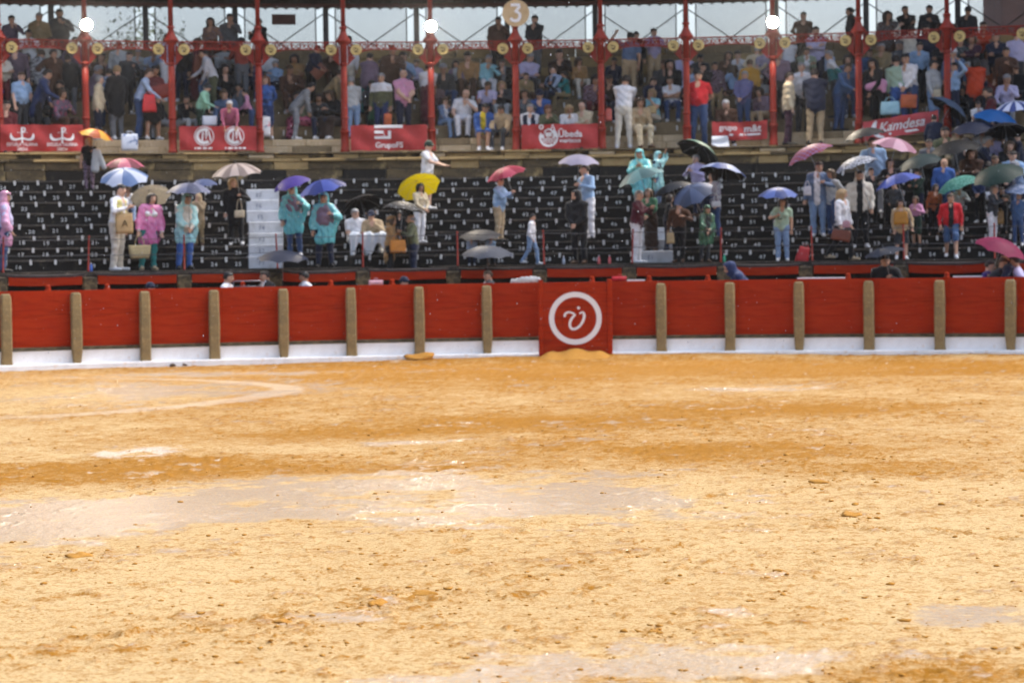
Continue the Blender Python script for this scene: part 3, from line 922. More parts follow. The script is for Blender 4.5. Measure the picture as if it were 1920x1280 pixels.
# ================================================================ IRON COLUMNS, GIRDERS, ROOF, SCREEN
ZG = zat(77, RC, ang(900, RC, 8))            # top rail of the girders
col_words = ['beyond the left frame edge', 'at the left frame edge', 'right end of the horned emblem banner', 'left end of the twin roundel banner', 'right end of the twin roundel banner', 'left end of the block letter banner',
             'right end of the block letter banner, lamp on top', 'carrying the numeral disc', 'right end of the harbour roundel banner', 'beside the person in red polo', 'right end of the sagging banner, lamp on top',
             'left end of the slanted script banner', 'held by a person in pale blue shirt', 'beyond the right frame edge', 'far beyond the right frame edge']
for i, a in enumerate(col_a):
    if i in (0, 14): continue
    c = empty('iron_column', frame(RC, a, UFZ))
    tag(c, 'slender red iron column, ' + col_words[i], 'column', 'iron columns of the gallery')
    hg = ZG - UFZ
    MB().lathe([(.125, 0), (.125, .06), (.106, .075), (.104, .5), (.118, .52), (.118, .55), (.10, .57)], 16).build('base', M_iron, c, True)
    MB().lathe([(.098, .571), (.085, .62), (.085, hg - 1.15), (.08, hg - .62)], 16).build('shaft', M_iron, c, True)
    for z in (hg - .62, .86):
        MB().lathe([(.084, z), (.106, z + .02), (.106, z + .045), (.084, z + .065)], 16).build('collar', M_iron, c, True)
    MB().lathe([(.084, hg - .55), (.09, hg - .1), (.15, hg - .03), (.2, hg + .0), (.2, hg + .03), (.13, hg + .12), (.085, hg + .22), (.07, hg + .32), (.10, hg + .33), (.10, hg + .37), (.075, hg + .39)], 16).build('capital', M_iron, c, True)
    MB().lathe([(.062, hg + .385), (.058, hg + 2.6)], 14).build('upper_shaft', M_iron, c, True)

def girder(i):
    a0, a1 = col_a[i], col_a[i + 1]; am = (a0 + a1) / 2
    L_ = 2 * RC * math.sin((a1 - a0) / 2) - .22
    g = empty('fretwork_girder', frame(RC, am, ZG))
    tag(g, 'red cast fretwork girder with two gilt discs, ' + ('between columns ' + ['beyond left edge', 'over the left edge bay', 'over the horned emblem banner', 'over the bay with the red backpack', 'over the twin roundel banner', 'over the bay with the floral skirt',
        'over the block letter banner', 'over the bay left of the numeral disc', 'over the harbour roundel banner', 'over the bay left of the red polo', 'over the sagging banner', 'over the bay with the navy blazer', 'over the slanted script banner', 'over the far right bay'][i]).replace('between columns over', 'over'), 'girder', 'fretwork girders between the columns')
    def low(x):
        t = abs(x) / (L_ / 2)
        return -.20 - .22 * max(0, (t - .25) / .75) ** 2.2
    MB().box((-L_ / 2, -.03, -.035), (L_ / 2, .03, 0), .005).build('top_rail', M_iron, g)
    v = []; N = 24
    for k in range(N + 1):
        x = -L_ / 2 + L_ * k / N; z = low(x)
        v += [(x, -.03, z - .016), (x, -.03, z + .016), (x, .03, z + .016), (x, .03, z - .016)]
    f = [(4 * k + j, 4 * k + (j + 1) % 4, 4 * k + 4 + (j + 1) % 4, 4 * k + 4 + j) for k in range(N) for j in range(4)]
    MB().add(v, f).build('arch_rib', M_iron, g)
    sc = MB(); x = -L_ / 2 + .06; j = 0
    rg = random.Random(i)
    while x < L_ / 2 - .05:
        hz = -low(x) - .05
        n = max(1, round(hz / .115))
        for q in range(n):
            zc = -.045 - hz * (q + .5) / n; r = min(.058, hz / n * .52)
            pts = [(x + r * math.cos(t) * (1 - .5 * s_), 0, zc + r * math.sin(t) * (1 - .5 * s_)) for s_, t in [(u / 11, (u / 11) * 7.4 + j * 2.1 + q) for u in range(12)]]
            sc.tube(pts, .013, 4)
        if j % 2 == 0: sc.tube([(x + .055, 0, -.03), (x + .05, 0, low(x + .05))], .012, 4)
        x += .108; j += 1
    tag(sc.build('scrollwork', M_iron, g), kind='stuff')
    for s in (-1, 1):
        sp = []
        X0 = s * L_ / 2
        v = [(X0, -.02, -.02), (X0, -.02, -.62), (X0 - s * .1, -.02, -.5), (X0 - s * .2, -.02, -.41), (X0 - s * .1, -.02, -.36)]
        v2 = [(x, .02, z) for x, _, z in v]
        MB().add(v + v2, [(0, 1, 2, 3, 4), (9, 8, 7, 6, 5)] + [(k, k + 5, (k + 1) % 5 + 5, (k + 1) % 5) for k in range(5)]).build('bracket', M_iron, g)
        d = MB().lathe([(.138, 0), (.145, .012), (.138, .028), (.125, .032), (.12, .026), (.0, .026)], 24, 0, Matrix.Translation((s * (L_ / 2 - .215), -.034, -.215)) @ Matrix.Rotation(math.pi / 2, 4, 'X')).build('medallion', M_gold, g)
        cx = s * (L_ / 2 - .22)
        st = [(cx - .07, -.155), (cx - .03, -.19), (cx + .02, -.18), (cx + .05, -.215), (cx + .01, -.25), (cx - .05, -.245), (cx - .02, -.275), (cx + .05, -.28)]
        MB().add(*sh(ribbon(st, [.02, .03, .026, .03, .028, .022, .026, .015]), dy=-.064)).build('medallion_relief', M_umber, d)
for i in range(1, len(col_a) - 2): girder(i)

# numeral disc
a, z = at(967, 25, RC - .16)
ns = empty('numeral_sign', frame(RC - .16, a, z))
tag(ns, 'round cream sign with a white numeral three on an iron column', 'sign')
MB().lathe([(.345, 0), (.352, .012), (.345, .03), (.0, .03)], 40, 0, Matrix.Rotation(math.pi / 2, 4, 'X')).build('disc', M_cream, ns)
n3d = [(-.13, .21), (.10, .21), (.10, .16), (-.01, .03), (.06, .02), (.105, -.04), (.105, -.12), (.06, -.19), (-.01, -.205), (-.09, -.19), (-.135, -.13)]
MB().add(*sh(ribbon(n3d[:5], [.075] * 5), dy=-.034)).add(*sh(ribbon(n3d[3:], [.06, .07, .08, .08, .08, .08, .075, .07]), dy=-.0345)).build('numeral', M_print, ns)
MB().box((-.03, .0, -.2), (.03, .1, .2)).build('mount', M_iron, ns)

# floodlights that are lit
M_lens = bpy.data.materials.new('lit_floodlight_lens'); M_lens.use_nodes = True
_b = M_lens.node_tree.nodes['Principled BSDF']
_b.inputs['Base Color'].default_value = (.9, .85, .75, 1)
_b.inputs['Emission Color'].default_value = (1.0, .86, .68, 1)
_b.inputs['Emission Strength'].default_value = 1300.0
for (x, y, lab) in ((162, 47, 'lit floodlight on the column beside the horned emblem banner'), (808, 50, 'lit floodlight on the column beside the block letter banner'), (1449, 42, 'lit floodlight on the column beside the sagging banner')):
    a, z = at(x, y, RC - .30)
    fl = empty('floodlight', frame(RC - .30, a, z) @ Matrix.Rotation(R_(14), 4, 'X'))
    tag(fl, lab, 'floodlight', 'lit floodlights under the roof')
    RX = Matrix.Rotation(math.pi / 2, 4, 'X')
    MB().lathe([(.09, -.24), (.10, -.22), (.15, -.05), (.165, .0), (.165, .015), (.14, .015)], 24, 0, RX).build('housing', M_steel, fl, True)
    MB().lathe([(.0, .0165), (.135, .0165), (.1, .03), (.0, .036)], 24, 0, RX).build('lens', M_lens, fl, True)
    MB().box((-.18, .02, -.02), (.18, .05, .02)).box((-.02, .05, -.02), (.02, .30, .02)).build('bracket', M_steel, fl)

# roof: dark corrugated sheet, its outer edge seen as scallops
RF0, RF1 = RC - .25, RB + .35
zf0 = 10.5
zb1 = zat(19, RF1, ang(600, RF1, 9.5))
N = 1500
AA = np.linspace(A0, A1, N)
v = []; f = []
wave = .055 * np.abs(np.sin(AA * RF1 / .29 * math.pi)) 
for t in (0, .33, .66, 1.0):
    r = RF0 + (RF1 - RF0) * t; z = zf0 + (zb1 - zf0) * t
    for i in range(N): v.append((CX + r * math.sin(AA[i]), CY + r * math.cos(AA[i]), z + wave[i]))
V = np.array(v); ii = np.arange(N - 1)
F = np.concatenate([np.stack([k * N + ii, k * N + ii + 1, (k + 1) * N + ii + 1, (k + 1) * N + ii], -1) for k in range(3)])
V2 = V + np.array([0, 0, .012])
F2 = F[:, ::-1] + len(V)
rf = empty('gallery_roof', frame(RC, 0, 9.3)); rfI = rf.matrix_basis.inverted()
tag(rf, 'dark corrugated sheet roof over the gallery', 'roof')
o = link('roof_sheet', np_mesh('roof_sheet', np.concatenate([V, V2]), np.concatenate([F, F2]), [M_roof], False), rf, rfI)
for t in (.08, .35, .62, .9):
    r = RF0 + (RF1 - RF0) * t; z = zf0 + (zb1 - zf0) * t
    mb = MB(); arc_slab(mb, r - .04, r + .04, A0, A1, z - .10, z - .006, 60)
    mb.build('purlin', M_brown, rf, False, rfI)
# screen behind the top row: posts, wire panels, crossed braces
back_px = [-252, -78, 96, 273, 441, 611, 781, 951, 1116, 1286, 1455, 1624, 1796, 1970, 2140]
RS = RB + .12
ba = [ang(x, RS, 8.6) for x in back_px]
POST_W = ['', 'at the far left frame edge', 'left of the first lit floodlight', 'behind the trees left of the roundel banner', 'over the roundel banner', 'right of the small hung board', 'left of the second lit floodlight', 'left of the numeral disc', 'right of the numeral disc', 'behind the column left of the red polo', 'behind the third lit floodlight', 'right of the third lit floodlight', 'at far right beside the capped silhouette', '', '']
for i, a in enumerate(ba):
    if not POST_W[i]: continue
    zt = zf0 + (zb1 - zf0) * (RS - RF0) / (RF1 - RF0)
    p = MB().box((-.075, -.075, ZW - .02), (.075, .075, zt + .02), .01).build('screen_post', M_steel, None, False, frame(RS, a))
    tag(p, 'dark steel screen post behind the gallery, ' + POST_W[i], 'post', 'screen posts behind the gallery')
    mb = MB().box((-.045, -.08, zt - .12), (.045, .05, zt - .1))
SCR_W = ['', 'over the horned emblem banner', 'between first floodlight and the trees', 'before the trees left of roundels', 'with the small hung board', 'over the block letter banner', 'left of second silhouette from numeral disc', 'behind the numeral disc', 'over the loose white shirt', 'over the red polo shirt', 'right of the third floodlight', 'over the script banner', 'before the brown tower', '']
for i in range(len(ba) - 1):
    if not SCR_W[i]: continue
    a0, a1 = ba[i], ba[i + 1]; am = (a0 + a1) / 2
    L_ = 2 * RS * math.sin((a1 - a0) / 2)
    zt = zb1 - .02
    sc = empty('wire_screen', frame(RS + .10, am, ZW))
    tag(sc, 'wire mesh screen with crossed braces, ' + SCR_W[i], 'screen', 'wire screens along the top of the gallery')
    hw = L_ / 2 - .27; H = zt - ZW + .05
    w = MB(); t = .0045 if i % 2 else .0045
    n = int(2 * hw / .05)
    for k in range(n + 1):
        x = -hw + 2 * hw * k / n
        w.box((x - t, -t, 0), (x + t, t, H))
    n = int(H / .05)
    for k in range(n + 1):
        z = H * k / n
        tt = t * (1.6 if 6 < i < 10 else 1)
        w.box((-hw, -t - .003, z - tt), (hw, t - .003, z + tt))
    tag(w.build('wire_mesh', M_wire, sc), kind='stuff')
    for s in (-1, 1):
        MB().box((s * hw - .018, -.02, -.02), (s * hw + .018, .02, H)).build('panel_edge', M_steel, sc)
    for s in (-1, 1):
        q = MB().tube([(s * (L_ / 2 - .08), -.14, H - .18), (-s * L_ * .12, -.14, -.06)], .018, 6).build('brace', M_steel, sc)
        MB().tube([(s * (L_ / 2 - .08), -.14, H - .18), (s * (L_ / 2 - .02), -.14, H - .18)], .012, 5).build('tie', M_steel, sc)
# little sign hanging in the screen
a, z = at(532, 37, RS - .3)
hs = MB().box((-.33, -.02, -.14), (.33, .02, .14), .008).build('hanging_board', M_brown, None, False, frame(RS - .3, a, z))
tag(hs, 'small dark brown board hung high before the wire screen', 'sign')
MB().add(*sh(text2d('ACCESO', .13, .005), dy=-.023, dz=-.04)).build('faint_lettering', mat('faint_brown_paint', '#6a4640', .6), hs) if False else None

# ================================================================ BEYOND: trees and a tower glimpsed through the screen
M_leaf = [mat('tree_leaf_a', (.06, .085, .03), .6, .3), mat('tree_leaf_b', (.045, .065, .025), .6, .3), mat('tree_leaf_c', (.085, .11, .045), .6, .3)]
M_bark = mat('tree_bark', (.09, .07, .05), .9, .2, noise=[(6, (.05, .04, .03), .4, .7)], bump=(12, .6, .03))
def tree(x, y, H, cr, seed, label):
    g = np.random.default_rng(seed)
    t = empty('broadleaf_tree', Matrix.Translation((x, y, -.35)))
    tag(t, label, 'tree', 'trees outside the ring')
    tb = MB().tube([(0, 0, 0), (.1, 0, H * .3), (-.1, .1, H * .6), (.05, 0, H * .85)], [.28, .22, .13, .05], 8)
    cl = []
    for k in range(16):
        an, hh = g.random() * 6.28, H * (.45 + .5 * g.random())
        rr = cr * (.35 + .65 * g.random()) * (1.15 - abs(hh / H - .68) * 1.6)
        e = (rr * math.cos(an), rr * math.sin(an), hh + .4 * g.random())
        tb.tube([(0, 0, hh * .72), (e[0] * .5, e[1] * .5, hh * .9), e], [.08, .05, .015], 5)
        cl.append((e, .5 + .5 * g.random()))
    tb.build('trunk', M_bark, t, True)
    V, F, mi = [], [], []
    for e, s in cl:
        for k in range(150):
            p = np.array(e) + g.normal(0, 1, 3) * s * np.array([.8, .8, .55])
            u = g.normal(0, 1, 3); u /= np.linalg.norm(u); w = np.cross(u, g.normal(0, 1, 3)); w /= np.linalg.norm(w)
            l_ = .07 + .06 * g.random(); o = len(V)
            V += [p - u * l_, p + w * l_ * .45, p + u * l_, p - w * l_ * .45]; F.append((o, o + 1, o + 2, o + 3)); mi.append(int(g.integers(0, 3)))
    link('crown', np_mesh('crown', V, F, M_leaf, False, mi), t)
for (x, ytop, d, cr, lab) in ((232, 42, 84, 1.9, 'leafy tree top behind the screen at left of the crossed braces'), (296, 36, 90, 1.7, 'taller tree top behind the screen near the left roundel bay'), (62, 62, 95, 2.0, 'low tree top behind the screen at far left')):
    H = CAM_H + (475 - ytop + (960 - x) * .014) * d / FPX + .35
    tree((x - 960) / FPX * d, d, H, cr, int(x), lab)
tw = empty('tower_building', Matrix.Translation(((1905 - 960) / FPX * 88, 88, -.35)))
tag(tw, 'brown rendered tower behind the screen at the far right', 'building')
M_render = mat('brown_render', '#6a5048', .9, .2, noise=[(1.5, '#5a443d', .4, .65)])
MB().box((-.55, -.5, 0), (1.9, 3, 15.5), .03).build('wall', M_render, tw)
for z in (10.2, 12.6):
    o = MB().box((.35, -.53, z), (1.0, -.5, z + 1.2)).build('window', M_steel, tw)
    MB().box((.28, -.56, z - .1), (1.07, -.5, z - .002)).build('sill', M_pale, o)

# ================================================================ BANNERS
def banner(x0, x1, y0, y1, label, prints, tilt=0.0, mat_=M_banner, droop=0.0, r=RC - .13, swing=.03, seed=1):
    """prints: list of (u in m from centre, z in m from bottom, flat shape)"""
    a, zc = at((x0 + x1) / 2, (y0 + y1) / 2, r)
    k = pxm(r); w, h = (x1 - x0) / k, (y1 - y0) / k
    g = random.Random(seed); ph = [g.uniform(0, 6) for _ in range(4)]
    def wave(x, z):
        return swing * (math.sin(x * 4.1 + ph[0] + z * 2) * .5 + .4 * math.sin(x * 9 + z * 7 + ph[1]) + .3 * math.sin(z * 11 + x * 3 + ph[2]))
    def warp(x, z):
        t = x / w
        return x, wave(x, z), z + tilt * x - droop * (1 - 4 * t * t) * (.4 + .6 * z / h)
    NX, NZ = 36, 12
    v = []
    for j in range(NZ + 1):
        for i in range(NX + 1):
            x, z = -w / 2 + w * i / NX, h * j / NZ
            X, Yw, Zw = warp(x, z)
            v.append((X, Yw + .0, Zw + .008 * math.sin(x * 12 + ph[3]) * (1 if j in (0, NZ) else .3)))
    f = [(j * (NX + 1) + i, j * (NX + 1) + i + 1, (j + 1) * (NX + 1) + i + 1, (j + 1) * (NX + 1) + i) for j in range(NZ) for i in range(NX)]
    b = MB().add(v, f).build('banner', mat_, None, True, frame(r, a, zc - h / 2))
    tag(b, label, 'banner')
    for nm, parts in prints:
        mb = MB()
        for (shape, u, z) in parts:
            V = []
            for p in shape[0]:
                X, Yw, Zw = warp(p[0] + u, p[2] + z)
                V.append((X, Yw - .011, Zw))
            mb.add(V, shape[1])
        mb.build(nm, M_print if nm != 'emblem_cutout' else mat_, b)
    for s in (-1, 1):
        X, Yw, Zw = warp(s * w / 2, h)
        MB().tube([(X, Yw, Zw), (X + s * .1, Yw + .1, Zw + .03)], .006, 4).build('tie_cord', M_cable, b)
    return b
horn = ribbon(bez([(-.28, .13), (-.30, -.06), (-.15, -.05), (0, .02)], 10) + bez([(0, .02), (.15, -.05), (.30, -.06), (.28, .13)], 10)[1:], [.02, .05, .075, .08, .075, .065, .055, .05, .045, .045, .04] + [.045, .045, .05, .055, .065, .075, .08, .075, .05, .02])
mast = [(chbox((-.022, -.001, -.12), (.022, .001, .28)), 0, 0), (ring2d(.035, .225, .03, .062, 20), 0, 0), (chbox((-.12, -.001, .145), (.13, .001, .157)), 0, 0)]
def horn_set(u):
    return [(horn, u, .32)] + [(sh_, u + a, .32 + b) for sh_, a, b in mast]
ttl = lambda s, size, u, z, bold=.014, shear=0, sq=1.0: (text2d(s, size, bold, shear, sq), u, z)
banner(5, 153, 235, 283, 'red banner with two horned mast emblems in white', [('emblem', horn_set(-.50) + horn_set(.50)), ('lettering', [ttl('ESCUELA TAURINA', .115, -.50, .135, .01, 0, .78), ttl('ESCUELA TAURINA', .115, .50, .135, .01, 0, .78), ttl('ÚBEDA', .105, -.50, .02, .01, 0, .8), ttl('ÚBEDA', .105, .50, .02, .01, 0, .8)])], seed=3)
def cm_logo(u):
    z = .37
    return [(ring2d(0, 0, .232, .252, 40), u, z), (ring2d(0, 0, .13, .21, 30, .9, 5.4), u, z), (ribbon([(-.05, -.13), (-.03, .12), (.05, -.06), (.12, .12), (.17, -.12)], [.045, .06, .06, .06, .045]), u, z), (chbox((.03, -.001, .02), (.075, .001, .21)), u, z)]
bars = lambda u, z, ws: [(chbox((x, -.001, 0), (x + w_, .001, .05)), u, z) for x, w_ in ws]
banner(338, 480, 237, 282, 'red banner with two white roundel logos', [('emblem', cm_logo(-.36) + cm_logo(.42)), ('small_print', bars(-.36, .035, [(-.25, .04), (-.18, .10), (-.03, .1), (.10, .1)]) + bars(.42, .035, [(-.25, .04), (-.17, .12), (-.01, .08), (.10, .08), (.21, .08)]))], seed=5)
blk = [(chbox((-.30, -.001, .30), (.44, .001, .38)), -.08, .28), (chbox((-.30, -.001, .16), (-.06, .001, .235)), -.08, .28), (chbox((-.30, -.001, .02), (.13, .001, .09)), -.08, .28), (chbox((.055, -.001, .091), (.13, .001, .235)), -.08, .28), (chbox((-.06, -.001, .10), (-.04, .001, .159)), -.08, .28)]
banner(658, 801, 235, 282, 'red banner with a white block letter logo', [('emblem', blk), ('lettering', [ttl('GrupoFS', .20, 0, .075, .02)])], seed=8)
def harbour():
    u, z = -.29, .30
    wv = lambda zz, w0: ribbon([(x / 12 * .34 - .17, zz + .02 * math.sin(x * 1.4)) for x in range(13)], w0)
    on = [(ring2d(0, 0, .20, .25, 36, 2.6, 7.3), u, z), (ring2d(-.19, .27, .03, .065, 20), u, z), (ribbon([(.06, .2), (.11, .33), (.16, .2)], .035), u, z), (ribbon([(-.1, .1), (-.1, .16), (0, .22), (.1, .16), (.1, .1)], .04), u, z), (chbox((-.08, -.001, .02), (.08, .001, .13)), u, z),
          (wv(-.03, .03), u, z), (wv(-.085, .025), u, z), (wv(-.135, .02), u, z), (chbox((.11, -.001, 0), (.2, .001, .16)), u, z), (chbox((-.21, -.001, -.02), (-.12, .001, .08)), u, z), (ribbon([(-.1, -.19), (0, -.215), (.1, -.19)], .05), u, z)]
    return on
banner(978, 1121, 233, 279, 'red banner with a white harbour roundel and two line lettering', [('emblem', harbour()), ('lettering', [ttl('Ūbeda', .24, .27, .305, .02), ttl('mariscos', .155, .27, .165, .018)])], seed=11)
banner(1336, 1438, 227, 262, 'sagging red banner with white lower case lettering, left end slipped', [('lettering', [ttl('grupo', .215, -.30, .27, .014, 0, .9), ttl('m&t', .26, .33, .22, .022)]), ('small_print', bars(.15, .12, [(-.42, .36), (-.02, .03), (.04, .34)]))], tilt=.0, droop=.03, swing=.05, seed=14)
banner(1620, 1757, 218, 254, 'slanted faded red banner with white script lettering', [('lettering', [ttl('Kamdesa', .34, .02, .17, .014, .3, .95)]), ('emblem', [(ribbon(bez([(-.62, .42), (-.78, .2), (-.62, .0), (-.42, -.02)], 12), [.05, .09, .11, .12, .12, .12, .11, .1, .09, .08, .07, .06, .04]), 0, .05)]), ('small_print', [(chbox((-.3, -.001, 0), (.72, .001, .055)), 0, .06)])], tilt=.13, mat_=M_bannerpk, swing=.05, seed=17)
# white back of a cloth hanging from the sagging banner
a, z = at(1350, 271, RC - .17)
V = []; N = 8
for j in range(N + 1):
    for i in range(N + 1):
        x, zz = -.21 + .42 * i / N, -.22 * j / N - (.18 * (i / N) * (j / N))
        V.append((x + .05 * (j / N) * (i / N), -.03 * math.sin(x * 9 + j) - .01 * j, zz + .22))
F = [(j * (N + 1) + i, j * (N + 1) + i + 1, (j + 1) * (N + 1) + i + 1, (j + 1) * (N + 1) + i) for j in range(N) for i in range(N)]
tag(MB().add(V, F).build('white_cloth', mat('white_cloth', '#dfe3ea', .6, .3), None, True, frame(RC - .2, a, z)), 'white cloth corner hanging below the sagging banner', 'cloth')
# ================================================================ PEOPLE: bodies grown as one smooth surface from blended tapered limbs
def nv(v):
    v = np.asarray(v, float); return v / (np.linalg.norm(v) + 1e-12)

def ik(s, t, l1, l2, pole):
    d = t - s; L_ = np.linalg.norm(d); n = d / (L_ + 1e-9)
    L_ = min(max(L_, abs(l1 - l2) + .03), l1 + l2 - .004)
    t = s + n * L_
    a = (l1 * l1 - l2 * l2 + L_ * L_) / (2 * L_)
    h = math.sqrt(max(l1 * l1 - a * a, 0))
    p = np.asarray(pole, float) - n * np.dot(pole, n)
    return s + n * a + nv(p) * h, t

def blend_surface(prims, h):
    """prims: (a, b, ra, rb, label, k, fwd, flat). returns verts, quads, label per quad"""
    lo = np.min([np.minimum(p[0], p[1]) - max(p[2], p[3]) for p in prims], 0) - 3 * h
    hi = np.max([np.maximum(p[0], p[1]) + max(p[2], p[3]) for p in prims], 0) + 3 * h
    n = np.ceil((hi - lo) / h).astype(int) + 1
    F = np.full(n, .3, np.float32); B = np.full(n, .3, np.float32); Lb = np.zeros(n, np.int8)
    ax = [lo[i] + h * np.arange(n[i]) for i in range(3)]
    for (a, b, ra, rb, lab, k, fw, fl) in prims:
        m = max(ra, rb) * max(1, fl) + k + 2.5 * h
        s0 = np.maximum(np.floor((np.minimum(a, b) - m - lo) / h).astype(int), 0)
        s1 = np.minimum(np.ceil((np.maximum(a, b) + m - lo) / h).astype(int) + 1, n)
        sl = tuple(slice(s0[i], s1[i]) for i in range(3))
        x, y, z = ax[0][sl[0]][:, None, None] - a[0], ax[1][sl[1]][None, :, None] - a[1], ax[2][sl[2]][None, None, :] - a[2]
        ab = b - a
        if fl != 1:
            q = 1 / fl - 1
            dt = (x * fw[0] + y * fw[1] + z * fw[2]) * q
            x, y, z = x + dt * fw[0], y + dt * fw[1], z + dt * fw[2]
            ab = ab + fw * (np.dot(ab, fw) * q)
        L2 = float(ab @ ab) + 1e-9
        t = np.clip((x * ab[0] + y * ab[1] + z * ab[2]) / L2, 0, 1)
        d = np.sqrt((x - t * ab[0]) ** 2 + (y - t * ab[1]) ** 2 + (z - t * ab[2]) ** 2) - (ra + (rb - ra) * t)
        d *= min(1, fl) ** .5
        f0 = F[sl]
        hh = np.maximum(k - np.abs(f0 - d), 0) / k
        F[sl] = np.minimum(f0, d) - hh * hh * k * .25
        bb = B[sl]; lb = Lb[sl]
        w = d < bb
        bb[w] = d[w]; lb[w] = lab
    return surf_nets(F, lo, h, Lb)

def surf_nets(F, lo, h, Lb=None):
    S = F < 0
    c = S[:-1, :-1, :-1].astype(np.int8)
    tot = np.zeros(c.shape, np.int8)
    cr = [(i, j, k) for i in (0, 1) for j in (0, 1) for k in (0, 1)]
    nx, ny, nz = F.shape
    for i, j, k in cr: tot += S[i:nx - 1 + i, j:ny - 1 + j, k:nz - 1 + k]
    act = np.argwhere((tot > 0) & (tot < 8))
    idx = np.full(c.shape, -1, np.int64); idx[tuple(act.T)] = np.arange(len(act))
    vals = np.stack([F[act[:, 0] + i, act[:, 1] + j, act[:, 2] + k] for i, j, k in cr], 1)
    acc = np.zeros((len(act), 3)); cnt = np.zeros(len(act))
    for p in range(8):
        for q in range(p + 1, 8):
            dlt = np.abs(np.array(cr[p]) - np.array(cr[q]))
            if dlt.sum() != 1: continue
            va, vb = vals[:, p], vals[:, q]
            m = (va < 0) != (vb < 0)
            t = np.where(m, va / np.where(m, va - vb, 1), 0)
            pt = np.array(cr[p])[None] + t[:, None] * (np.array(cr[q]) - np.array(cr[p]))[None]
            acc[m] += pt[m]; cnt[m] += 1
    V = lo + h * (act + acc / cnt[:, None])
    lab = None
    if Lb is not None:
        kk = np.abs(vals).argmin(1)
        cra = np.array(cr)[kk]
        lab = Lb[act[:, 0] + cra[:, 0], act[:, 1] + cra[:, 1], act[:, 2] + cra[:, 2]]
    Q = []
    for ax_ in range(3):
        sa = [slice(None)] * 3; sb = [slice(None)] * 3
        sa[ax_] = slice(0, -1); sb[ax_] = slice(1, None)
        A, Bq = S[tuple(sa)], S[tuple(sb)]
        e = np.argwhere(A != Bq)
        u, v = (ax_ + 1) % 3, (ax_ + 2) % 3
        ok = (e[:, u] > 0) & (e[:, v] > 0) & (e[:, u] < F.shape[u] - 1) & (e[:, v] < F.shape[v] - 1)
        e = e[ok]
        if not len(e): continue
        def cell(du, dv):
            q = e.copy(); q[:, u] -= du; q[:, v] -= dv
            return idx[q[:, 0], q[:, 1], q[:, 2]]
        q = np.stack([cell(1, 1), cell(0, 1), cell(0, 0), cell(1, 0)], 1)
        flip = ~A[e[:, 0], e[:, 1], e[:, 2]]
        q[flip] = q[flip][:, ::-1]
        Q.append(q)
    Q = np.concatenate(Q)
    Q = Q[(Q >= 0).all(1)]
    return V, Q, (lab[Q[:, 0]] if lab is not None else None)

SKIN, TOP, BOT, SHOE, DET, ACC = 0, 1, 2, 3, 4, 5
ARM = {  # hand targets in the upright frame of a 1.72 m figure: (x out, y, z, elbow pole)
    'down': (.25, -.03, .80, (.4, .5, 0)), 'relax': (.23, -.10, .84, (.5, .5, 0)), 'clasp': (.03, -.24, .97, (.8, .25, -.3)), 'cross': (-.10, -.21, 1.19, (.8, -.1, -.7)),
    'umb': (.14, -.27, 1.26, (.7, .1, -.7)), 'phone': (.05, -.30, 1.30, (.7, .1, -.7)), 'up': (.32, -.12, 1.72, (.8, .1, -.2)), 'hip': (.21, .0, 1.00, (1, .4, 0)), 'bag': (.25, -.13, .88, (.4, .6, 0)),
    'out': (.42, -.36, 1.28, (.4, .2, -.8)), 'chin': (.06, -.19, 1.42, (.6, -.2, -.8)), 'back': (.06, .17, .98, (1, .3, 0)), 'lap': (.10, -.30, .98, (.8, .3, -.3)), 'knee': (.13, -.42, .98, (.8, .1, -.4)), 'reach': (.16, -.50, 1.02, (.4, .1, -.8)), 'fwd': (.14, -.42, 1.12, (.5, .1, -.8)),
}
POSES = {  # name: (kind, lean fwd deg, lean side deg, right arm, left arm, legs)
    'stand': ('s', 2, 0, 'down', 'relax', 'n'), 'hold': ('s', 3, 0, 'umb', 'down', 'n'), 'holdl': ('s', 3, 0, 'down', 'umb', 'n'), 'clasp': ('s', 3, 0, 'clasp', 'clasp', 'n'), 'cross': ('s', 0, 0, 'cross', 'cross', 'n'),
    'phone': ('s', 4, 0, 'phone', 'phone', 'n'), 'bag': ('s', 2, 2, 'bag', 'relax', 'n'), 'hip': ('s', 0, -3, 'hip', 'relax', 'n'), 'up': ('s', 0, 0, 'up', 'down', 'n'), 'hands_back': ('s', -3, 0, 'back', 'back', 'n'),
    'bend': ('s', 33, 0, 'reach', 'reach', 'n'), 'stoop': ('s', 18, 0, 'clasp', 'fwd', 'n'), 'walk': ('s', 5, 0, 'relax', 'bag', 'w'), 'out': ('s', 4, -4, 'out', 'down', 'n'), 'lean': ('s', 6, 10, 'relax', 'fwd', 'n'),
    'sit': ('t', 6, 0, 'lap', 'lap', 't'), 'sitx': ('t', 3, 0, 'cross', 'cross', 't'), 'sitk': ('t', 24, 0, 'knee', 'knee', 't'), 'sitp': ('t', 12, 0, 'phone', 'lap', 't'), 'sitc': ('t', 14, 4, 'chin', 'lap', 't'), 'sith': ('t', 4, 0, 'umb', 'lap', 't'), 'sitb': ('t', 20, 0, 'clasp', 'clasp', 't'),
}

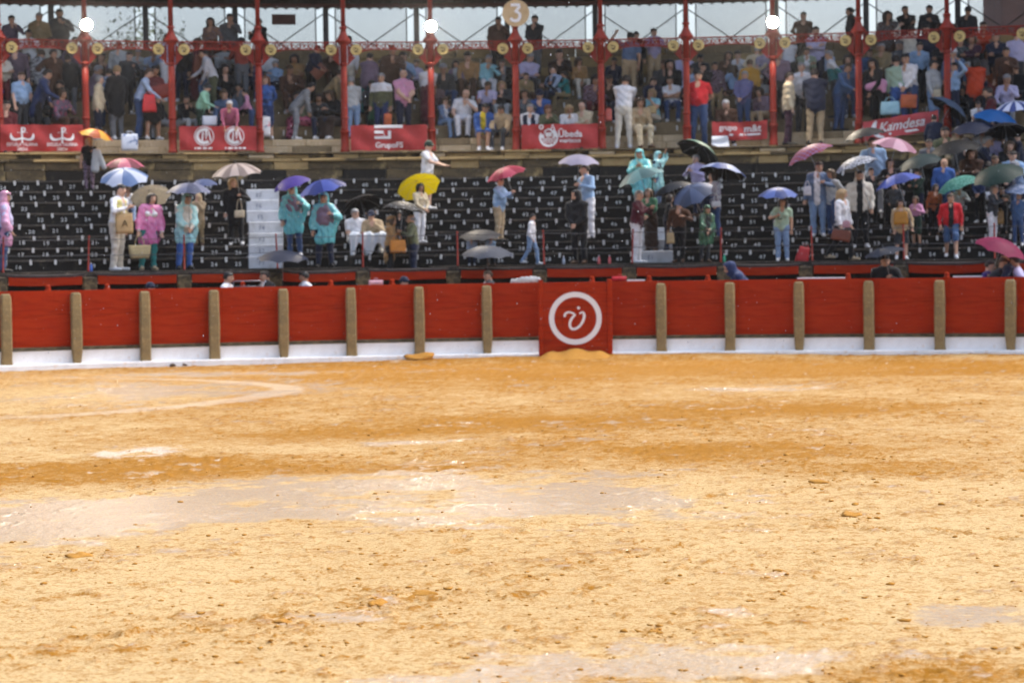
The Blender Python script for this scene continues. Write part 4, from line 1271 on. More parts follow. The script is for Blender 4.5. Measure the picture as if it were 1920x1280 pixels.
def make_body(pose, wear, fem, fat, rise, h, seed, headyaw=0.0):
    """returns verts, quads, labels, joints (local, facing -Y, 1.72 m tall figure)"""
    g = random.Random(seed)
    kind, lf, ls, armr, arml, legs = POSES[pose]
    if pose == 'stand':
        armr, arml = g.choice([('down', 'relax'), ('relax', 'hip'), ('clasp', 'clasp'), ('phone', 'phone'), ('bag', 'down'), ('back', 'back'), ('chin', 'relax'), ('cross', 'cross'), ('phone', 'down'), ('relax', 'bag')]); lf += g.uniform(-2, 7)
    if pose == 'sit':
        armr, arml = g.choice([('lap', 'lap'), ('lap', 'knee'), ('cross', 'cross'), ('phone', 'lap'), ('chin', 'lap'), ('clasp', 'clasp')]); lf += g.uniform(-3, 14)
    lf += g.uniform(-2, 3); ls += g.uniform(-5, 5)
    A = np.array
    sw = .168 if fem else .192
    hipx = .092 if fem else .088
    pz = .93
    base = 0.0
    if kind == 't': base = -(pz - .115)          # seat surface at z = 0
    # upper body joints in the upright frame, then leaned about the hips
    Rl = Matrix.Rotation(R_(lf), 3, 'X') @ Matrix.Rotation(R_(ls), 3, 'Y')
    Rl = np.array(Rl)
    piv = A([0, 0, pz])
    T = lambda p: Rl @ (A(p, float) - piv) + piv + A([0, 0, base])
    fw = Rl @ A([0, -1, 0]); up = Rl @ A([0, 0, 1]); rt = A([1.0, 0, 0])
    pr = []
    def add(a, b, ra, rb, lab, k=.03, f=None, fl=1.0):
        pr.append((A(a, float), A(b, float), ra, rb, lab, k, A(fw if f is None else f, float), fl))
    jacket = 'j' in wear; poncho = False; short = 's' in wear; skirt = 'k' in wear; lskirt = 'l' in wear; shorts = 'h' in wear; hood = 'o' in wear and 'p' not in wear; dress = 'd' in wear; vest = 'v' in wear; coat = 'c' in wear
    e = .016 if (jacket or coat) else 0.0
    if fem: cw_, ww, hw_ = .148, .128, .162
    else: cw_, ww, hw_ = .168, .152, .158
    cw_ += fat * .02; ww += fat * .05; hw_ += fat * .025
    bl = BOT
    add(T((0, .005, .93)), T((0, .0, 1.0)), hw_, hw_ * .97, BOT, .05, None, .70)
    add(T((0, 0, 1.02)), T((0, -.01, 1.16)), ww + e + .008, ww * 1.02 + e + .008, TOP, .06, None, .70)
    add(T((0, -.01, 1.16)), T((0, -.005, 1.33)), ww * 1.02 + e, cw_ + e, TOP, .06, None, .66)
    add(T((-sw * .74, 0, 1.395)), T((sw * .74, 0, 1.395)), .068 + e, .068 + e, TOP, .05)
    add(T((-sw * .4, .005, 1.43)), T((sw * .4, .005, 1.43)), .045 + e, .045 + e, TOP, .04)
    if fat > .4: add(T((0, -.09, 1.08)), T((0, -.085, 1.14)), .095, .09, TOP, .09)
    if fem:
        for s in (-1, 1): add(T((s * .065, -.085, 1.27)), T((s * .07, -.09, 1.265)), .058, .055, TOP, .05)
    if not (skirt or lskirt):   # shirt hem outside the trousers
        hem = .84 if (jacket or coat) else .90
        if coat: hem = .62
        if jacket or coat or g.random() < .6: add(T((0, .0, hem + .05)), T((0, 0, 1.08)), hw_ + .012 + e, ww + .012 + e, TOP, .03, None, .70)
    # head and neck
    hy = R_(headyaw)
    hz = 1.605 + g.uniform(-.004, .004); nod = R_(g.uniform(2, 10) + (14 if kind == 't' else 0) * g.random() - lf * .45)
    Rh = Rl @ np.array(Matrix.Rotation(hy, 3, 'Z') @ Matrix.Rotation(nod, 3, 'X'))
    hc = T((0, -.022, hz)); hf = Rh @ A([0, -1, 0]); hu = Rh @ A([0, 0, 1]); hr = Rh @ A([1, 0, 0])
    add(T((0, .012, 1.41)), hc - hu * .05 - hf * .02, .056, .052, SKIN, .03)
    add(hc + hu * .035 - hf * .008, hc - hu * .03 + hf * .004, .077, .069, SKIN, .03, hf, 1.2)
    add(hc - hu * .03 + hf * .025, hc - hu * .078 + hf * .038, .058, .036, SKIN, .035)
    add(hc + hf * .088 + hu * .012, hc + hf * .108 - hu * .018, .009, .015, SKIN, .012)
    for s in (-1, 1): add(hc + hr * s * .077 + hu * .01 - hf * .005, hc + hr * s * .079 - hu * .018 - hf * .003, .017, .013, SKIN, .01)
    # arms
    hands = []
    for s, an in ((1, armr), (-1, arml)):
        tx, ty, tz, pole = ARM[an]
        j = lambda: g.uniform(-.02, .02)
        sh_ = T((s * sw, .0, 1.395))
        tgt = T((s * tx + j(), ty + j(), tz + j()))
        if an == 'cross' and s < 0: tgt = tgt + A([0, -.03, .03])
        if an in ('reach',): tgt = T((s * tx, ty, tz)) + A([0, .1, -.1])
        if an == 'down' and lf > 20: tgt = A([sh_[0] + s * .03, sh_[1] - .06, sh_[2] - .53])
        el, hd = ik(sh_, tgt, .285, .262, A([s * pole[0], pole[1], pole[2]]))
        slv = 0.58 if short else 1.0
        ul = SKIN if vest and short else TOP
        if short:
            m = sh_ + (el - sh_) * .62
            add(sh_, m, .062, .058, ul, .035); add(m, el, .046, .041, SKIN, .012)
            add(el, hd, .041, .030, SKIN, .012)
        else:
            add(sh_, el, .062 + e * .7, .049 + e * .7, TOP, .035)
            we = hd - (hd - el) * .1
            add(el, we, .048 + e * .7, .040 + e * .5, TOP, .02)
            add(we, hd, .030, .028, SKIN, .01)
        d = nv(hd - el)
        sd = np.cross(d, fw if abs(d @ fw) < .8 else up); sd = nv(sd)
        nrm = np.cross(sd, d)
        pc = hd + d * .045
        add(hd + d * .01, hd + d * .075, .030, .036, SKIN, .015, nrm, .55)
        hands.append((hd, d, sd, nrm, pc, s))
    # legs
    feet_z = base if kind == 's' else -rise
    for s in (-1, 1):
        if kind == 's':
            hp = A([s * hipx, 0, pz - .01]); st = g.uniform(-.02, .05)
            if legs == 'w': kn = A([s * .095, -.16 if s > 0 else .05, .50]); ank = A([s * .1, -.20 if s > 0 else .28, .10 if s > 0 else .15])
            else:
                kn = A([s * (.095 + st * .5), g.uniform(-.03, .0), .49]); ank = A([s * (.10 + st), g.uniform(.0, .05), .095])
            toe = A([s * .025, -.2, 0.0]) 
        else:
            hp = A([s * hipx, .0, .115]); spread = g.uniform(.08, .16)
            kz = .16
            kn = A([s * (spread + .02), -.41, kz]); ank = A([s * spread, -.40 - g.uniform(-.06, .08), feet_z + .09])
            toe = A([s * .03, -.2, 0])
        tl = BOT; cl = BOT
        if skirt or shorts or dress: cl = SKIN
        if skirt or dress: tl = BOT
        r1, r2, r3 = (.094 + fat * .015, .07, .056) if cl == BOT else (.092, .056, .040)
        add(hp, kn, r1, .072 if tl == BOT else .06, tl, .03)
        if shorts and kind == 's': add(kn + A([0, 0, .02]), kn + A([0, 0, .13]), .082, .085, BOT, .02)
        add(kn, ank, .066 if cl == BOT else .056, r3, cl, .02)
        fz = ank[2] - .055
        heel = A([ank[0], ank[1] + .045, fz + .005]); tip = A([ank[0] + toe[0], ank[1] + toe[1] * .82, fz - .005])
        add(heel, tip, .043, .034, SHOE, .02)
        add(ank, A([ank[0], ank[1] - .01, fz + .03]), .042, .045, SHOE, .015)
    if skirt or lskirt or dress:
        ln = .10 if lskirt else (.42 if not dress else .36)
        if kind == 's':
            add((0, 0, .98), (0, 0, ln + .12), ww + .02, .19 if lskirt else .18, BOT, .04, A([0, -1, 0]), .8)
        else:
            add((-.09, 0, .11), (-.12, -.38, .15), .12, .1, BOT, .05); add((.09, 0, .11), (.12, -.38, .15), .12, .1, BOT, .05); add((0, 0, .1), (0, -.38, .13), .12, .1, BOT, .06)
            add((-.06, -.40, .10), (-.07, -.43, -.12 if not lskirt else feet_z + .1), .10, .115, BOT, .05); add((.06, -.40, .10), (.07, -.43, -.12 if not lskirt else feet_z + .1), .10, .115, BOT, .05)
    if hood:
        add(hc - hf * .035 + hu * .04, hc - hf * .03 - hu * .06, .103, .10, TOP, .03)
        add(hc - hf * .02 - hu * .10, T((0, .03, 1.42)), .10, .09, TOP, .04)
        add(hc + hu * .09 + hf * .03, hc + hu * .085 - hf * .02, .045, .05, TOP, .03)
    V, Q, lab = blend_surface(pr, h)
    # cloth folds: small shifts along the surface for clothed areas (before details are added)
    ph = [g.uniform(0, 6.28) for _ in range(4)]
    fold = .0055 * np.sin(V[:, 2] * 38 + 5 * np.sin(V[:, 0] * 9 + ph[0]) + ph[1]) + .005 * np.sin(V[:, 0] * 31 + V[:, 2] * 11 + ph[2])
    if poncho: fold = fold * .35 + .010 * np.sin(np.arctan2(V[:, 1], V[:, 0]) * 9 + ph[3] + V[:, 2] * 2.5) * np.clip(1.6 - V[:, 2], .2, 1)
    msk = np.zeros(len(V)); 
    cl_q = (lab == TOP) | (lab == BOT)
    msk[Q[cl_q].ravel()] = 1; msk[Q[~cl_q].ravel()] = 0
    rad = V - np.array([0, 0, 0]); rad = rad.copy(); rad[:, 2] = 0
    nr_ = np.linalg.norm(rad, axis=1, keepdims=True) + 1e-6
    V = V + rad / nr_ * (fold * msk)[:, None]
    V = list(map(tuple, V)); Fq = [tuple(q) for q in Q]; L_ = list(lab)
    def extra(v, f, m):
        o = len(V); V.extend([tuple(p) for p in v]); Fq.extend([tuple(i + o for i in q) for q in f]); L_.extend([m] * len(f))
    # fingers and thumb, rooted in the palm and curled
    for hd, d, sd, nrm, pc, s in hands:
        curl = nrm * (1 if (nrm @ fw) > 0 else -1)
        for q, (off, ln) in enumerate(((-.027, .058), (-.009, .070), (.009, .066), (.027, .052))):
            p0 = hd + d * .072 + sd * off
            p1 = p0 + d * ln * .5 + curl * .006; p2 = p1 + d * ln * .38 + curl * .026
            v, f = tube([Vector(p0), Vector(p1), Vector(p2)], [.0085, .008, .006], 4); extra(v, f, SKIN)
        t0 = hd + d * .025 + sd * (.028 * s); t1 = t0 + sd * (.024 * s) + d * .028 + curl * .01; t2 = t1 + d * .03 + curl * .012
        v, f = tube([Vector(t0), Vector(t1), Vector(t2)], [.011, .0095, .007], 4); extra(v, f, SKIN)
    # eyes, brows, mouth
    M3 = Matrix(((hr[0], -hf[0], hu[0], 0), (hr[1], -hf[1], hu[1], 0), (hr[2], -hf[2], hu[2], 0), (0, 0, 0, 1)))
    M3.translation = Vector(hc)
    def fbox(lo, hi, m):
        v, f = chbox(lo, hi); extra([M3 @ Vector(p) for p in v], f, m)
    for s in (-1, 1):
        fbox((s * .031 - .013, -.0885, .006), (s * .031 + .013, -.07, .017), DET)
        fbox((s * .031 - .018, -.0915, .026), (s * .031 + .018, -.07, .032), DET)
    fbox((-.022, -.0915, -.049), (.022, -.07, -.042), ACC)
    return np.array(V), Fq, L_, dict(head=(hc, hf, hu, hr), hands=[(x[4], x[1]) for x in hands], hf=hands, kind=kind, sw=sw, lf=lf, up=up, T=T, fw=fw, cap_M=M3)

def make_poncho(J, hood, seed, h=.024):
    """loose plastic shell hung over the shoulders and arms, with a hood open at the face"""
    A = np.array; T = J['T']; hc, hf, hu, hr = J['head']; g = random.Random(seed)
    fy = A([0., -1, 0]); pr = []
    zb = g.uniform(.50, .62) if J['kind'] == 's' else .02
    pr.append((T((0, 0, 1.33)), A([0, -.02, zb + .12]), .165, .215, 0, .05, fy, .68))
    pr.append((T((-.13, 0, 1.40)), T((.13, 0, 1.40)), .085, .085, 0, .05, fy, 1))
    for hd, d, sd, nrm, pc, s in J['hf']:
        el = hd - d * .22
        pr.append((T((s * .16, 0, 1.38)), el, .08, .078, 0, .05, fy, 1))
        pr.append((el, hd - d * .05, .07, .072, 0, .04, fy, 1))
        pr.append((el - A([0, 0, .03]), A([s * .19, el[1] * .5, max(zb + .25, el[2] - .34)]), .05, .05, 0, .08, fy, 1))
    if hood:
        pr.append((hc - hf * .03 + hu * .045, hc - hf * .03 - hu * .05, .104, .105, 0, .03, fy, 1))
        pr.append((hc - hf * .03 - hu * .08, T((0, .02, 1.42)), .1, .09, 0, .04, fy, 1))
        pr.append((hc + hu * .07 + hf * .05, hc + hu * .09, .05, .06, 0, .03, fy, 1))
    lo = np.min([np.minimum(p[0], p[1]) - max(p[2], p[3]) for p in pr], 0) - 3 * h
    hi = np.max([np.maximum(p[0], p[1]) + max(p[2], p[3]) for p in pr], 0) + 3 * h
    V, Q, _ = blend_surface(pr, h)
    ang_ = np.arctan2(V[:, 1], V[:, 0]); ph = [g.uniform(0, 6.28) for _ in range(4)]
    low = np.clip((1.45 + (0 if J['kind'] == 's' else -.8) - V[:, 2]) / .8, 0, 1)
    f = (.016 * np.sin(ang_ * 7 + ph[0] + 2 * np.sin(V[:, 2] * 3 + ph[1])) + .010 * np.sin(ang_ * 15 + ph[2] + V[:, 2] * 5)) * low + .006 * np.sin(V[:, 0] * 40 + V[:, 2] * 33 + ph[3])
    rad = V.copy(); rad[:, 2] = 0; rad /= (np.linalg.norm(rad, axis=1, keepdims=True) + 1e-6)
    V = V + rad * f[:, None]
    C = V[Q].mean(1)
    keep = C[:, 2] > zb + .02 * np.sin(C[:, 0] * 17)                       # open hem
    q = C - hc
    keep &= ~(((q @ hf) > .03) & (np.abs(q @ hr) < .075) & ((q @ hu) < .085) & ((q @ hu) > -.105))   # open face
    for hd, d, sd, nrm, pc, s in J['hf']:
        keep &= ~(((C - hd) @ d > -.03) & (np.linalg.norm(C - hd, axis=1) < .14))                    # open cuffs
    return V, Q[keep]

def make_hair(style, J, h=.021):
    hc, hf, hu, hr = J['head']
    pr = [(hc + hu * .045 - hf * .012, hc - hu * .0 - hf * .022, .088, .086, 0, .03, hf, 1.16)]
    A = np.array
    if style in ('long', 'bob'):
        dn = .17 if style == 'long' else .09
        if style == 'long': pr.append((hc - hf * .06, hc - hf * .075 - hu * .25, .075, .06, 0, .05, hr, 1.15))
        for s in (-1, 1): pr.append((hc + hr * s * .07 + hu * .03, hc + hr * s * .085 - hu * dn + hf * .01, .04, .035, 0, .04, hf, 1.2))
        pr.append((hc - hf * .055, hc - hf * .06 - hu * .08, .085, .075, 0, .05, hr, 1.1))
    if style == 'curly':
        pr.append((hc + hu * .04 - hf * .02, hc - hu * .05 - hf * .04, .108, .10, 0, .03, hf, 1.05))
    if style == 'bun':
        pr.append((hc - hf * .11 + hu * .03, hc - hf * .115 + hu * .02, .045, .04, 0, .02, hf, 1))
    lo = np.min([np.minimum(p[0], p[1]) - max(p[2], p[3]) * 1.2 for p in pr], 0) - 3 * h
    hi = np.max([np.maximum(p[0], p[1]) + max(p[2], p[3]) * 1.2 for p in pr], 0) + 3 * h
    n = np.ceil((hi - lo) / h).astype(int) + 1
    G = np.stack(np.meshgrid(*[lo[i] + h * np.arange(n[i]) for i in range(3)], indexing='ij'), -1)
    F = np.full(n, .3)
    for (a, b, ra, rb, lab, k, fw, fl) in pr:
        x = G - a; ab = b - a
        if fl != 1:
            q = 1 / fl - 1
            x = x + (x @ fw)[..., None] * q * fw; ab = ab + fw * (ab @ fw) * q
        t = np.clip((x @ ab) / (ab @ ab + 1e-9), 0, 1)
        d = np.linalg.norm(x - t[..., None] * ab, axis=-1) - (ra + (rb - ra) * t)
        hh = np.maximum(k - np.abs(F - d), 0) / k
        F = np.minimum(F, d) - hh * hh * k * .25
    q = G - hc
    u, f, r = q @ hu, q @ hf, np.abs(q @ hr)
    line = {'short': .045, 'grey': .05, 'long': .05, 'bob': .052, 'curly': .05, 'bun': .045, 'bald': .2, 'cap': .05}.get(style, .045)
    face = np.maximum(np.maximum(u - line, .012 - f), r - (.082 if style not in ('long', 'bob') else .062))      # in front of the ears and under the hair line
    if style in ('short', 'cap', 'bun'): face = np.minimum(face, np.maximum(u + .035, -1))
    if style == 'bald': face = np.minimum(np.maximum(u - .2, .0 - f) , np.maximum(-(u - .035), -1)); face = np.minimum(face, u + .045)
    F = np.maximum(F, -face)
    if style == 'curly':
        F = F + .007 * np.sin(G[..., 0] * 95) * np.sin(G[..., 2] * 90) * np.sin(G[..., 1] * 90)
    if style in ('long', 'bob'):
        F = F + .004 * np.sin((q @ hr) * 120)
    V, Q, _ = surf_nets(F.astype(np.float32), lo, h)
    return V, Q

# colours a person can wear (their own colours, before any light)
PAL = dict(white='#d8d9de', offwhite='#cdc7ba', cream='#c7b99c', beige='#b09a7a', khaki='#8d7b5a', tan='#9c7a50', brown='#4e3528', darkbrown='#32241e', rust='#8a4a26', camel='#a5773f', grey='#80848a', lightgrey='#a9adb0', midgrey='#63666b', charcoal='#34363a', black='#17171a',
           navy='#1c2238', darkblue='#24335a', blue='#3a5c9c', denim='#3f5a80', jeans='#33486e', lightjeans='#7791b3', skyblue='#8fadcf', paleblue='#a4b8d6', lilac='#a9a3c8', lavender='#b9b5d6', mauve='#7c6a7c', purple='#4d3a7c', plum='#3e2434', wine='#4f1c2a', maroon='#5c2328', red='#b81c26', redorange='#b23c1c', brick='#8c3a2c',
           pink='#c98fae', hotpink='#d05c9c', rose='#b0607a', coral='#c05a50', orange='#c86a24', mustard='#b3862c', yellow='#c8b02c', lemon='#d6cf8a', green='#3a6b4e', mint='#8fc4ab', palegreen='#a0b8a2', teal='#2f7d7d', turquoise='#5cb6bd', aqua='#8cc3d0', darkgreen='#23362c', olive='#565a41', sage='#7e8c78', steel='#5b6f8e')
def cloth(name, pattern=None):
    key = 'cloth_' + name + (('_' + pattern) if pattern else '')
    if key in MATS: return MATS[key]
    c = srgb(PAL[name])[:3]
    dk = tuple(x * .72 for x in c); lt_ = tuple(min(1, x * 1.2 + .01) for x in c)
    if pattern is None:
        return mat(key, c, .82, .25, noise=[(5, dk, .5, .72), (14, lt_, .56, .75)], bump=(16, .45, .02), sheen=.15)
    m = mat(key, c, .82, .25, noise=[(5, dk, .5, .72)], bump=(16, .4, .02))
    nt = m.node_tree; b = nt.nodes['Principled BSDF']
    prev = b.inputs['Base Color'].links[0].from_socket
    tc = nt.nodes.new('ShaderNodeTexCoord')
    kind, c2 = pattern.split(':')
    c2 = srgb(PAL[c2])
    if kind == 'stripe':
        w = nt.nodes.new('ShaderNodeTexWave'); w.bands_direction = 'Z'; w.inputs['Scale'].default_value = 7; w.inputs['Distortion'].default_value = .6
        fac = w.outputs['Fac']
    elif kind == 'check':
        w = nt.nodes.new('ShaderNodeTexChecker'); w.inputs['Scale'].default_value = 22; fac = w.outputs['Fac']
    else:
        w = nt.nodes.new('ShaderNodeTexVoronoi'); w.inputs['Scale'].default_value = 13; fac = w.outputs['Distance']
    nt.links.new(tc.outputs['Object'], w.inputs['Vector'])
    r = nt.nodes.new('ShaderNodeMapRange'); nt.links.new(fac, r.inputs['Value'])
    if kind == 'floral': r.inputs['From Min'].default_value = .42; r.inputs['From Max'].default_value = .34
    else: r.inputs['From Min'].default_value = .45; r.inputs['From Max'].default_value = .55
    mx = nt.nodes.new('ShaderNodeMix'); mx.data_type = 'RGBA'
    nt.links.new(r.outputs['Result'], mx.inputs[0]); nt.links.new(prev, mx.inputs[6]); mx.inputs[7].default_value = c2
    nt.links.new(mx.outputs[2], b.inputs['Base Color'])
    return m
def plastic(name):
    c = tuple(min(.9, x * 1.5 + .03) for x in srgb(PAL[name])[:3])
    return mat('rain_plastic_' + name, c, .2, .6, noise=[(7, tuple(min(1, x * 1.35 + .06) for x in c), .5, .7), (16, tuple(x * .65 for x in c), .55, .75)], bump=(9, .9, .03), alpha=.58)
SKINS = [mat('skin_a', (.52, .31, .21), .55, .35, noise=[(30, (.45, .25, .17), .5, .75)]), mat('skin_b', (.60, .38, .28), .55, .35, noise=[(30, (.54, .31, .23), .5, .75)]), mat('skin_c', (.40, .225, .145), .55, .35, noise=[(30, (.34, .19, .12), .5, .75)])]
HAIRM = {k: mat('hair_' + k, v, .5, .4, noise=[(60, tuple(x * .6 for x in v), .45, .7)], bump=(70, .6, .01)) for k, v in dict(black=(.012, .010, .010), dark=(.03, .02, .015), brown=(.075, .045, .025), auburn=(.14, .06, .03), blond=(.36, .24, .12), grey=(.28, .28, .29), white=(.55, .55, .56)).items()}
M_eye = mat('eye_dark', (.03, .022, .02), .3, .5)
M_lip = mat('lip', (.28, .10, .09), .5, .4)
SHOES = {k: mat('shoe_' + k, srgb(v)[:3], .5, .4) for k, v in dict(white='#cfcfd2', black='#19191b', brown='#4a3222', beige='#a8957a').items()}
PEOPLE = {}
PLACED = []

def place_row(tier, x, ytop, kind, want=None):
    """which step the figure stands or sits on, from where its head shows"""
    best = []
    if tier == 'U': rows = range(0, 7)
    elif tier == 'L': rows = range(0, 9)
    else: rows = [0]
    for k in rows:
        if tier == 'U':
            z = UFZ + URISE * k; edge = urow_r(k) if k else RW + .05
            r = (edge + .32) if k else RC + .17
        elif tier == 'L':
            z = FL + RISE * k; edge = row_r(k) if k else RING + 2.0
            r = edge + (.32 if k else .50)
        else: z, r, edge = .30, RING + .85, RING
        if kind == 't':
            if k == 0: continue
            r = edge + .16
        if tier == 'U' and k == 6 and kind == 's': r = edge + .26
        a, zt = at(x, ytop, r)
        H = zt - z
        tgt = 1.70 if kind == 's' else .915
        best.append((abs(H - tgt) / tgt, k, r, a, z, H))
    if want is not None:
        best = [b for b in best if b[1] == want] or best
    best.sort()
    for sc, k, r, a, z, H in best[:3]:
        if sc > .16: break
        p = P(r, a)
        if all((p - q).length > .34 or abs(z - qz) > .7 for q, qz in PLACED): return k, r, a, z, H
    return best[0][1:]

def person(tier, line, idx):
    f = [q.strip() for q in line.split('|')]
    pid, x, yt, pose, face, hair, top, bot, opts, desc = f
    x, yt = float(x), float(yt)
    kind = POSES[pose][0]
    o = dict(q.split('=') if '=' in q else (q, '1') for q in opts.split())
    k, r, a, z, H = place_row(tier, x, yt, kind, int(o['row']) if 'row' in o else None)
    if 'dz' in o: z += float(o['dz']); H -= float(o['dz'])
    PLACED.append((P(r, a), z))
    s = H / 1.72 if kind == 's' else H / .92
    if 'H' in o: s = float(o['H']) / 1.72
    s = min(max(s, .5), 1.16)
    seed = 1000 + idx * 7
    g = random.Random(seed)
    fem = hair.split('.')[0] in ('long', 'bob', 'bun') or 'f' in o
    wear = o.get('w', '')
    rise = (URISE if tier == 'U' else RISE) / s
    tl = {'f': 0, 'b': 180, 'l': 78, 'r': -78, 'fl': 35, 'fr': -35, 'bl': 140, 'br': -140}[face]
    turn = -R_(tl) + R_(g.uniform(-18, 18))
    V, F, L_, J = make_body(pose, wear, fem, float(o.get('fat', g.choice([0, 0, .2, .5]) if not fem else g.choice([0, 0, .3]))), rise, (.026 if tier == 'U' else .022) / max(s, .8), seed, float(o.get('yaw', g.uniform(-25, 25))))
    me = bpy.data.meshes.new('person')
    me.from_pydata([tuple(v) for v in V], [], F)
    tm, bm_ = top, bot
    if tier == 'U' and '~' not in top and 'yk' not in o and 'vest' not in o and g.random() < .15 and top not in ('white', 'black', 'red'):
        top = top + '~' + g.choice(['stripe:', 'check:']) + g.choice(['midgrey', 'lightgrey', 'mauve'])
    def cm(n, pl=False):
        if '~' in n: c, p = n.split('~'); return cloth(c, p)
        return plastic(n) if pl else cloth(n)
    mats = [SKINS[g.choice([0, 0, 1, 1, 2])], cm(top), cm(bot), SHOES[o.get('shoe', g.choice(['white', 'black', 'brown', 'black']))], M_eye, M_lip]
    L_ = np.array(L_, np.int32)
    C = np.array([V[q[0]] for q in F])
    off_ = 0 if kind == 's' else -(.93 - .115)
    if 'o' not in wear and g.random() < .7:      # open neckline
        nk = np.array(J['T']((0, -.075, 1.40)))
        L_[(L_ == TOP) & (np.linalg.norm((C - nk) * np.array([1.5, 1, .8]), axis=1) < g.uniform(.055, .085))] = SKIN
    if 'yk' in o:      # yoke of another colour
        L_[(L_ == TOP) & (C[:, 2] > 1.235 + off_)] = len(mats); mats.append(cm(o['yk']))
    if 'vest' in o:    # waistcoat over the shirt
        L_[(L_ == TOP) & (np.abs(C[:, 0]) < .155) & (C[:, 2] < 1.42 + off_) & ((np.abs(C[:, 0]) > .035) | (C[:, 1] > -.05))] = len(mats); mats.append(cm(o['vest']))
    if 'tee' in o:     # shirt showing in an open jacket
        L_[(L_ == TOP) & (np.abs(C[:, 0]) < .058) & (C[:, 1] < -.04)] = len(mats); mats.append(cm(o['tee']))
    for m in mats: me.materials.append(m)
    me.polygons.foreach_set('material_index', L_)
    me.polygons.foreach_set('use_smooth', [True] * len(F))
    me.update()
    bw = 1.11 if s > .8 else 1.03
    mw = frame(r, a, z, turn) @ Matrix.Diagonal((s * bw, s * bw, s, 1))
    ob = link('person', me, None, mw)
    if 'p' in wear:
        V4, Q4 = make_poncho(J, 'o' in wear, seed)
        link('rain_poncho', np_mesh('rain_poncho', V4, Q4, [plastic(o['pc'])]), ob)
    hs = hair.split('.')
    if 'p' in wear or 'o' not in wear or hs[0] in ('long', 'bob'):
        style, colr = hs[0], (hs[1] if len(hs) > 1 else 'dark')
        V2, Q2 = make_hair('short' if style == 'cap' else style, J)
        if len(Q2): link('hair', np_mesh('hair', V2, Q2, [HAIRM.get(colr, HAIRM['dark'])]), ob)
        if style == 'cap':
            hc, hf, hu, hr = J['head']
            V3, Q3, _ = blend_surface([(hc + hu * .07 - hf * .01, hc + hu * .045 - hf * .012, .085, .096, 0, .02, hf, 1.18), (hc + hu * .055 + hf * .05, hc + hu * .045 + hf * .15, .075, .05, 0, .02, hu, .22)], .02)
            link('cap', np_mesh('cap', V3, Q3, [cloth(hs[2] if len(hs) > 2 else 'navy')]), ob)
    PEOPLE[pid] = dict(ob=ob, mw=mw, J=J, r=r, a=a, z=z, s=s, x=x, kind=kind, k=k)
    return ob, desc, kind, x
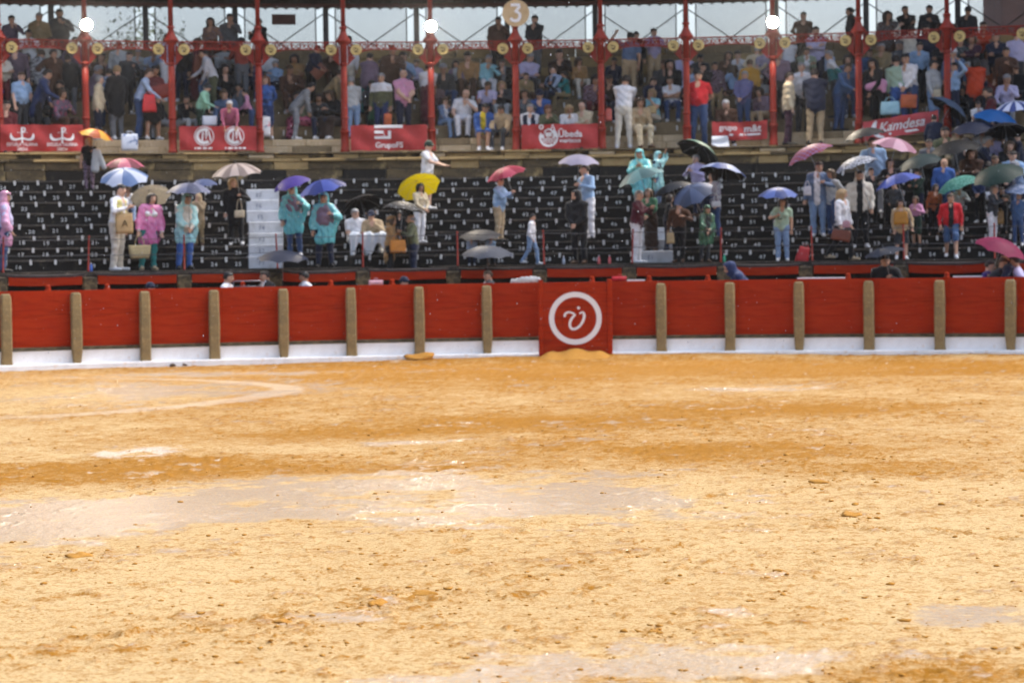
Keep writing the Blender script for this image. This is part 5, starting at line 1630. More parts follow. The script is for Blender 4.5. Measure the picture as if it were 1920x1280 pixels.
# ================================================================ THE CROWD (one line per person: id, where the head shows, pose, facing, hair, top, bottom, options, clothing words)
UPPER = '''
a1|21|30|stand|f|short.black|navy|black||navy jacket, back row silhouette
a2|72|25|stand|fl|grey.grey|khaki|khaki|w=j|beige jacket with shoulder strap in the back row
a3|112|18|stand|f|short.black|charcoal|black|w=j fat=.5|dark suit, tall in the back row
a4|55|57|phone|f|short.black|white|black||white shirt looking down at their hands
a5|4|98|stand|f|short.dark|offwhite|maroon||off white shirt cut by the frame edge
a6|16|119|sit|b|short.dark|blue|navy||blue shirt seen from behind, seated
a7|38|136|bag|fr|short.brown|skyblue|charcoal|w=s fat=.5|pale blue short sleeved shirt with dark strap
a8|78|92|stand|b|short.brown|navy|black|w=j|navy jacket with back turned
a9|99|93|stand|fr|short.dark|brown|brown|w=j|long brown coat
a10|130|103|stand|b|short.dark|black|midgrey|w=j|black jacket and grey trousers
a11|70|128|stoop|r|short.black|darkblue|black|w=c|dark blue raincoat stooping to the right
a12|6|188|sit|f|short.dark|maroon|white||maroon top and white trousers, seated
a13|22|160|sit|r|short.black|black|charcoal||black top, seated beside pale blue shirt
a14|148|104|sit|f|short.brown|brown|darkbrown||brown top, seated beside the lamp column
a15|50|100|sit|f|short.black|black|black||black clothes, seated under the white shirt
a16|120|150|sit|l|short.dark|darkgreen|charcoal||dark green jacket, seated low
b1|183|142|stand|r|grey.grey|cream|navy|w=j f fat=.5|cream jacket with grey hair facing right
b2|199|128|stand|b|short.dark|blue|jeans||blue shirt half hidden behind cream jacket
b3|217|124|stand|bl|short.blond|black|midgrey|w=c|long black coat with beige hood
b4|260|126|stoop|r|short.brown|paleblue|jeans|row=1|pale blue shirt and jeans facing right
b5|285|124|clasp|f|bun.black|navy|black|w=k shoe=white yk=maroon row=1|navy and maroon sweater and black skirt
b6|314|63|stand|b|short.black|paleblue|white||pale blue shirt and white trousers behind the column
b7|236|98|stand|f|short.black|charcoal|black||charcoal clothes in the shade
b8|182|98|sit|f|curly.dark|brown|brown||brown cardigan, seated high
b9|202|100|sit|fr|bob.auburn|mauve|brown||dull mauve top, seated high
b10|255|92|sit|f|grey.grey|lightgrey|charcoal||light grey sleeve, seated high beside charcoal figure
b11|308|175|sit|l|short.black|black|grey||black sweater and grey trousers, seated by the column
c1|366|72|out|r|bob.brown|maroon|maroon|w=dl|long maroon dress reaching out an arm
c2|398|90|stoop|l|short.black|white|olive|fat=.3|white shirt and olive trousers bending left
c3|452|70|stand|b|short.black|brick|midgrey||brick red shirt and grey trousers
c4|375|156|stoop|r|cap.grey.charcoal|mint|darkgreen|fat=.5 row=1|mint green shirt and dark cap
c5|428|164|sit|fl|short.brown|steel|navy||steel blue shirt, seated
c6|456|156|sit|fl|short.black|midgrey|charcoal||dark grey shirt, seated
c7|431|184|bend|f|grey.white|rose|wine|row=0|rose cardigan bending over the banner
c8|471|166|stoop|l|short.black|pink|jeans|vest=black row=1|pink sleeves and black waistcoat bending
c9|340|178|sit|fr|short.black|black|lightgrey||black top and pale patterned skirt, seated
c10|397|34|stand|fl|long.dark|tan|brown||tan top with long dark hair in the back row
c11|430|27|stand|f|short.dark|midgrey|charcoal||grey shirt, back row against the sky
c12|492|35|stand|l|short.black|black|black|w=c|bulky black coat in the back row
c13|345|110|sit|f|short.black|navy|navy||navy shirt, seated in deep shade
c14|422|120|sit|f|bob.black|black|black||black dress, seated in shade
d1|516|114|sit|fl|short.grey|skyblue|navy|fat=.5|sky blue shirt, seated high left
d2|553|147|bend|r|short.black|navy|grey|w=j row=1|navy blazer and grey trousers bowing right
d3|582|84|stoop|fr|short.black|navy|black||dark navy shirt holding a brown cushion
d4|612|124|bend|r|short.dark|khaki|brown||khaki jacket bending to the right
d5|650|67|stand|b|short.black|white|offwhite||white shirt behind the block letter banner column
d6|579|167|sit|l|bun.dark|cream|rose~floral:wine|w=l f|cream shawl and floral wine skirt, seated
d7|597|174|sitc|f|bob.dark|charcoal|navy||charcoal top and navy trousers, hand to the face
d8|628|168|sitp|fl|long.brown|black|darkbrown|w=l|black dress with long brown hair, seated
d9|498|143|stand|f|long.auburn|blue|darkblue|w=d|blue dress with auburn hair beside the column
d10|545|120|sit|f|short.brown|brown|brown||brown jacket, seated behind the blazer
d11|560|170|sit|r|short.dark|sage|olive||sage sweater, seated behind the shawl
e1|661|145|stand|b|short.grey|lightgrey|lightjeans|row=1|light grey sweater seen from behind
e2|688|100|stand|br|short.dark|mauve|teal|w=j|mauve jacket and teal trousers
e3|714|138|stand|f|grey.grey|olive|darkblue|yk=white row=1 fat=.2|olive sweater with white yoke
e4|755|131|stand|fr|bald.grey|pink|navy|w=s fat=.6 row=1|pink short sleeved shirt and navy trousers
e5|773|110|sit|fr|short.brown|lavender|black||lavender shirt and black trousers, seated
e6|733|87|stand|f|short.dark|brown|darkbrown|w=j|brown jacket high against the wall
e7|718|112|sit|fl|short.dark|darkbrown|brown||dark brown top, seated high
e8|800|119|stand|b|bun.dark|white|wine|w=jl|white jacket and long wine skirt behind lamp column
e9|698|170|sit|r|short.brown|green|darkgreen||green top, seated between two standing figures
f1|829|116|sitb|f|short.grey|charcoal|jeans||charcoal shirt and jeans, seated
f2|858|113|sit|f|bob.dark|mauve|black|tee=lightgrey w=j|grey mauve cardigan, seated with joined hands
f3|910|102|sit|f|short.grey|aqua|white|fat=.6|wide aqua shirt, seated
f4|945|109|sit|f|short.dark|black|black|tee=grey|black sweater with pale print, seated
f5|902|141|sit|fr|short.black|coral|navy|H=1.3|child in coral top, seated
f6|913|150|sitk|f|short.brown|lavender|navy|w=s fat=.4|lavender polo, seated leaning forward
f7|946|151|sitp|f|long.blond|charcoal|lightgrey|w=j|charcoal jacket with blond hair, seated
f8|831|181|sit|fr|curly.brown|steel|lightjeans|w=j f tee=white H=1.4|small figure in denim jacket, seated
f9|865|165|sitc|f|bald.dark|white|white|w=s fat=.3|white shirt and white trousers, hands at the mouth
f10|905|191|sitb|f|short.black|blue|blue|w=jh tee=yellow shoe=white row=1|blue jacket over yellow shirt with bare knees
f11|940|194|sitk|f|short.black|beige|charcoal|shoe=white w=j row=1|beige jacket looking down, seated on the edge
f12|932|33|stand|f|short.black|brown|black|fat=.5 w=j|olive brown coat, back row left of the numeral disc
f13|880|95|sit|f|short.dark|tan|brown||tan top, seated high by the wall
f14|820|150|sit|f|bob.black|maroon|black||maroon top, seated by the lamp column
g1|986|97|sit|f|short.grey|lavender|charcoal||lavender grey shirt, seated high left
g2|1003|30|stand|fl|short.black|charcoal|midgrey|fat=.3|charcoal shirt, back row right of the numeral disc
g3|980|135|sit|fr|short.brown|khaki|brown|w=j|khaki jacket, seated
g4|1040|123|sitx|fl|short.brown|paleblue|navy|vest=navy|navy waistcoat with crossed pale blue sleeves
g5|1062|117|sit|l|short.dark|teal|khaki|H=1.45|small figure in teal shirt, seated
g6|1085|107|sit|f|long.brown|tan|offwhite||tan dress over white trousers, seated
g7|986|167|sit|f|bob.brown|grey~stripe:charcoal|charcoal||grey striped shirt, seated
g8|1014|166|sitb|f|cap.black.navy|blue|black|w=s|blue shirt and dark cap, seated
g9|991|195|sit|f|grey.grey|white|charcoal|vest=navy row=1|white shirt under navy waistcoat, front row
g10|1027|196|sitc|f|curly.auburn|olive|brown|f row=1|olive top with curly hair, front row
g11|1065|193|sitb|f|bob.blond|white|white|row=1|white blouse with blond hair, front row
g12|1099|190|sit|fl|bald.grey|cream|beige|row=1 fat=.3|cream shirt and bald head, front row
g13|1109|140|sit|f|curly.dark|brown|maroon||brown coat, seated beside the column
g14|1050|92|sit|f|short.dark|darkbrown|brown||dark brown top, seated high by the wall
h1|1179|61|up|b|short.black|steel|beige|w=s|steel blue shirt and beige trousers, back turned
h2|1194|60|stand|f|short.black|black|black||black clothes behind the steel blue shirt
h3|1226|54|phone|f|short.dark|lilac|beige||lilac shirt and beige trousers standing high
h4|1168|141|stand|b|short.dark|white|offwhite|shoe=white row=0|loose white shirt and white trousers, back turned
h5|1265|109|sitb|f|long.black|black|black||black top with long hair, seated high
h6|1221|144|sit|f|short.dark|navy|black|w=j|navy jacket, seated behind aqua shirt
h7|1260|143|sitx|f|short.dark|white|jeans|w=s fat=.4|white t shirt with crossed arms, seated
h8|1225|166|sit|fl|bob.blond|aqua|offwhite|w=s fat=.3|aqua shirt and white trousers, seated low
h9|1196|178|sit|fr|bob.brown|beige|cream||beige top and cream trousers half hidden, seated
h10|1150|108|sit|f|short.black|navy|navy||navy sweater, seated at left
h11|1243|112|sit|f|short.brown|charcoal|jeans||charcoal sweater, seated between high figures
i1|1309|132|hands_back|f|short.black|red|jeans|w=s row=0|red polo shirt and jeans with hands behind
i2|1297|121|sit|f|short.dark|paleblue|navy||pale blue shirt behind the red polo
i3|1323|119|stand|fl|short.black|black|navy||black shirt behind the red polo
i4|1312|101|sit|f|short.black|charcoal|black||charcoal jacket, seated high by the column
i5|1363|96|sit|f|long.dark|brown|brown||brown shawl with long hair, seated high
i6|1379|119|sit|bl|long.brown|skyblue|brown||sky blue blouse with long brown hair
i7|1394|134|clasp|f|grey.grey|blue|jeans|fat=.5 row=1|blue shirt with hands at the belt
i8|1361|184|sitb|f|grey.white|brown|navy|fat=.5 w=j row=1|brown jacket and grey hair holding the sagging banner
i9|1405|111|stand|b|short.brown|mustard|brown||mustard jacket with back turned
i10|1435|161|sit|fl|bob.dark|mauve|beige||dull mauve top and beige trousers by the lamp column
i11|1416|86|stand|b|short.grey|cream|beige||cream shirt standing high by the wall
i12|1437|88|stand|f|short.dark|lilac|navy|w=s|lilac shirt standing high by the lamp
i13|1341|117|stand|fr|short.black|darkbrown|khaki||dark brown sweater and tan trousers
i14|1420|140|sit|f|grey.white|lightgrey|grey||light grey sweater and white hair, seated
j1|1478|68|stand|b|short.dark|white|charcoal|w=s|white t shirt with back turned, high left
j2|1505|24|stand|f|short.black|brown|black|fat=.3|brown silhouette in the back row
j3|1531|51|cross|f|short.dark|lavender|navy||lavender shirt with folded arms
j4|1512|90|stand|f|short.dark|sage|midgrey|w=j tee=white|sage green jacket over white shirt
j5|1477|136|hip|r|short.dark|cream|plum|w=j row=0|cream jacket and plum trousers facing right
j6|1505|118|stand|f|short.grey|white|charcoal|w=s row=1|white polo behind the cream jacket
j7|1529|122|stand|b|short.dark|navy|beige|w=j fat=.4 row=0|navy blazer and beige trousers, back turned
j8|1573|118|stoop|r|short.brown|denim|jeans||denim blue shirt facing right
j9|1565|95|stand|l|short.grey|teal|charcoal|yk=white|teal sweater with white band
j10|1592|104|stand|f|bob.dark|steel~floral:navy|jeans||patterned steel blue blouse
j11|1600|14|stand|l|short.black|black|black|w=c|tall black silhouette in the back row
j12|1455|110|sit|f|bob.dark|mauve|black||mauve top, seated behind the lamp column
j13|1601|140|sit|l|short.dark|blue|white||blue shirt and white trousers by the column
k1|1648|108|stoop|fl|long.black|black|black|row=1|black top with a pink jacket tied round the waist
k2|1685|105|stand|b|short.dark|palegreen|blue|row=1|pale green shirt and blue jeans
k3|1707|101|stand|fl|short.black|white|jeans|row=1|white shirt holding an orange cushion
k4|1750|114|hip|r|short.black|lightgrey|lightjeans|row=1|light grey shirt with hand on hip
k5|1788|118|up|fl|short.black|skyblue|navy|row=1|sky blue shirt gripping the column
k6|1663|22|stand|f|long.dark|brown|brown||brown silhouette with long hair, back row
k7|1701|12|stand|f|short.black|black|black||black silhouette left of two alike, back row
k8|1741|11|stand|f|short.black|charcoal|black||charcoal silhouette right of the black one, back row
k9|1706|49|up|b|short.dark|offwhite|jeans||off white shirt with one arm raised
k10|1741|48|stand|f|short.black|navy|navy||navy shirt under the back row
k11|1773|26|stand|f|short.dark|darkbrown|brown||dark brown coat in the back row by the column
k12|1630|90|sit|f|short.dark|denim|black||denim shirt, seated high by the column
k13|1655|82|stand|f|short.grey|khaki|brown||khaki coat in shade
l1|1815|14|stand|f|cap.black.charcoal|charcoal|black||charcoal jacket and cap, back row
l2|1842|42|stand|f|short.dark|redorange|black||red orange sweater high up
l3|1828|108|stand|b|bob.black|redorange|black|w=j|red orange jacket with back turned
l4|1842|108|bend|l|grey.grey|purple|navy|fat=.5|purple shirt bending to the left
l5|1904|58|stand|b|short.dark|lavender|charcoal||lavender white shirt high at right
l6|1907|122|sit|f|bald.grey|black|charcoal|w=j|black jacket and bald head, seated
l7|1888|139|sit|f|grey.grey|lavender|grey|f|pale lavender sweater and grey hair, seated
l8|1861|179|sit|f|bob.black|black|charcoal|w=j tee=cream|black jacket with dark bob, seated
l9|1835|186|sitk|f|short.dark|white|navy|w=s|white shirt leaning forward, seated
l10|1822|66|stand|f|bob.brown|plum|plum||plum checked blouse high up
l11|1789|92|stand|f|cap.dark.white|steel|navy||steel blue shirt and white hat behind the column
l12|1870|62|stand|f|short.black|navy|black||navy top in deep shade
l13|1866|120|sit|f|short.dark|rust|darkbrown||rust top, seated in shade
m1|30|80|stand|f|short.black|charcoal|black||charcoal coat between white shirts
m2|90|60|sit|f|bob.dark|offwhite|brown||off white cardigan, seated at the top
m3|144|70|stand|f|short.dark|navy|charcoal||navy sweater under the lamp glare
m4|168|120|sit|r|short.grey|mauve|charcoal||dull mauve shirt, seated behind the column
m5|60|170|sit|f|short.dark|black|charcoal||black jacket, seated low beside the raincoat
m6|108|165|sit|fr|bob.brown|mauve~floral:rose|brown||flowered blouse, seated low
m7|222|80|stand|f|short.dark|lightgrey|black||light grey jacket at the top left
m8|280|92|sit|f|short.dark|paleblue|darkbrown||pale blue shirt, seated over the red backpack
m9|340|80|stand|f|short.black|black|navy||black jacket at the top beside the column
m10|420|80|sit|f|bob.black|lightgrey|black||light grey cardigan, seated at the top
m11|385|130|sit|f|short.dark|steel|black||steel blue sweater, seated in shade
m12|478|110|sit|fl|short.dark|darkblue|navy||dark blue shirt, seated by the column
m13|505|95|sit|f|short.dark|white|black||white polo, seated at the top
m14|620|92|sit|f|short.grey|brown|brown||brown checked shirt, seated at the top
m15|555|100|sit|f|bob.dark|tan|brown||tan cardigan, seated at the top
m16|700|150|sit|f|short.black|charcoal|black||charcoal shirt, seated between standing figures
m17|750|95|sit|f|short.dark|skyblue|jeans||sky blue polo, seated at the top
m18|1140|140|sit|f|short.dark|darkbrown|navy||dark brown sweater, seated by the column
m19|1280|95|sit|f|short.dark|lavender|black||lavender sweater, seated at the top by the column
m20|1330|150|sit|f|bob.black|navy|black||navy cardigan, seated behind the red polo
m21|1385|95|sit|f|short.dark|white|brown||white shirt, seated at the top
m22|1462|95|stand|f|short.dark|mauve|charcoal||mauve shirt beside the lamp column
m23|1545|85|sit|f|short.dark|paleblue|black||pale blue shirt, seated at the top
m24|1625|130|sit|f|bob.dark|charcoal|black||charcoal blouse, seated by the column
m25|1690|75|sit|f|short.grey|midgrey|black||mid grey shirt, seated at the top
m26|1722|80|stand|f|short.dark|skyblue|black||sky blue shirt behind the white shirt
m27|1765|75|stand|f|short.dark|black|charcoal||black shirt beside the column top
m28|1800|70|stand|f|bob.black|darkgreen|black||dark green coat at the top
m29|1852|90|sit|f|short.dark|offwhite|black||off white sweater, seated at the top
m30|1885|90|stand|f|short.dark|brown|darkbrown||brown leather jacket in shade
m31|1870|160|sit|l|short.dark|maroon|black||maroon shirt, seated low
m32|1815|160|sit|fl|bob.black|black|black||black dress, seated beside the column
'''
LOWER = '''
p1|166|259|hold|f|long.blond|black|mauve~floral:darkbrown|row=7 w=s|black top and patterned trousers high on the terrace
p2|218|343|holdl|fr|short.black|white|offwhite|row=0 shoe=white fat=.2 vest=lemon|lemon waistcoat and white trousers
p3|277|363|bag|f|bob.dark|white|teal|row=0 w=p pc=hotpink shoe=beige f|hot pink rain poncho and teal leggings
p4|345|364|clasp|f|short.dark|offwhite|blue|row=0 w=po pc=aqua|pale blue rain poncho with hood
p5|372|364|stand|fl|short.grey|beige|khaki|row=2 w=co|beige raincoat behind the blue poncho
p6|440|335|hold|f|long.blond|black|black|row=2 w=c|black coat with a cream shoulder bag
p7|4|360|stand|r|short.dark|lavender|jeans|row=0 w=po pc=pink|pink rain poncho at the left frame edge
p8|549|347|hold|f|short.brown|mauve|jeans|row=1 w=po pc=turquoise|turquoise rain poncho under purple umbrella
p9|607|362|hold|f|short.brown|mauve|navy|row=0 w=po pc=turquoise|turquoise rain poncho under blue umbrella
p10|665|389|sit|f|grey.grey|white|white|w=s fat=.6 row=2|white polo shirt, seated with white sheet on the knees
p11|698|393|sit|f|cap.grey.navy|beige|offwhite|row=2 w=j|beige jacket and navy cap, seated
p12|730|406|clasp|r|bob.brown|tan|black|row=0 w=co f dz=-.40|tan hooded raincoat with orange handbag
p13|774|402|hold|l|bald.grey|olive|navy|row=0 fat=.4 dz=-.40|olive sweater and navy trousers
p14|786|344|clasp|fr|long.black|cream|white|row=2|cream jacket with long black hair under yellow umbrella
p15|800|266|fwdx|r|cap.dark.darkgreen|white|skyblue|row=5 w=sh fat=.2|white t shirt and pale shorts facing right
p16|935|333|phone|r|short.dark|skyblue|beige|row=2|sky blue shirt and beige trousers under red umbrella
p17|995|401|walk|r|short.black|white|lightjeans|row=0 shoe=white|child in white shirt and jeans walking
p18|1085|357|stand|fl|short.black|black|black|row=0 w=jo|black hooded jacket
p19|1101|309|hold|fl|short.dark|skyblue|white|row=2|sky blue shirt and white trousers under lilac umbrella
p20|1193|358|phone|r|grey.grey|wine|white|row=0 fat=.3 shoe=white|wine sweater and white trousers
p21|1220|354|clasp|fl|bob.brown|green|darkbrown|row=1 w=l f|green shawl over long brown dress
p22|1203|281|phone|f|short.brown|palegreen|grey|row=4 w=po pc=turquoise|turquoise hooded raincoat high on the aisle
p23|1233|285|up|r|short.dark|navy|steel|row=5 w=po pc=aqua|clear blue poncho being pulled on
p24|1309|291|phone|fl|grey.grey|lilac|navy|row=4 fat=.4|lilac shirt under the green rimmed umbrella
p25|1338|322|bag|fl|bob.dark|mauve~check:lightgrey|jeans|row=2 f|checked blouse and jeans with white bag
p26|1272|374|hold|f|short.dark|brown|black|row=0|brown sweater behind grey umbrellas
p27|1322|384|stoop|fr|short.dark|charcoal|charcoal|row=0 w=po pc=green|green rain poncho stooping
p28|1465|371|holdl|f|long.dark|palegreen|lightjeans|row=0 w=s shoe=white fat=.4|pale green t shirt and light jeans
p29|1532|304|hold|f|bun.dark|steel|lightjeans|row=2 w=j tee=white shoe=white f|denim jacket over white top under tartan umbrella
p30|1577|355|walk|r|long.blond|white|black|row=0 shoe=beige w=j|white jacket and black trousers carrying brown bag
p31|1611|322|bag|f|short.black|offwhite|black|row=1 w=jo tee=black|off white hooded jacket over black top
p32|1640|258|holdl|f|short.brown|skyblue|lightgrey|row=4 fat=.3|sky blue shirt high under a black umbrella
p33|1690|374|bag|f|bob.dark|beige|charcoal|row=0 w=jh shoe=white|beige jacket with mustard bag under blue umbrella
p34|1719|368|hold|fl|bob.brown|pink|darkgreen|row=1 w=h|pink cardigan beside the blue umbrella
p35|1768|297|stand|f|bald.dark|blue|jeans|row=3 fat=.2|royal blue sweater and bald head
p36|1783|363|walk|f|short.brown|red|denim|row=0 w=h shoe=white tee=black|child in red and black jersey and denim shorts
p37|1860|348|phone|r|curly.grey|charcoal|white|row=1 f yk=charcoal shoe=white|charcoal and beige top with white trousers
p38|1908|362|stand|f|short.brown|denim|jeans|row=1|denim shirt at the right frame edge
p39|1671|298|holdl|f|bob.dark|black|black|row=3|black top beside the pink umbrella
p40|1798|345|hold|f|curly.grey|lightgrey|black|row=2 f|light grey coat behind the child in jersey
p41|886|448|sitb|f|bald.grey|paleblue|navy|row=1 fat=.4|pale blue shirt and bald head, seated under charcoal umbrella
p42|917|447|sitb|f|short.brown|skyblue|charcoal|row=1|sky blue shirt with brown hair, seated under charcoal umbrella
q1|1802|223|sit|f|short.grey|beige|khaki|row=8 fat=.3 w=j|beige cardigan and beard, seated at top of terrace
q2|1836|246|sit|r|grey.grey|navy|olive|row=7|navy sweater and grey hair, seated
q3|1888|262|sit|f|long.brown|black|black|row=7|black top with long brown hair, seated
q4|1899|281|sitp|f|short.dark|skyblue|navy|row=6|sky blue shirt holding a phone, seated
q5|1912|246|sit|l|short.black|navy|navy|row=8|navy sweater, seated at the right edge
q6|1864|246|sit|f|bob.grey|lilac|purple|row=8|lilac and purple coat, seated
q7|1752|216|stand|b|short.dark|navy|navy|row=8 w=c|navy coat under the steel blue umbrella
q8|1845|300|sit|b|short.dark|black|white|row=5|black jacket and white shirt tail, back turned
q9|1880|352|stand|f|short.black|black|black|row=2|black clothes behind the grey curls
q10|1680|340|stand|f|short.dark|charcoal|black|row=2|charcoal top behind the blue umbrella
q11|238|348|sit|f|bob.brown|white|paleblue|row=5|white cape under the pale blue umbrella, seated
q12|690|372|sit|f|short.dark|black|black|row=4|black clothes, seated under a black umbrella
q13|752|395|sit|f|short.dark|black|black|row=3|black clothes, seated behind the dotted umbrella
q14|1742|262|stand|f|short.dark|midgrey|black|row=5|mid grey jacket left of the large black umbrella
q15|1722|318|stand|fl|short.dark|darkgreen|navy|row=3|dark green jacket under the dark green umbrella
q16|1822|272|sit|f|bob.brown|brown|black|row=6|brown cardigan, seated right of the large black umbrella
q17|1808|250|sit|f|short.dark|charcoal|black|row=7|charcoal sweater, seated beside the beige cardigan
q18|1840|212|sit|f|short.dark|white|navy|row=8|white shirt, seated under the azure umbrella
q19|1775|235|sit|f|short.black|olive|black|row=8|olive jacket, seated beside the navy coat
q20|1900|320|stand|l|short.brown|navy|jeans|row=3|navy jumper at right behind the bottle green umbrella
q21|1838|322|stand|f|short.dark|darkblue|black|row=3|dark blue coat left of the bottle green umbrella
q22|1750|345|stand|fr|bob.dark|rust|black|row=2|rust jacket between teal and periwinkle umbrellas
q23|1895|232|sit|fl|bob.dark|charcoal|black|row=8|charcoal blouse, seated under the striped umbrella
q24|1868|290|sit|f|short.brown|maroon|black|row=6|maroon sweater, seated above the bottle green umbrella
q25|1915|300|sit|l|short.grey|steel|navy|row=5|steel blue shirt, seated at the right frame edge
q26|1635|315|stand|fr|short.dark|charcoal|black|row=3|charcoal jacket behind the off white hood
q27|1325|345|stand|l|short.dark|navy|navy|row=2|navy jacket behind the grey blue umbrella
q28|1250|365|stand|r|bob.dark|black|navy|row=1|black cardigan beside the green shawl
q29|1560|318|stand|fl|bob.brown|lightgrey|jeans|row=2|light grey cardigan beside the denim jacket
'''
ALLEY = '''
r1|418|510|stand|r|short.black|white|navy||white shirt facing right
r2|503|508|stand|l|short.dark|black|black|w=j tee=white|black suit and white collar facing left
r3|575|509|stand|l|short.black|white|navy||white shirt facing left
r4|921|507|stand|l|short.brown|charcoal|charcoal|w=j tee=white|charcoal suit beside the grey umbrella
r5|1661|478|hold|f|short.black|black|black|w=c|black raincoat holding a small dark umbrella
r6|1873|483|stand|r|short.brown|charcoal|black|w=j|dark suit under magenta umbrella, facing right
r7|1893|472|hold|l|short.dark|navy|navy|w=j|navy jacket under magenta umbrella
r8|1914|478|stand|l|short.dark|lavender|navy||lavender coat at the right frame edge
r9|1846|488|stand|r|short.dark|purple|navy||purple jacket left of the magenta umbrella
r10|272|531|stand|r|cap.dark.navy|navy|navy||navy cap just above the barrier top
r11|1408|480|bend|l|short.dark|darkblue|navy|w=co|dark blue hooded coat bent over behind the barrier
r12|752|520|stand|r|cap.dark.navy|navy|navy||navy cap beside a pink cushion on the barrier
'''
POSES['fwdx'] = ('s', 3, 0, 'fwd', 'fwd', 'n')
BAYS = [(-999, 160, 'over the horned emblem banner'), (160, 322, 'left of the roundel banner'), (322, 487, 'over the roundel banner'), (487, 646, 'left of the block letter banner'), (646, 808, 'over the block letter banner'), (808, 967, 'left of the harbour banner'),
        (967, 1127, 'over the harbour banner'), (1127, 1288, 'right of the harbour banner'), (1288, 1449, 'over the sagging banner'), (1449, 1611, 'left of the script banner'), (1611, 1777, 'over the script banner'), (1777, 9999, 'right of the script banner')]
def bayof(x): return next(w for l, h, w in BAYS if l <= x < h)
def words(s): return len(s.split())
cnt = 0
for tier, tbl, grp in (('U', UPPER, 'spectators in the upper gallery'), ('L', LOWER, 'spectators on the lower terrace'), ('C', ALLEY, 'people in the alley behind the barrier')):
    for line in tbl.strip().split('\n'):
        ob, desc, kind, x = person(tier, line, cnt); cnt += 1
        lab = desc if desc.startswith('child') else 'person in ' + desc
        if tier == 'U':
            if words(lab) + words(bayof(x)) + (0 if 'seated' in lab else 1) <= 16: lab = lab + ('' if 'seated' in lab or 'standing' in lab or 'row' in lab else ', standing') + ' ' + bayof(x)
            elif words(lab) + words(bayof(x)) <= 16: lab += ' ' + bayof(x)
        elif tier == 'C' and 'barrier' not in lab and words(lab) < 12: lab += ' in the alley'
        elif tier == 'L' and words(lab) < 12: lab += ' on the terrace' if 'terrace' not in lab else ''
        tag(ob, lab, 'person', grp)
# ================================================================ UMBRELLAS
def umb_mat(name, base, second=None, kind=None, alpha=1.0):
    key = 'umbrella_' + name
    if key in MATS: return MATS[key]
    c = tuple(x * .72 for x in srgb(base)[:3])
    m = mat(key, c, .55, .22, noise=[(3, tuple(x * .8 for x in c), .45, .7)], bump=(9, .2, .02), alpha=alpha)
    if second:
        nt = m.node_tree; b = nt.nodes['Principled BSDF']; prev = b.inputs['Base Color'].links[0].from_socket
        tc = nt.nodes.new('ShaderNodeTexCoord')
        if kind == 'dots':
            w = nt.nodes.new('ShaderNodeTexVoronoi'); w.inputs['Scale'].default_value = 17; lo, hi = .24, .17; fac = w.outputs['Distance']; nt.links.new(tc.outputs['Object'], w.inputs['Vector'])
        elif kind == 'speck':
            w = nt.nodes.new('ShaderNodeTexNoise'); w.inputs['Scale'].default_value = 30; lo, hi = .5, .56; fac = w.outputs['Fac']; nt.links.new(tc.outputs['Object'], w.inputs['Vector'])
        elif kind == 'check':
            sx = nt.nodes.new('ShaderNodeSeparateXYZ'); nt.links.new(tc.outputs['Object'], sx.inputs['Vector'])
            outs = []
            for ax_ in (0, 1):
                q = nt.nodes.new('ShaderNodeMath'); q.operation = 'PINGPONG'; q.inputs[1].default_value = .05; nt.links.new(sx.outputs[ax_], q.inputs[0]); outs.append(q.outputs[0])
            q = nt.nodes.new('ShaderNodeMath'); q.operation = 'MINIMUM'; nt.links.new(outs[0], q.inputs[0]); nt.links.new(outs[1], q.inputs[1]); fac = q.outputs[0]; lo, hi = .012, .006
        else:      # alternate panels
            sx = nt.nodes.new('ShaderNodeSeparateXYZ'); nt.links.new(tc.outputs['Object'], sx.inputs['Vector'])
            at2 = nt.nodes.new('ShaderNodeMath'); at2.operation = 'ARCTAN2'; nt.links.new(sx.outputs[1], at2.inputs[0]); nt.links.new(sx.outputs[0], at2.inputs[1])
            q = nt.nodes.new('ShaderNodeMath'); q.operation = 'PINGPONG'; q.inputs[1].default_value = math.pi / (8 if kind == 'stripe' else 4); nt.links.new(at2.outputs[0], q.inputs[0]); fac = q.outputs[0]
            lo, hi = (.18, .2) if kind == 'stripe' else (.38, .40)
        r = nt.nodes.new('ShaderNodeMapRange'); r.inputs['From Min'].default_value = lo; r.inputs['From Max'].default_value = hi
        nt.links.new(fac, r.inputs['Value'])
        mx = nt.nodes.new('ShaderNodeMix'); mx.data_type = 'RGBA'; nt.links.new(r.outputs['Result'], mx.inputs[0]); nt.links.new(prev, mx.inputs[6]); mx.inputs[7].default_value = srgb(second)
        nt.links.new(mx.outputs[2], b.inputs['Base Color'])
    if sum(c) > .30:      # thin cloth lets light through
        nt = m.node_tree; b = nt.nodes['Principled BSDF']
        tr = nt.nodes.new('ShaderNodeBsdfTranslucent'); ms = nt.nodes.new('ShaderNodeMixShader'); ms.inputs[0].default_value = .4
        src = b.inputs['Base Color'].links[0].from_socket
        nt.links.new(src, tr.inputs['Color'])
        nt.links.new(b.outputs[0], ms.inputs[1]); nt.links.new(tr.outputs[0], ms.inputs[2])
        nt.links.new(ms.outputs[0], nt.nodes['Material Output'].inputs['Surface'])
    return m
M_shaft = mat('umbrella_shaft_metal', '#8a8c90', .35, .5, .8)
M_handle = mat('umbrella_handle', '#2a2422', .5, .4)
M_lining = mat('umbrella_black_lining', '#16171a', .8, .2)

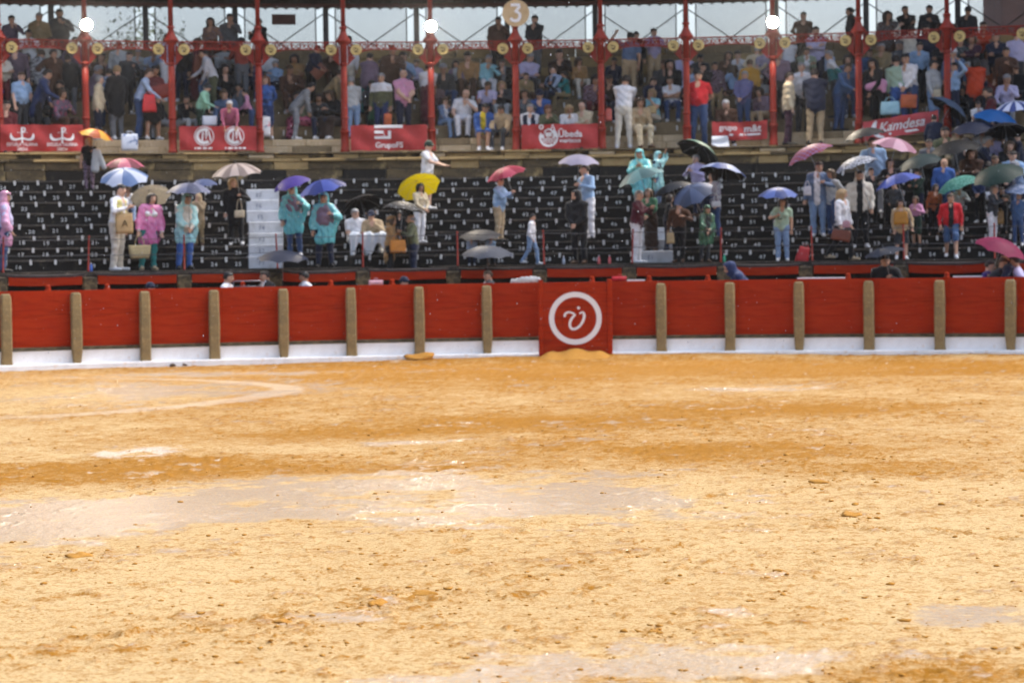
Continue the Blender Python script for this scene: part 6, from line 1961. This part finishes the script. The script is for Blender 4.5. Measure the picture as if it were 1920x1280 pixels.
def umbrella(hand, apex, rad, m, label, lining=None, dome=.42):
    """shaft runs from the hand to the apex; canopy with eight scalloped panels, ribs, tip"""
    hand, apex = Vector(hand), Vector(apex)
    d = apex - hand; L_ = d.length; ax_ = d.normalized()
    rot = ax_.to_track_quat('Z', 'Y').to_matrix().to_4x4()
    g = random.Random(label)
    mw = Matrix.Translation(apex) @ rot @ Matrix.Rotation(g.uniform(0, .78), 4, 'Z')
    u = empty('umbrella', mw)
    tag(u, label, 'umbrella', 'open umbrellas in the rain')
    hd = rad * dome
    NS, NR_ = 40, 7
    v, f = [(0, 0, 0)], []
    for j in range(1, NR_ + 1):
        t = j / NR_
        for i in range(NS):
            a = 2 * math.pi * i / NS
            w = abs(((a / (math.pi / 4)) % 1) - .5) * 2          # 1 at ribs, 0 between
            pull = 1 - (1 - w * w) * .075 * t
            z = -hd * (1 - math.cos(t * 1.15)) / (1 - math.cos(1.15)) * (.55 + .45 * t) * 1.0
            z += (1 - w) * .028 * rad * t + (1 - w * w) * .035 * rad * max(0, t - .8) * 5
            v.append((rad * t * pull * math.cos(a), rad * t * pull * math.sin(a), z))
    for i in range(NS): f.append((0, 1 + i, 1 + (i + 1) % NS))
    for j in range(NR_ - 1):
        for i in range(NS):
            a, b = 1 + j * NS + i, 1 + j * NS + (i + 1) % NS
            f.append((a, a + NS, b + NS, b))
    MB().add(v, f).build('canopy', m, u, True)
    if lining is not None:
        MB().add([(x * .985, y * .985, z - .012) for x, y, z in v], [q[::-1] for q in f]).build('lining', lining, u, True)
    for k in range(8):
        a = k * math.pi / 4
        pts = []
        for t in (.05, .4, .7, 1.0):
            z = -hd * (1 - math.cos(t * 1.15)) / (1 - math.cos(1.15)) * (.55 + .45 * t) - .02
            pts.append((rad * t * math.cos(a), rad * t * math.sin(a), z))
        MB().tube(pts, .0045, 4).build('rib', M_shaft, u)
    MB().tube([(0, 0, -.01), (0, 0, -L_ + .02)], .008, 6).build('shaft', M_shaft, u)
    MB().tube([(0, 0, -.005), (0, 0, .07)], [.009, .004], 6).build('tip', M_shaft, u)
    MB().tube([(0, 0, -L_ + .06), (0, 0, -L_ - .05), (.012, 0, -L_ - .085), (.04, 0, -L_ - .10), (.068, 0, -L_ - .085), (.075, 0, -L_ - .06)], .013, 6).build('handle', M_handle, u)
    return u

def hand_of(pid):
    q = PEOPLE[pid]
    hs = [q['mw'] @ Vector(h[0]) for h in q['J']['hands']]
    return max(hs, key=lambda p: p.z)

def U_(pid, x, y, w, m, label, lean=0.0, lining=None, dr=-.1, dome=.42, hand=None):
    """apex where the photograph shows it; lean > 0 tips the top away from the ring"""
    q = PEOPLE[pid] if pid else None
    if hand is None: h = hand_of(pid); rr = math.hypot(h.x - CX, h.y - CY)
    else:
        rr = hand[2]; a, z = at(hand[0], hand[1], rr); h = P(rr, a, z)
    a, z = at(x, y, rr + dr + lean)
    ap = P(rr + dr + lean, a, z)
    if (ap - h).length < .5: h = ap - (ap - h).normalized() * .62 if (ap - h).length > .1 else ap - Vector((0, 0, .62))
    return umbrella(h, ap, w / 2 / pxm(rr), m, label, lining, dome)

um = umb_mat
LIN = M_lining
U_('p1', 182, 243, 66, um('orange', '#b8521c', '#c89a3a', 'panel'), 'translucent orange and gold umbrella below the horned emblem banner')
U_(None, 234, 297, 72, um('burgundy', '#6c2038', '#a2546a', 'panel'), 'burgundy and rose umbrella above the pale blue umbrella', hand=(234, 345, RING + 5.2))
U_('q11', 232, 318, 90, um('paleblue', '#7d9bd0', '#c9d3ea', 'panel'), 'pale blue and white umbrella below the burgundy one', dr=-.25, hand=(236, 372, RING + 4.6))
U_('p3', 280, 356, 76, um('cream_dots', '#b9b09c', '#8a8274', 'speck'), 'cream speckled umbrella tipped back behind the pink poncho', lean=.55, hand=(290, 410, RING + 2.75))
U_('p4', 354, 343, 86, um('greynavy', '#474d66', '#5c6076', 'panel'), 'dull grey navy umbrella over the pale blue poncho')
U_(None, 382, 336, 52, um('slate', '#6f7fae'), 'slate blue umbrella peeping behind the grey navy one', hand=(385, 385, RING + 4.3))
U_('p6', 442, 307, 96, um('cream_panel', '#a89690', '#c8b8b0', 'stripe'), 'cream and taupe striped umbrella over the black coat')
U_('p8', 543, 333, 74, um('purple', '#4c3990'), 'plain purple umbrella left of the deep blue one')
U_('p9', 601, 338, 94, um('deepblue', '#3b4a98', '#4f5fae', 'panel'), 'deep blue umbrella over a turquoise poncho')
U_('p14', 781, 338, 84, um('yellow', '#d8c416'), 'bright yellow umbrella tipped back behind long black hair', lean=.42, dr=.12)
U_('q12', 674, 372, 78, um('black_a', '#1b1b1f'), 'black umbrella tipped back behind the seated white polo', lean=.4, hand=(690, 420, RING + 4.0))
U_('p13', 757, 378, 82, um('black_dots', '#1d1f24', '#b9bcc2', 'dots'), 'black umbrella with white dots over the olive sweater', lean=.12)
U_('p16', 945, 314, 78, um('redpink', '#b23450', '#c2546a', 'panel'), 'red pink patterned umbrella in the middle of the terrace')
U_('p19', 1085, 290, 80, um('lilacwhite', '#c3bcd4'), 'lilac white umbrella above the black hooded jacket')
U_('p20', 1196, 318, 94, um('greygreen', '#48696a', '#587a7a', 'panel'), 'grey green umbrella over the wine sweater')
U_('p24', 1316, 272, 86, um('green_rim', '#3f6f63'), 'umbrella with green rim and black lining over the lilac shirt', lean=.38, lining=LIN)
U_('p25', 1358, 308, 92, um('bluewhite', '#5a72b4', '#aab6d8', 'panel'), 'blue and white umbrella with black lining tipped right', lean=.3, lining=LIN)
U_('p26', 1258, 343, 84, um('darkgrey', '#26292f'), 'dark grey umbrella left of the grey blue one', lean=.1)
U_('p27', 1294, 352, 80, um('greyblue', '#3a4660', '#424e6a', 'panel'), 'grey blue umbrella tipped towards the ring over green poncho', lean=-.45, dr=-.15)
U_('p28', 1459, 352, 76, um('navyblue', '#34467c', '#4a5c94', 'panel'), 'navy blue umbrella over the pale green t shirt')
U_('p29', 1512, 275, 92, um('tartan', '#b4505a', '#8f7fae', 'check'), 'red tartan umbrella over the denim jacket')
U_('p31', 1600, 296, 84, um('blackwhite', '#3a3d46', '#c4c8d2', 'speck'), 'black and white speckled umbrella over the off white hood')
U_('p32', 1618, 241, 82, um('black_b', '#101014'), 'black umbrella tipped over the sky blue shirt below the script banner', lean=.05)
U_('p39', 1682, 260, 86, um('pink', '#d49cb0', '#dcb2c2', 'panel'), 'pale pink umbrella below the script banner')
U_(None, 1722, 291, 92, um('darkgreen', '#22383a'), 'dark green umbrella right of the speckled one', hand=(1735, 340, RING + 4.9))
U_('p33', 1680, 327, 90, um('periwinkle', '#4a5aa8', '#5a6ab8', 'panel'), 'periwinkle blue umbrella over the beige jacket')
U_('p40', 1792, 333, 84, um('tealprint', '#4a9484', '#7ab8a8', 'speck'), 'teal printed umbrella over the child in jersey')
U_('q9', 1868, 312, 98, um('bottlegreen', '#18332c'), 'bottle green umbrella above the grey curls', dr=-.3)
U_('q8', 1786, 264, 108, um('black_c', '#0c0c0f'), 'large black umbrella at right, over a black jacket', hand=(1800, 330, RING + 5.4))
U_('q7', 1788, 192, 84, um('steelblue', '#5a708e'), 'steel blue umbrella tipped left at the foot of the gallery', lean=.35, lining=LIN)
U_('q1', 1868, 207, 82, um('azure', '#1c70c4'), 'bright azure umbrella below the lavender sweater', hand=(1860, 250, RING + 7.2))
U_(None, 1902, 190, 74, um('bluestripe', '#3c4f8e', '#b4bcd4', 'stripe'), 'blue and white striped umbrella at the right frame edge', hand=(1905, 235, RING + 7.7))
U_('q3', 1884, 233, 80, um('black_d', '#1a1a1e'), 'black umbrella under the azure one at right', lean=.3, hand=(1890, 290, RING + 6.4))
U_('q19', 1828, 228, 90, um('navy_b', '#252c44'), 'navy umbrella between the steel blue and azure ones', hand=(1830, 275, RING + 6.9))
U_('p38', 1915, 346, 66, um('clearblue', '#7d94c4', '#c4d0e6', 'speck', .8), 'clear blue printed umbrella cut by the right frame edge')
U_('r7', 1882, 449, 98, um('magenta', '#a02f5c'), 'magenta umbrella in the alley at right')
U_(None, 530, 470, 98, um('midnight', '#242b40'), 'midnight blue umbrella in the alley before the white aisle', hand=(530, 530, RING + 1.3), dome=.34)
U_('r5', 1656, 464, 78, um('inkblue', '#1c2434'), 'small ink blue umbrella in the alley over the black raincoat', dome=.3)
U_(None, 914, 461, 102, um('pewter', '#3f4552', '#363b47', 'stripe'), 'pewter grey umbrella with many ribs in the alley', hand=(914, 520, RING + 1.3), dome=.36)
U_('p41', 900, 432, 82, um('charcoal', '#303136'), 'charcoal umbrella behind and above the pewter one', hand=(902, 470, RING + 2.9), dome=.3)

# ================================================================ THINGS PEOPLE CARRY OR HAVE PUT DOWN
def leather(n, c): return mat('leather_' + n, srgb(c)[:3], .5, .45, noise=[(9, tuple(x * .7 for x in srgb(c)[:3]), .48, .72)], bump=(20, .3, .01))
def spot(x, y, r):
    a, z = at(x, y, r); return r, a, z
def bag(x, y, w, h, r, m, name, label, cat, depth=.12, taper=.85, handle=.5, turn=0.0, roll=0.0, logo=None):
    """soft bag: bulged body tapering to the top, flap edge, arched handles"""
    k = pxm(r); W, H = w / k, h / k
    r, a, z = spot(x, y, r)
    root = empty(name, frame(r, a, z, turn) @ Matrix.Rotation(roll, 4, 'Y'))
    tag(root, label, cat)
    v, f = [], []
    NZ, NA = 6, 20
    for j in range(NZ + 1):
        t = j / NZ
        sx = W / 2 * (1 + (taper - 1) * t) * (1 + .05 * math.sin(t * math.pi)); sy = depth / 2 * (1 - .55 * t) * (1 + .25 * math.sin(t * math.pi))
        for i in range(NA):
            an = 2 * math.pi * i / NA
            c_, s_ = math.cos(an), math.sin(an)
            p = .35
            v.append((sx * math.copysign(abs(c_) ** p, c_), sy * math.copysign(abs(s_) ** .6, s_), -H / 2 + H * t + .006 * math.sin(i * 1.7 + j)))
    for j in range(NZ):
        for i in range(NA):
            a_, b_ = j * NA + i, j * NA + (i + 1) % NA
            f.append((a_, b_, b_ + NA, a_ + NA))
    f.append(tuple(range(NA))[::-1]); f.append(tuple(NZ * NA + i for i in range(NA)))
    MB().add(v, f).build('body', m, root, True)
    if handle:
        for s in (-1, 1):
            hh = handle * W * .7
            pts = [(W * .25 * math.cos(q), s * depth * .12, H / 2 - .01 + hh * math.sin(q)) for q in [math.pi * t / 8 for t in range(9)]]
            MB().tube(pts, .009, 5).build('handle', m, root, True)
    if logo:
        MB().add(*sh(text2d(logo, H * .45, .01), dy=-depth * .62, dz=-H * .15)).build('print', M_umber, root)
    return root
def cushion(x, y, w, h, r, m, label, roll=0.0):
    k = pxm(r); W, H = w / k / 2, h / k / 2
    r, a, z = spot(x, y, r)
    o = empty('seat_cushion', frame(r, a, z) @ Matrix.Rotation(roll, 4, 'Y'))
    tag(o, label, 'cushion')
    v, f = [], []
    N = 10
    for sgn in (-1, 1):
        for j in range(N + 1):
            for i in range(N + 1):
                u, w_ = i / N * 2 - 1, j / N * 2 - 1
                bul = (1 - u ** 4) * (1 - w_ ** 4)
                v.append((u * W, sgn * (.012 + .028 * bul), w_ * H))
    for q in (0, 1):
        o_ = q * (N + 1) ** 2
        for j in range(N):
            for i in range(N):
                a0 = o_ + j * (N + 1) + i
                fc = (a0, a0 + 1, a0 + N + 2, a0 + N + 1)
                f.append(fc if q == 0 else fc[::-1])
    MB().add(v, f).build('pad', m, o, True)
    rim = [(-W, 0, -H), (W, 0, -H), (W, 0, H), (-W, 0, H), (-W, 0, -H)]
    MB().tube(rim, .013, 5).build('piping', m, o)
    MB().tube([(-W * .25, 0, H), (-W * .2, 0, H + .05), (W * .2, 0, H + .05), (W * .25, 0, H)], .01, 5).build('handle', m, o)
    return o
LB, LO, LR = leather('brown', '#7a4028'), leather('orange', '#b4582c'), leather('redbrown', '#7c2c22')
ru = lambda pid, d=-.3: PEOPLE[pid]['r'] + d
cushion(377, 120, 24, 31, ru('c1', -.35), LB, 'brown seat cushion held up by the long maroon dress', .12)
cushion(598, 134, 27, 19, ru('d3', -.35), LB, 'brown seat cushion held tilted by the dark navy shirt', -.75)
cushion(727, 226, 13, 24, ru('e3', -.25), LO, 'orange seat cushion hanging beside the olive sweater', .03)
cushion(1704, 190, 28, 23, ru('k3', -.3), LO, 'orange seat cushion held by the white shirt over the script banner', .05)
cushion(1883, 106, 33, 24, UR0 + 2.2, LB, 'brown seat cushion held high at the far right', .3)
cushion(1852, 168, 28, 19, UR0 + .9, LR, 'red brown seat cushion beside the red orange jacket', -.1)
cushion(302, 172, 32, 24, ru('b5', -.3), LR, 'red brown cushion held by the navy and maroon sweater', -.2)
bag(280, 194, 26, 32, ru('b5', -.4), leather('scarlet', '#c22a2e'), 'backpack', 'bright red backpack held low left of the roundel banner', 'backpack', .14, .75, .3)
bag(393, 227, 26, 18, RC + .2, mat('white_paper_bag', '#cfd3dc', .7), 'paper_bag', 'white paper bag standing behind the roundel banner', 'bag', .14, 1.0, 0)
bag(243, 267, 29, 30, RC - .05, mat('blue_white_bag', '#c6cede', .5, .4, noise=[(7, '#5c719c', .54, .62)]), 'shopping_bag', 'white and blue shopping bag on the parapet below the red backpack', 'bag', .14, 1.0, .3)
bag(497, 238, 19, 36, RC + .25, mat('printed_bag', '#d4d6da', .5, .4, noise=[(8, '#c84a62', .57, .6), (6, '#3a9ab0', .6, .63)]), 'shopping_bag', 'printed pink and blue shopping bag beside the column left of floral skirt', 'bag', .12, 1.0, .2)
bag(1669, 203, 36, 24, ru('k2', -.3), mat('pale_blue_bag', '#9cc4d0', .5, .4, noise=[(5, '#84aebc', .45, .65)]), 'shopping_bag', 'pale blue shopping bag above the script banner', 'bag', .16, .9, .35)
bag(1757, 176, 15, 15, ru('k4', -.25), leather('cream', '#b5a88c'), 'shoulder_bag', 'cream shoulder bag on the light grey shirt with hand on hip', 'bag', .08, .9, .8)
bag(1175, 226, 14, 22, ru('h4', -.3), leather('coral', '#b0544a'), 'handbag', 'coral handbag beside the loose white shirt', 'bag', .08, .9, .4) if False else bag(1141, 216, 12, 22, ru('h4', -.1), leather('coral', '#b0544a'), 'handbag', 'coral handbag beside the loose white shirt', 'bag', .08, .9, .4)
bag(1222, 206, 18, 14, UR0 + .1, leather('straw', '#b59a68'), 'handbag', 'straw coloured bag on the lap of the aqua shirt', 'bag', .08, .9, .3)
bag(233, 419, 31, 37, ru('p2', -.38), mat('kraft_paper_bag', '#b59a72', .8, .2, noise=[(6, '#a58a62', .45, .65)]), 'paper_bag', 'kraft paper bag with a letter held by the lemon waistcoat', 'bag', .13, .98, .4, logo='A')
bag(262, 472, 33, 24, ru('p3', -.34), mat('straw_basket', '#b0a27e', .9, .2, noise=[(40, '#8c7c58', .48, .6, 3, (1, 1, 4))], bump=(60, .8, .02)), 'straw_basket', 'straw basket carried by the hot pink poncho', 'basket', .2, 1.25, .8)
bag(449, 401, 19, 13, ru('p6', -.3), leather('ivory', '#bdae94'), 'handbag', 'cream shoulder bag on the black coat', 'bag', .08, .95, 1.6)
bag(746, 462, 30, 24, ru('p12', -.32), leather('tangerine', '#b8741e'), 'handbag', 'tangerine handbag held by the tan hooded raincoat', 'bag', .1, .95, .6, .2)
bag(1689, 409, 26, 23, ru('p33', -.3), leather('mustard', '#a8741c'), 'handbag', 'mustard handbag on the beige jacket under periwinkle umbrella', 'bag', .1, .95, .7)
bag(1577, 441, 35, 21, ru('p30', -.32), leather('chestnut', '#6c3420'), 'satchel', 'chestnut brown bag carried low by the white jacket', 'bag', .1, .92, .4, 0, .2)
bag(1587, 421, 14, 12, ru('p30', -.36), leather('dustypink', '#a87c84'), 'pouch', 'dusty pink pouch above the chestnut bag', 'bag', .06, .95, .2)
bag(1343, 383, 17, 11, ru('p25', -.32), leather('white', '#c9c6c4'), 'handbag', 'small white bag on the checked blouse', 'bag', .06, .95, 1.2)
bag(1514, 358, 14, 17, ru('p29', -.3), leather('pearl', '#c4c2c8'), 'handbag', 'pearl white bag hanging from the denim jacket', 'bag', .07, .9, 1.0)
bag(1257, 446, 15, 21, ru('p26', -.3), leather('sand', '#a8946c'), 'backpack', 'sand coloured small backpack beside the grey umbrellas', 'backpack', .1, .8, .5)
bag(1875, 408, 13, 24, ru('p37', .1), leather('ochre', '#8a6a3a'), 'tote_bag', 'ochre tote bag behind the grey curls', 'bag', .08, .95, .6)
bag(1506, 478, 26, 30, RING + 2.3, leather('crimson', '#a8181c'), 'duffel_bag', 'crimson duffel bag left on the front floor', 'bag', .2, .7, .3, 0, .25)
bag(1585, 205, 12, 12, RC + .3, leather('grey', '#6c6c70'), 'pouch', 'tiny grey pouch behind the slanted banner', 'bag', .06, .9, .3) if False else None
# white sheet over the knees of the seated pair
r, a, z = spot(690, 437, PEOPLE['p10']['r'] - .25)
V, F = [], []
NX, NZ = 24, 12
k = pxm(r)
for j in range(NZ + 1):
    for i in range(NX + 1):
        u, w_ = i / NX * 2 - 1, j / NZ
        x_ = u * 37 / k * (1 - .06 * w_)
        if w_ < .45: y_, z_ = .22 - .62 * w_ / .45, .03 * math.cos(u * 9) - .02 * w_
        else: y_, z_ = -.40 - .02 * math.sin(u * 14), -.01 - (w_ - .45) / .55 * (.40 + .16 * math.cos(u * 6.3))
        V.append((x_, y_ + .02 * math.sin(u * 17 + w_ * 5), z_ + .012 * math.sin(u * 21)))
for j in range(NZ):
    for i in range(NX):
        q = j * (NX + 1) + i; F.append((q, q + 1, q + NX + 2, q + NX + 1))
tag(MB().add(V, F).build('white_sheet', mat('white_plastic_sheet', '#ccd2da', .35, .5, bump=(12, .7, .03)), None, True, frame(r + .06, a, PEOPLE['p10']['z'] + .27)), 'white plastic sheet spread over the knees of the seated pair', 'sheet')
# pink jacket round a waist in the gallery
V3, Q3, _ = blend_surface([(np.array([-.2, 0, -.02]), np.array([.16, 0, .05]), .1, .13, 0, .05, np.array([0, -1., 0]), .7), (np.array([.1, -.02, .1]), np.array([.2, -.03, -.12]), .1, .07, 0, .05, np.array([0, -1., 0]), .7)], .03)
r, a, z = spot(1643, 162, ru('k1', -.2))
tag(link('pink_jacket', np_mesh('pink_jacket', V3, Q3, [cloth('pink')]), None, frame(r, a, z)), 'pale pink jacket tied round the waist over the script banner', 'jacket')
# white-grey jacket over the arm high on the terrace
V3, Q3, _ = blend_surface([(np.array([-.06, 0, .2]), np.array([-.08, 0, -.22]), .08, .11, 0, .05, np.array([0, -1., 0]), .6), (np.array([.0, -.02, .2]), np.array([.14, -.02, -.18]), .07, .07, 0, .04, np.array([0, -1., 0]), .6)], .028)
r, a, z = spot(184, 300, ru('p1', -.3))
tag(link('folded_jacket', np_mesh('folded_jacket', V3, Q3, [cloth('lightgrey')]), None, frame(r, a, z)), 'light grey jacket hung over the arm under the orange umbrella', 'jacket')
# odds and ends on the barrier top and along the front floor
def bottle(x, y, r, h, rad, m, label):
    r, a, z = spot(x, y, r)
    b = empty('bottle', frame(r, a, z)); tag(b, label, 'bottle')
    MB().lathe([(rad * .9, 0), (rad, .01), (rad, h * .62), (rad * .4, h * .8), (rad * .38, h * .9)], 12).build('body', m, b, True)
    MB().lathe([(rad * .45, h * .9), (rad * .45, h)], 10).build('cap', M_print, b)
bot = lambda n, c: mat('bottle_' + n, srgb(c)[:3], .2, .5)
zb = FL
def on_floor(x, r=RING + 2.15):
    a = ang(x, r, FL); return proj(P(r, a, FL))[1]
for x, n, c, lab in ((171, 'blue', '#4a6cc0', 'blue plastic bottle on the front floor beside a railing post'), (1123, 'pink', '#c05a5c', 'pink bottle on the front floor, left of two'), (1143, 'pink', '#c05a5c', 'pink bottle on the front floor, right of two'), (1057, 'clear', '#8a93a4', 'clear plastic cup shaped bottle on the front floor'), (1358, 'green', '#3a9a78', 'green bottle on the front floor behind a railing post')):
    bottle(x, on_floor(x), RING + 2.15, .20, .035, bot(n, c), lab)
def ztop(x, r): return proj(P(r, ang(x, r, PT), PT))[1]
c = cushion(705, ztop(705, RING + .08) - 4, 26, 8, RING + .07, leather('palepink', '#c89aa8'), 'pale pink cushion lying on the barrier top')
c = cushion(1161, ztop(1161, RING + .2) - 5, 27, 7, RING + .2, leather('vermilion', '#c01c2c'), 'vermilion cushion on the barrier beside the gate shield')
V3, Q3, _ = blend_surface([(np.array([-.3, 0, 0.02]), np.array([.3, 0, .05]), .05, .06, 0, .04, np.array([0, -1., 0]), 1), (np.array([-.1, 0, .06]), np.array([.2, .03, .09]), .05, .04, 0, .04, np.array([0, -1., 0]), 1)], .025)
tag(link('plastic_sheet', np_mesh('plastic_sheet', V3 + .008 * np.sin(V3[:, ::-1] * 60), Q3, [plastic('lightgrey')]), None, frame(RING + .12, ang(985, RING + .12, PT), PT + .02)), 'crumpled clear plastic sheet on the barrier left of the gate', 'plastic sheet')
for (x0, x1, lab) in ((1200, 1212, ''), (1495, 1585, 'long white rod lying on the barrier top at right'), (1788, 1842, 'short white rod lying on the barrier top at far right'), (1176, 1209, 'thin white rod right of the gate shield')):
    if not lab: continue
    a0, a1 = ang(x0, RING + .2, PT), ang(x1, RING + .2, PT)
    tag(MB().box((-(a1 - a0) * RING / 2, -.03, 0), ((a1 - a0) * RING / 2, .03, .03), .005).build('white_rod', M_print, None, False, frame(RING + .14, (a0 + a1) / 2, PT + .003)), lab, 'rod')
# tubular rail in the alley
r, a, z = spot(464, 535, RING + .6)
tr = empty('steel_trolley', frame(r, a, z)); tag(tr, 'pale steel tube trolley handle showing over the barrier', 'trolley')
MB().tube([(-.32, 0, -.6), (-.32, 0, .08), (-.28, 0, .1), (.28, 0, .1), (.32, 0, .08), (.32, 0, -.6)], .014, 6).build('handle_tube', M_shaft, tr, True)
MB().tube([(-.32, 0, -.02), (.32, 0, -.02)], .011, 6).build('cross_tube', M_shaft, tr, True)
# scraps on the sand
for (x, y, s, c, lab) in ((1452, 669, .045, '#c9ced8', 'white paper scrap below the barrier at right'), (345, 687, .06, '#5c4a3a', 'dark lump of earth against the white kerb at left'), (325, 688, .085, '#564636', 'larger dark lump of earth against the white kerb at left')):
    gx, gy = ground_px(x, y)
    if y < 680 or y > 0:
        rr = math.hypot(gx - CX, gy - CY)
        if rr > RING - .36: 
            t = (RING - .38) / rr; gx, gy = CX + (gx - CX) * t, CY + (gy - CY) * t
    V_, F_ = lump_proto(int(x), 2)
    tag(link('scrap', np_mesh('scrap', V_ * s, F_, [mat('scrap' + c, c, .8)]), None, Matrix.Translation((gx, gy, .03))), lab, 'scrap')

# ================================================================ FALLING RAIN (fine drops in the air)
g = np.random.default_rng(5)
n = 1300
dd = 14 + 38 * g.random(n) ** .7
pos = np.stack([(g.random(n) - .5) * .46 * dd, dd, CAM_H + (g.random(n) * .165 - .055) * dd], -1)
pos = pos[pos[:, 2] > .3]
n = len(pos)
oct_ = np.array([(1, 0, 0), (-1, 0, 0), (0, 1, 0), (0, -1, 0), (0, 0, 3.), (0, 0, -2.)]) * .0026
of = np.array([(0, 2, 4), (2, 1, 4), (1, 3, 4), (3, 0, 4), (2, 0, 5), (1, 2, 5), (3, 1, 5), (0, 3, 5)])
sc = .6 + .9 * g.random(n)
V = (pos[:, None, :] + oct_[None] * sc[:, None, None]).reshape(-1, 3)
F = (of[None] + (np.arange(n) * 6)[:, None, None]).reshape(-1, 3)
tag(link('rain_drops', np_mesh('rain_drops', V, F, [mat('rain_water', (.8, .84, .9), .1, .6, trans=.5)])), 'fine rain drops falling across the ring', 'rain', kind='stuff')

# ================================================================ DAMP AIR
hz = MB().box((-300, -200, -1.6), (300, 400, 18.0)).build('haze', [])
tag(hz, 'thin grey rain haze filling the ring', 'haze', kind='stuff')
M_haze = bpy.data.materials.new('rain_haze'); M_haze.use_nodes = True
nt = M_haze.node_tree; nt.nodes.clear()
ho = nt.nodes.new('ShaderNodeOutputMaterial'); pv = nt.nodes.new('ShaderNodeVolumePrincipled')
pv.inputs['Color'].default_value = (.86, .88, .92, 1); pv.inputs['Density'].default_value = .00028; pv.inputs['Anisotropy'].default_value = .82
nt.links.new(pv.outputs[0], ho.inputs['Volume'])
hz.data.materials.append(M_haze)
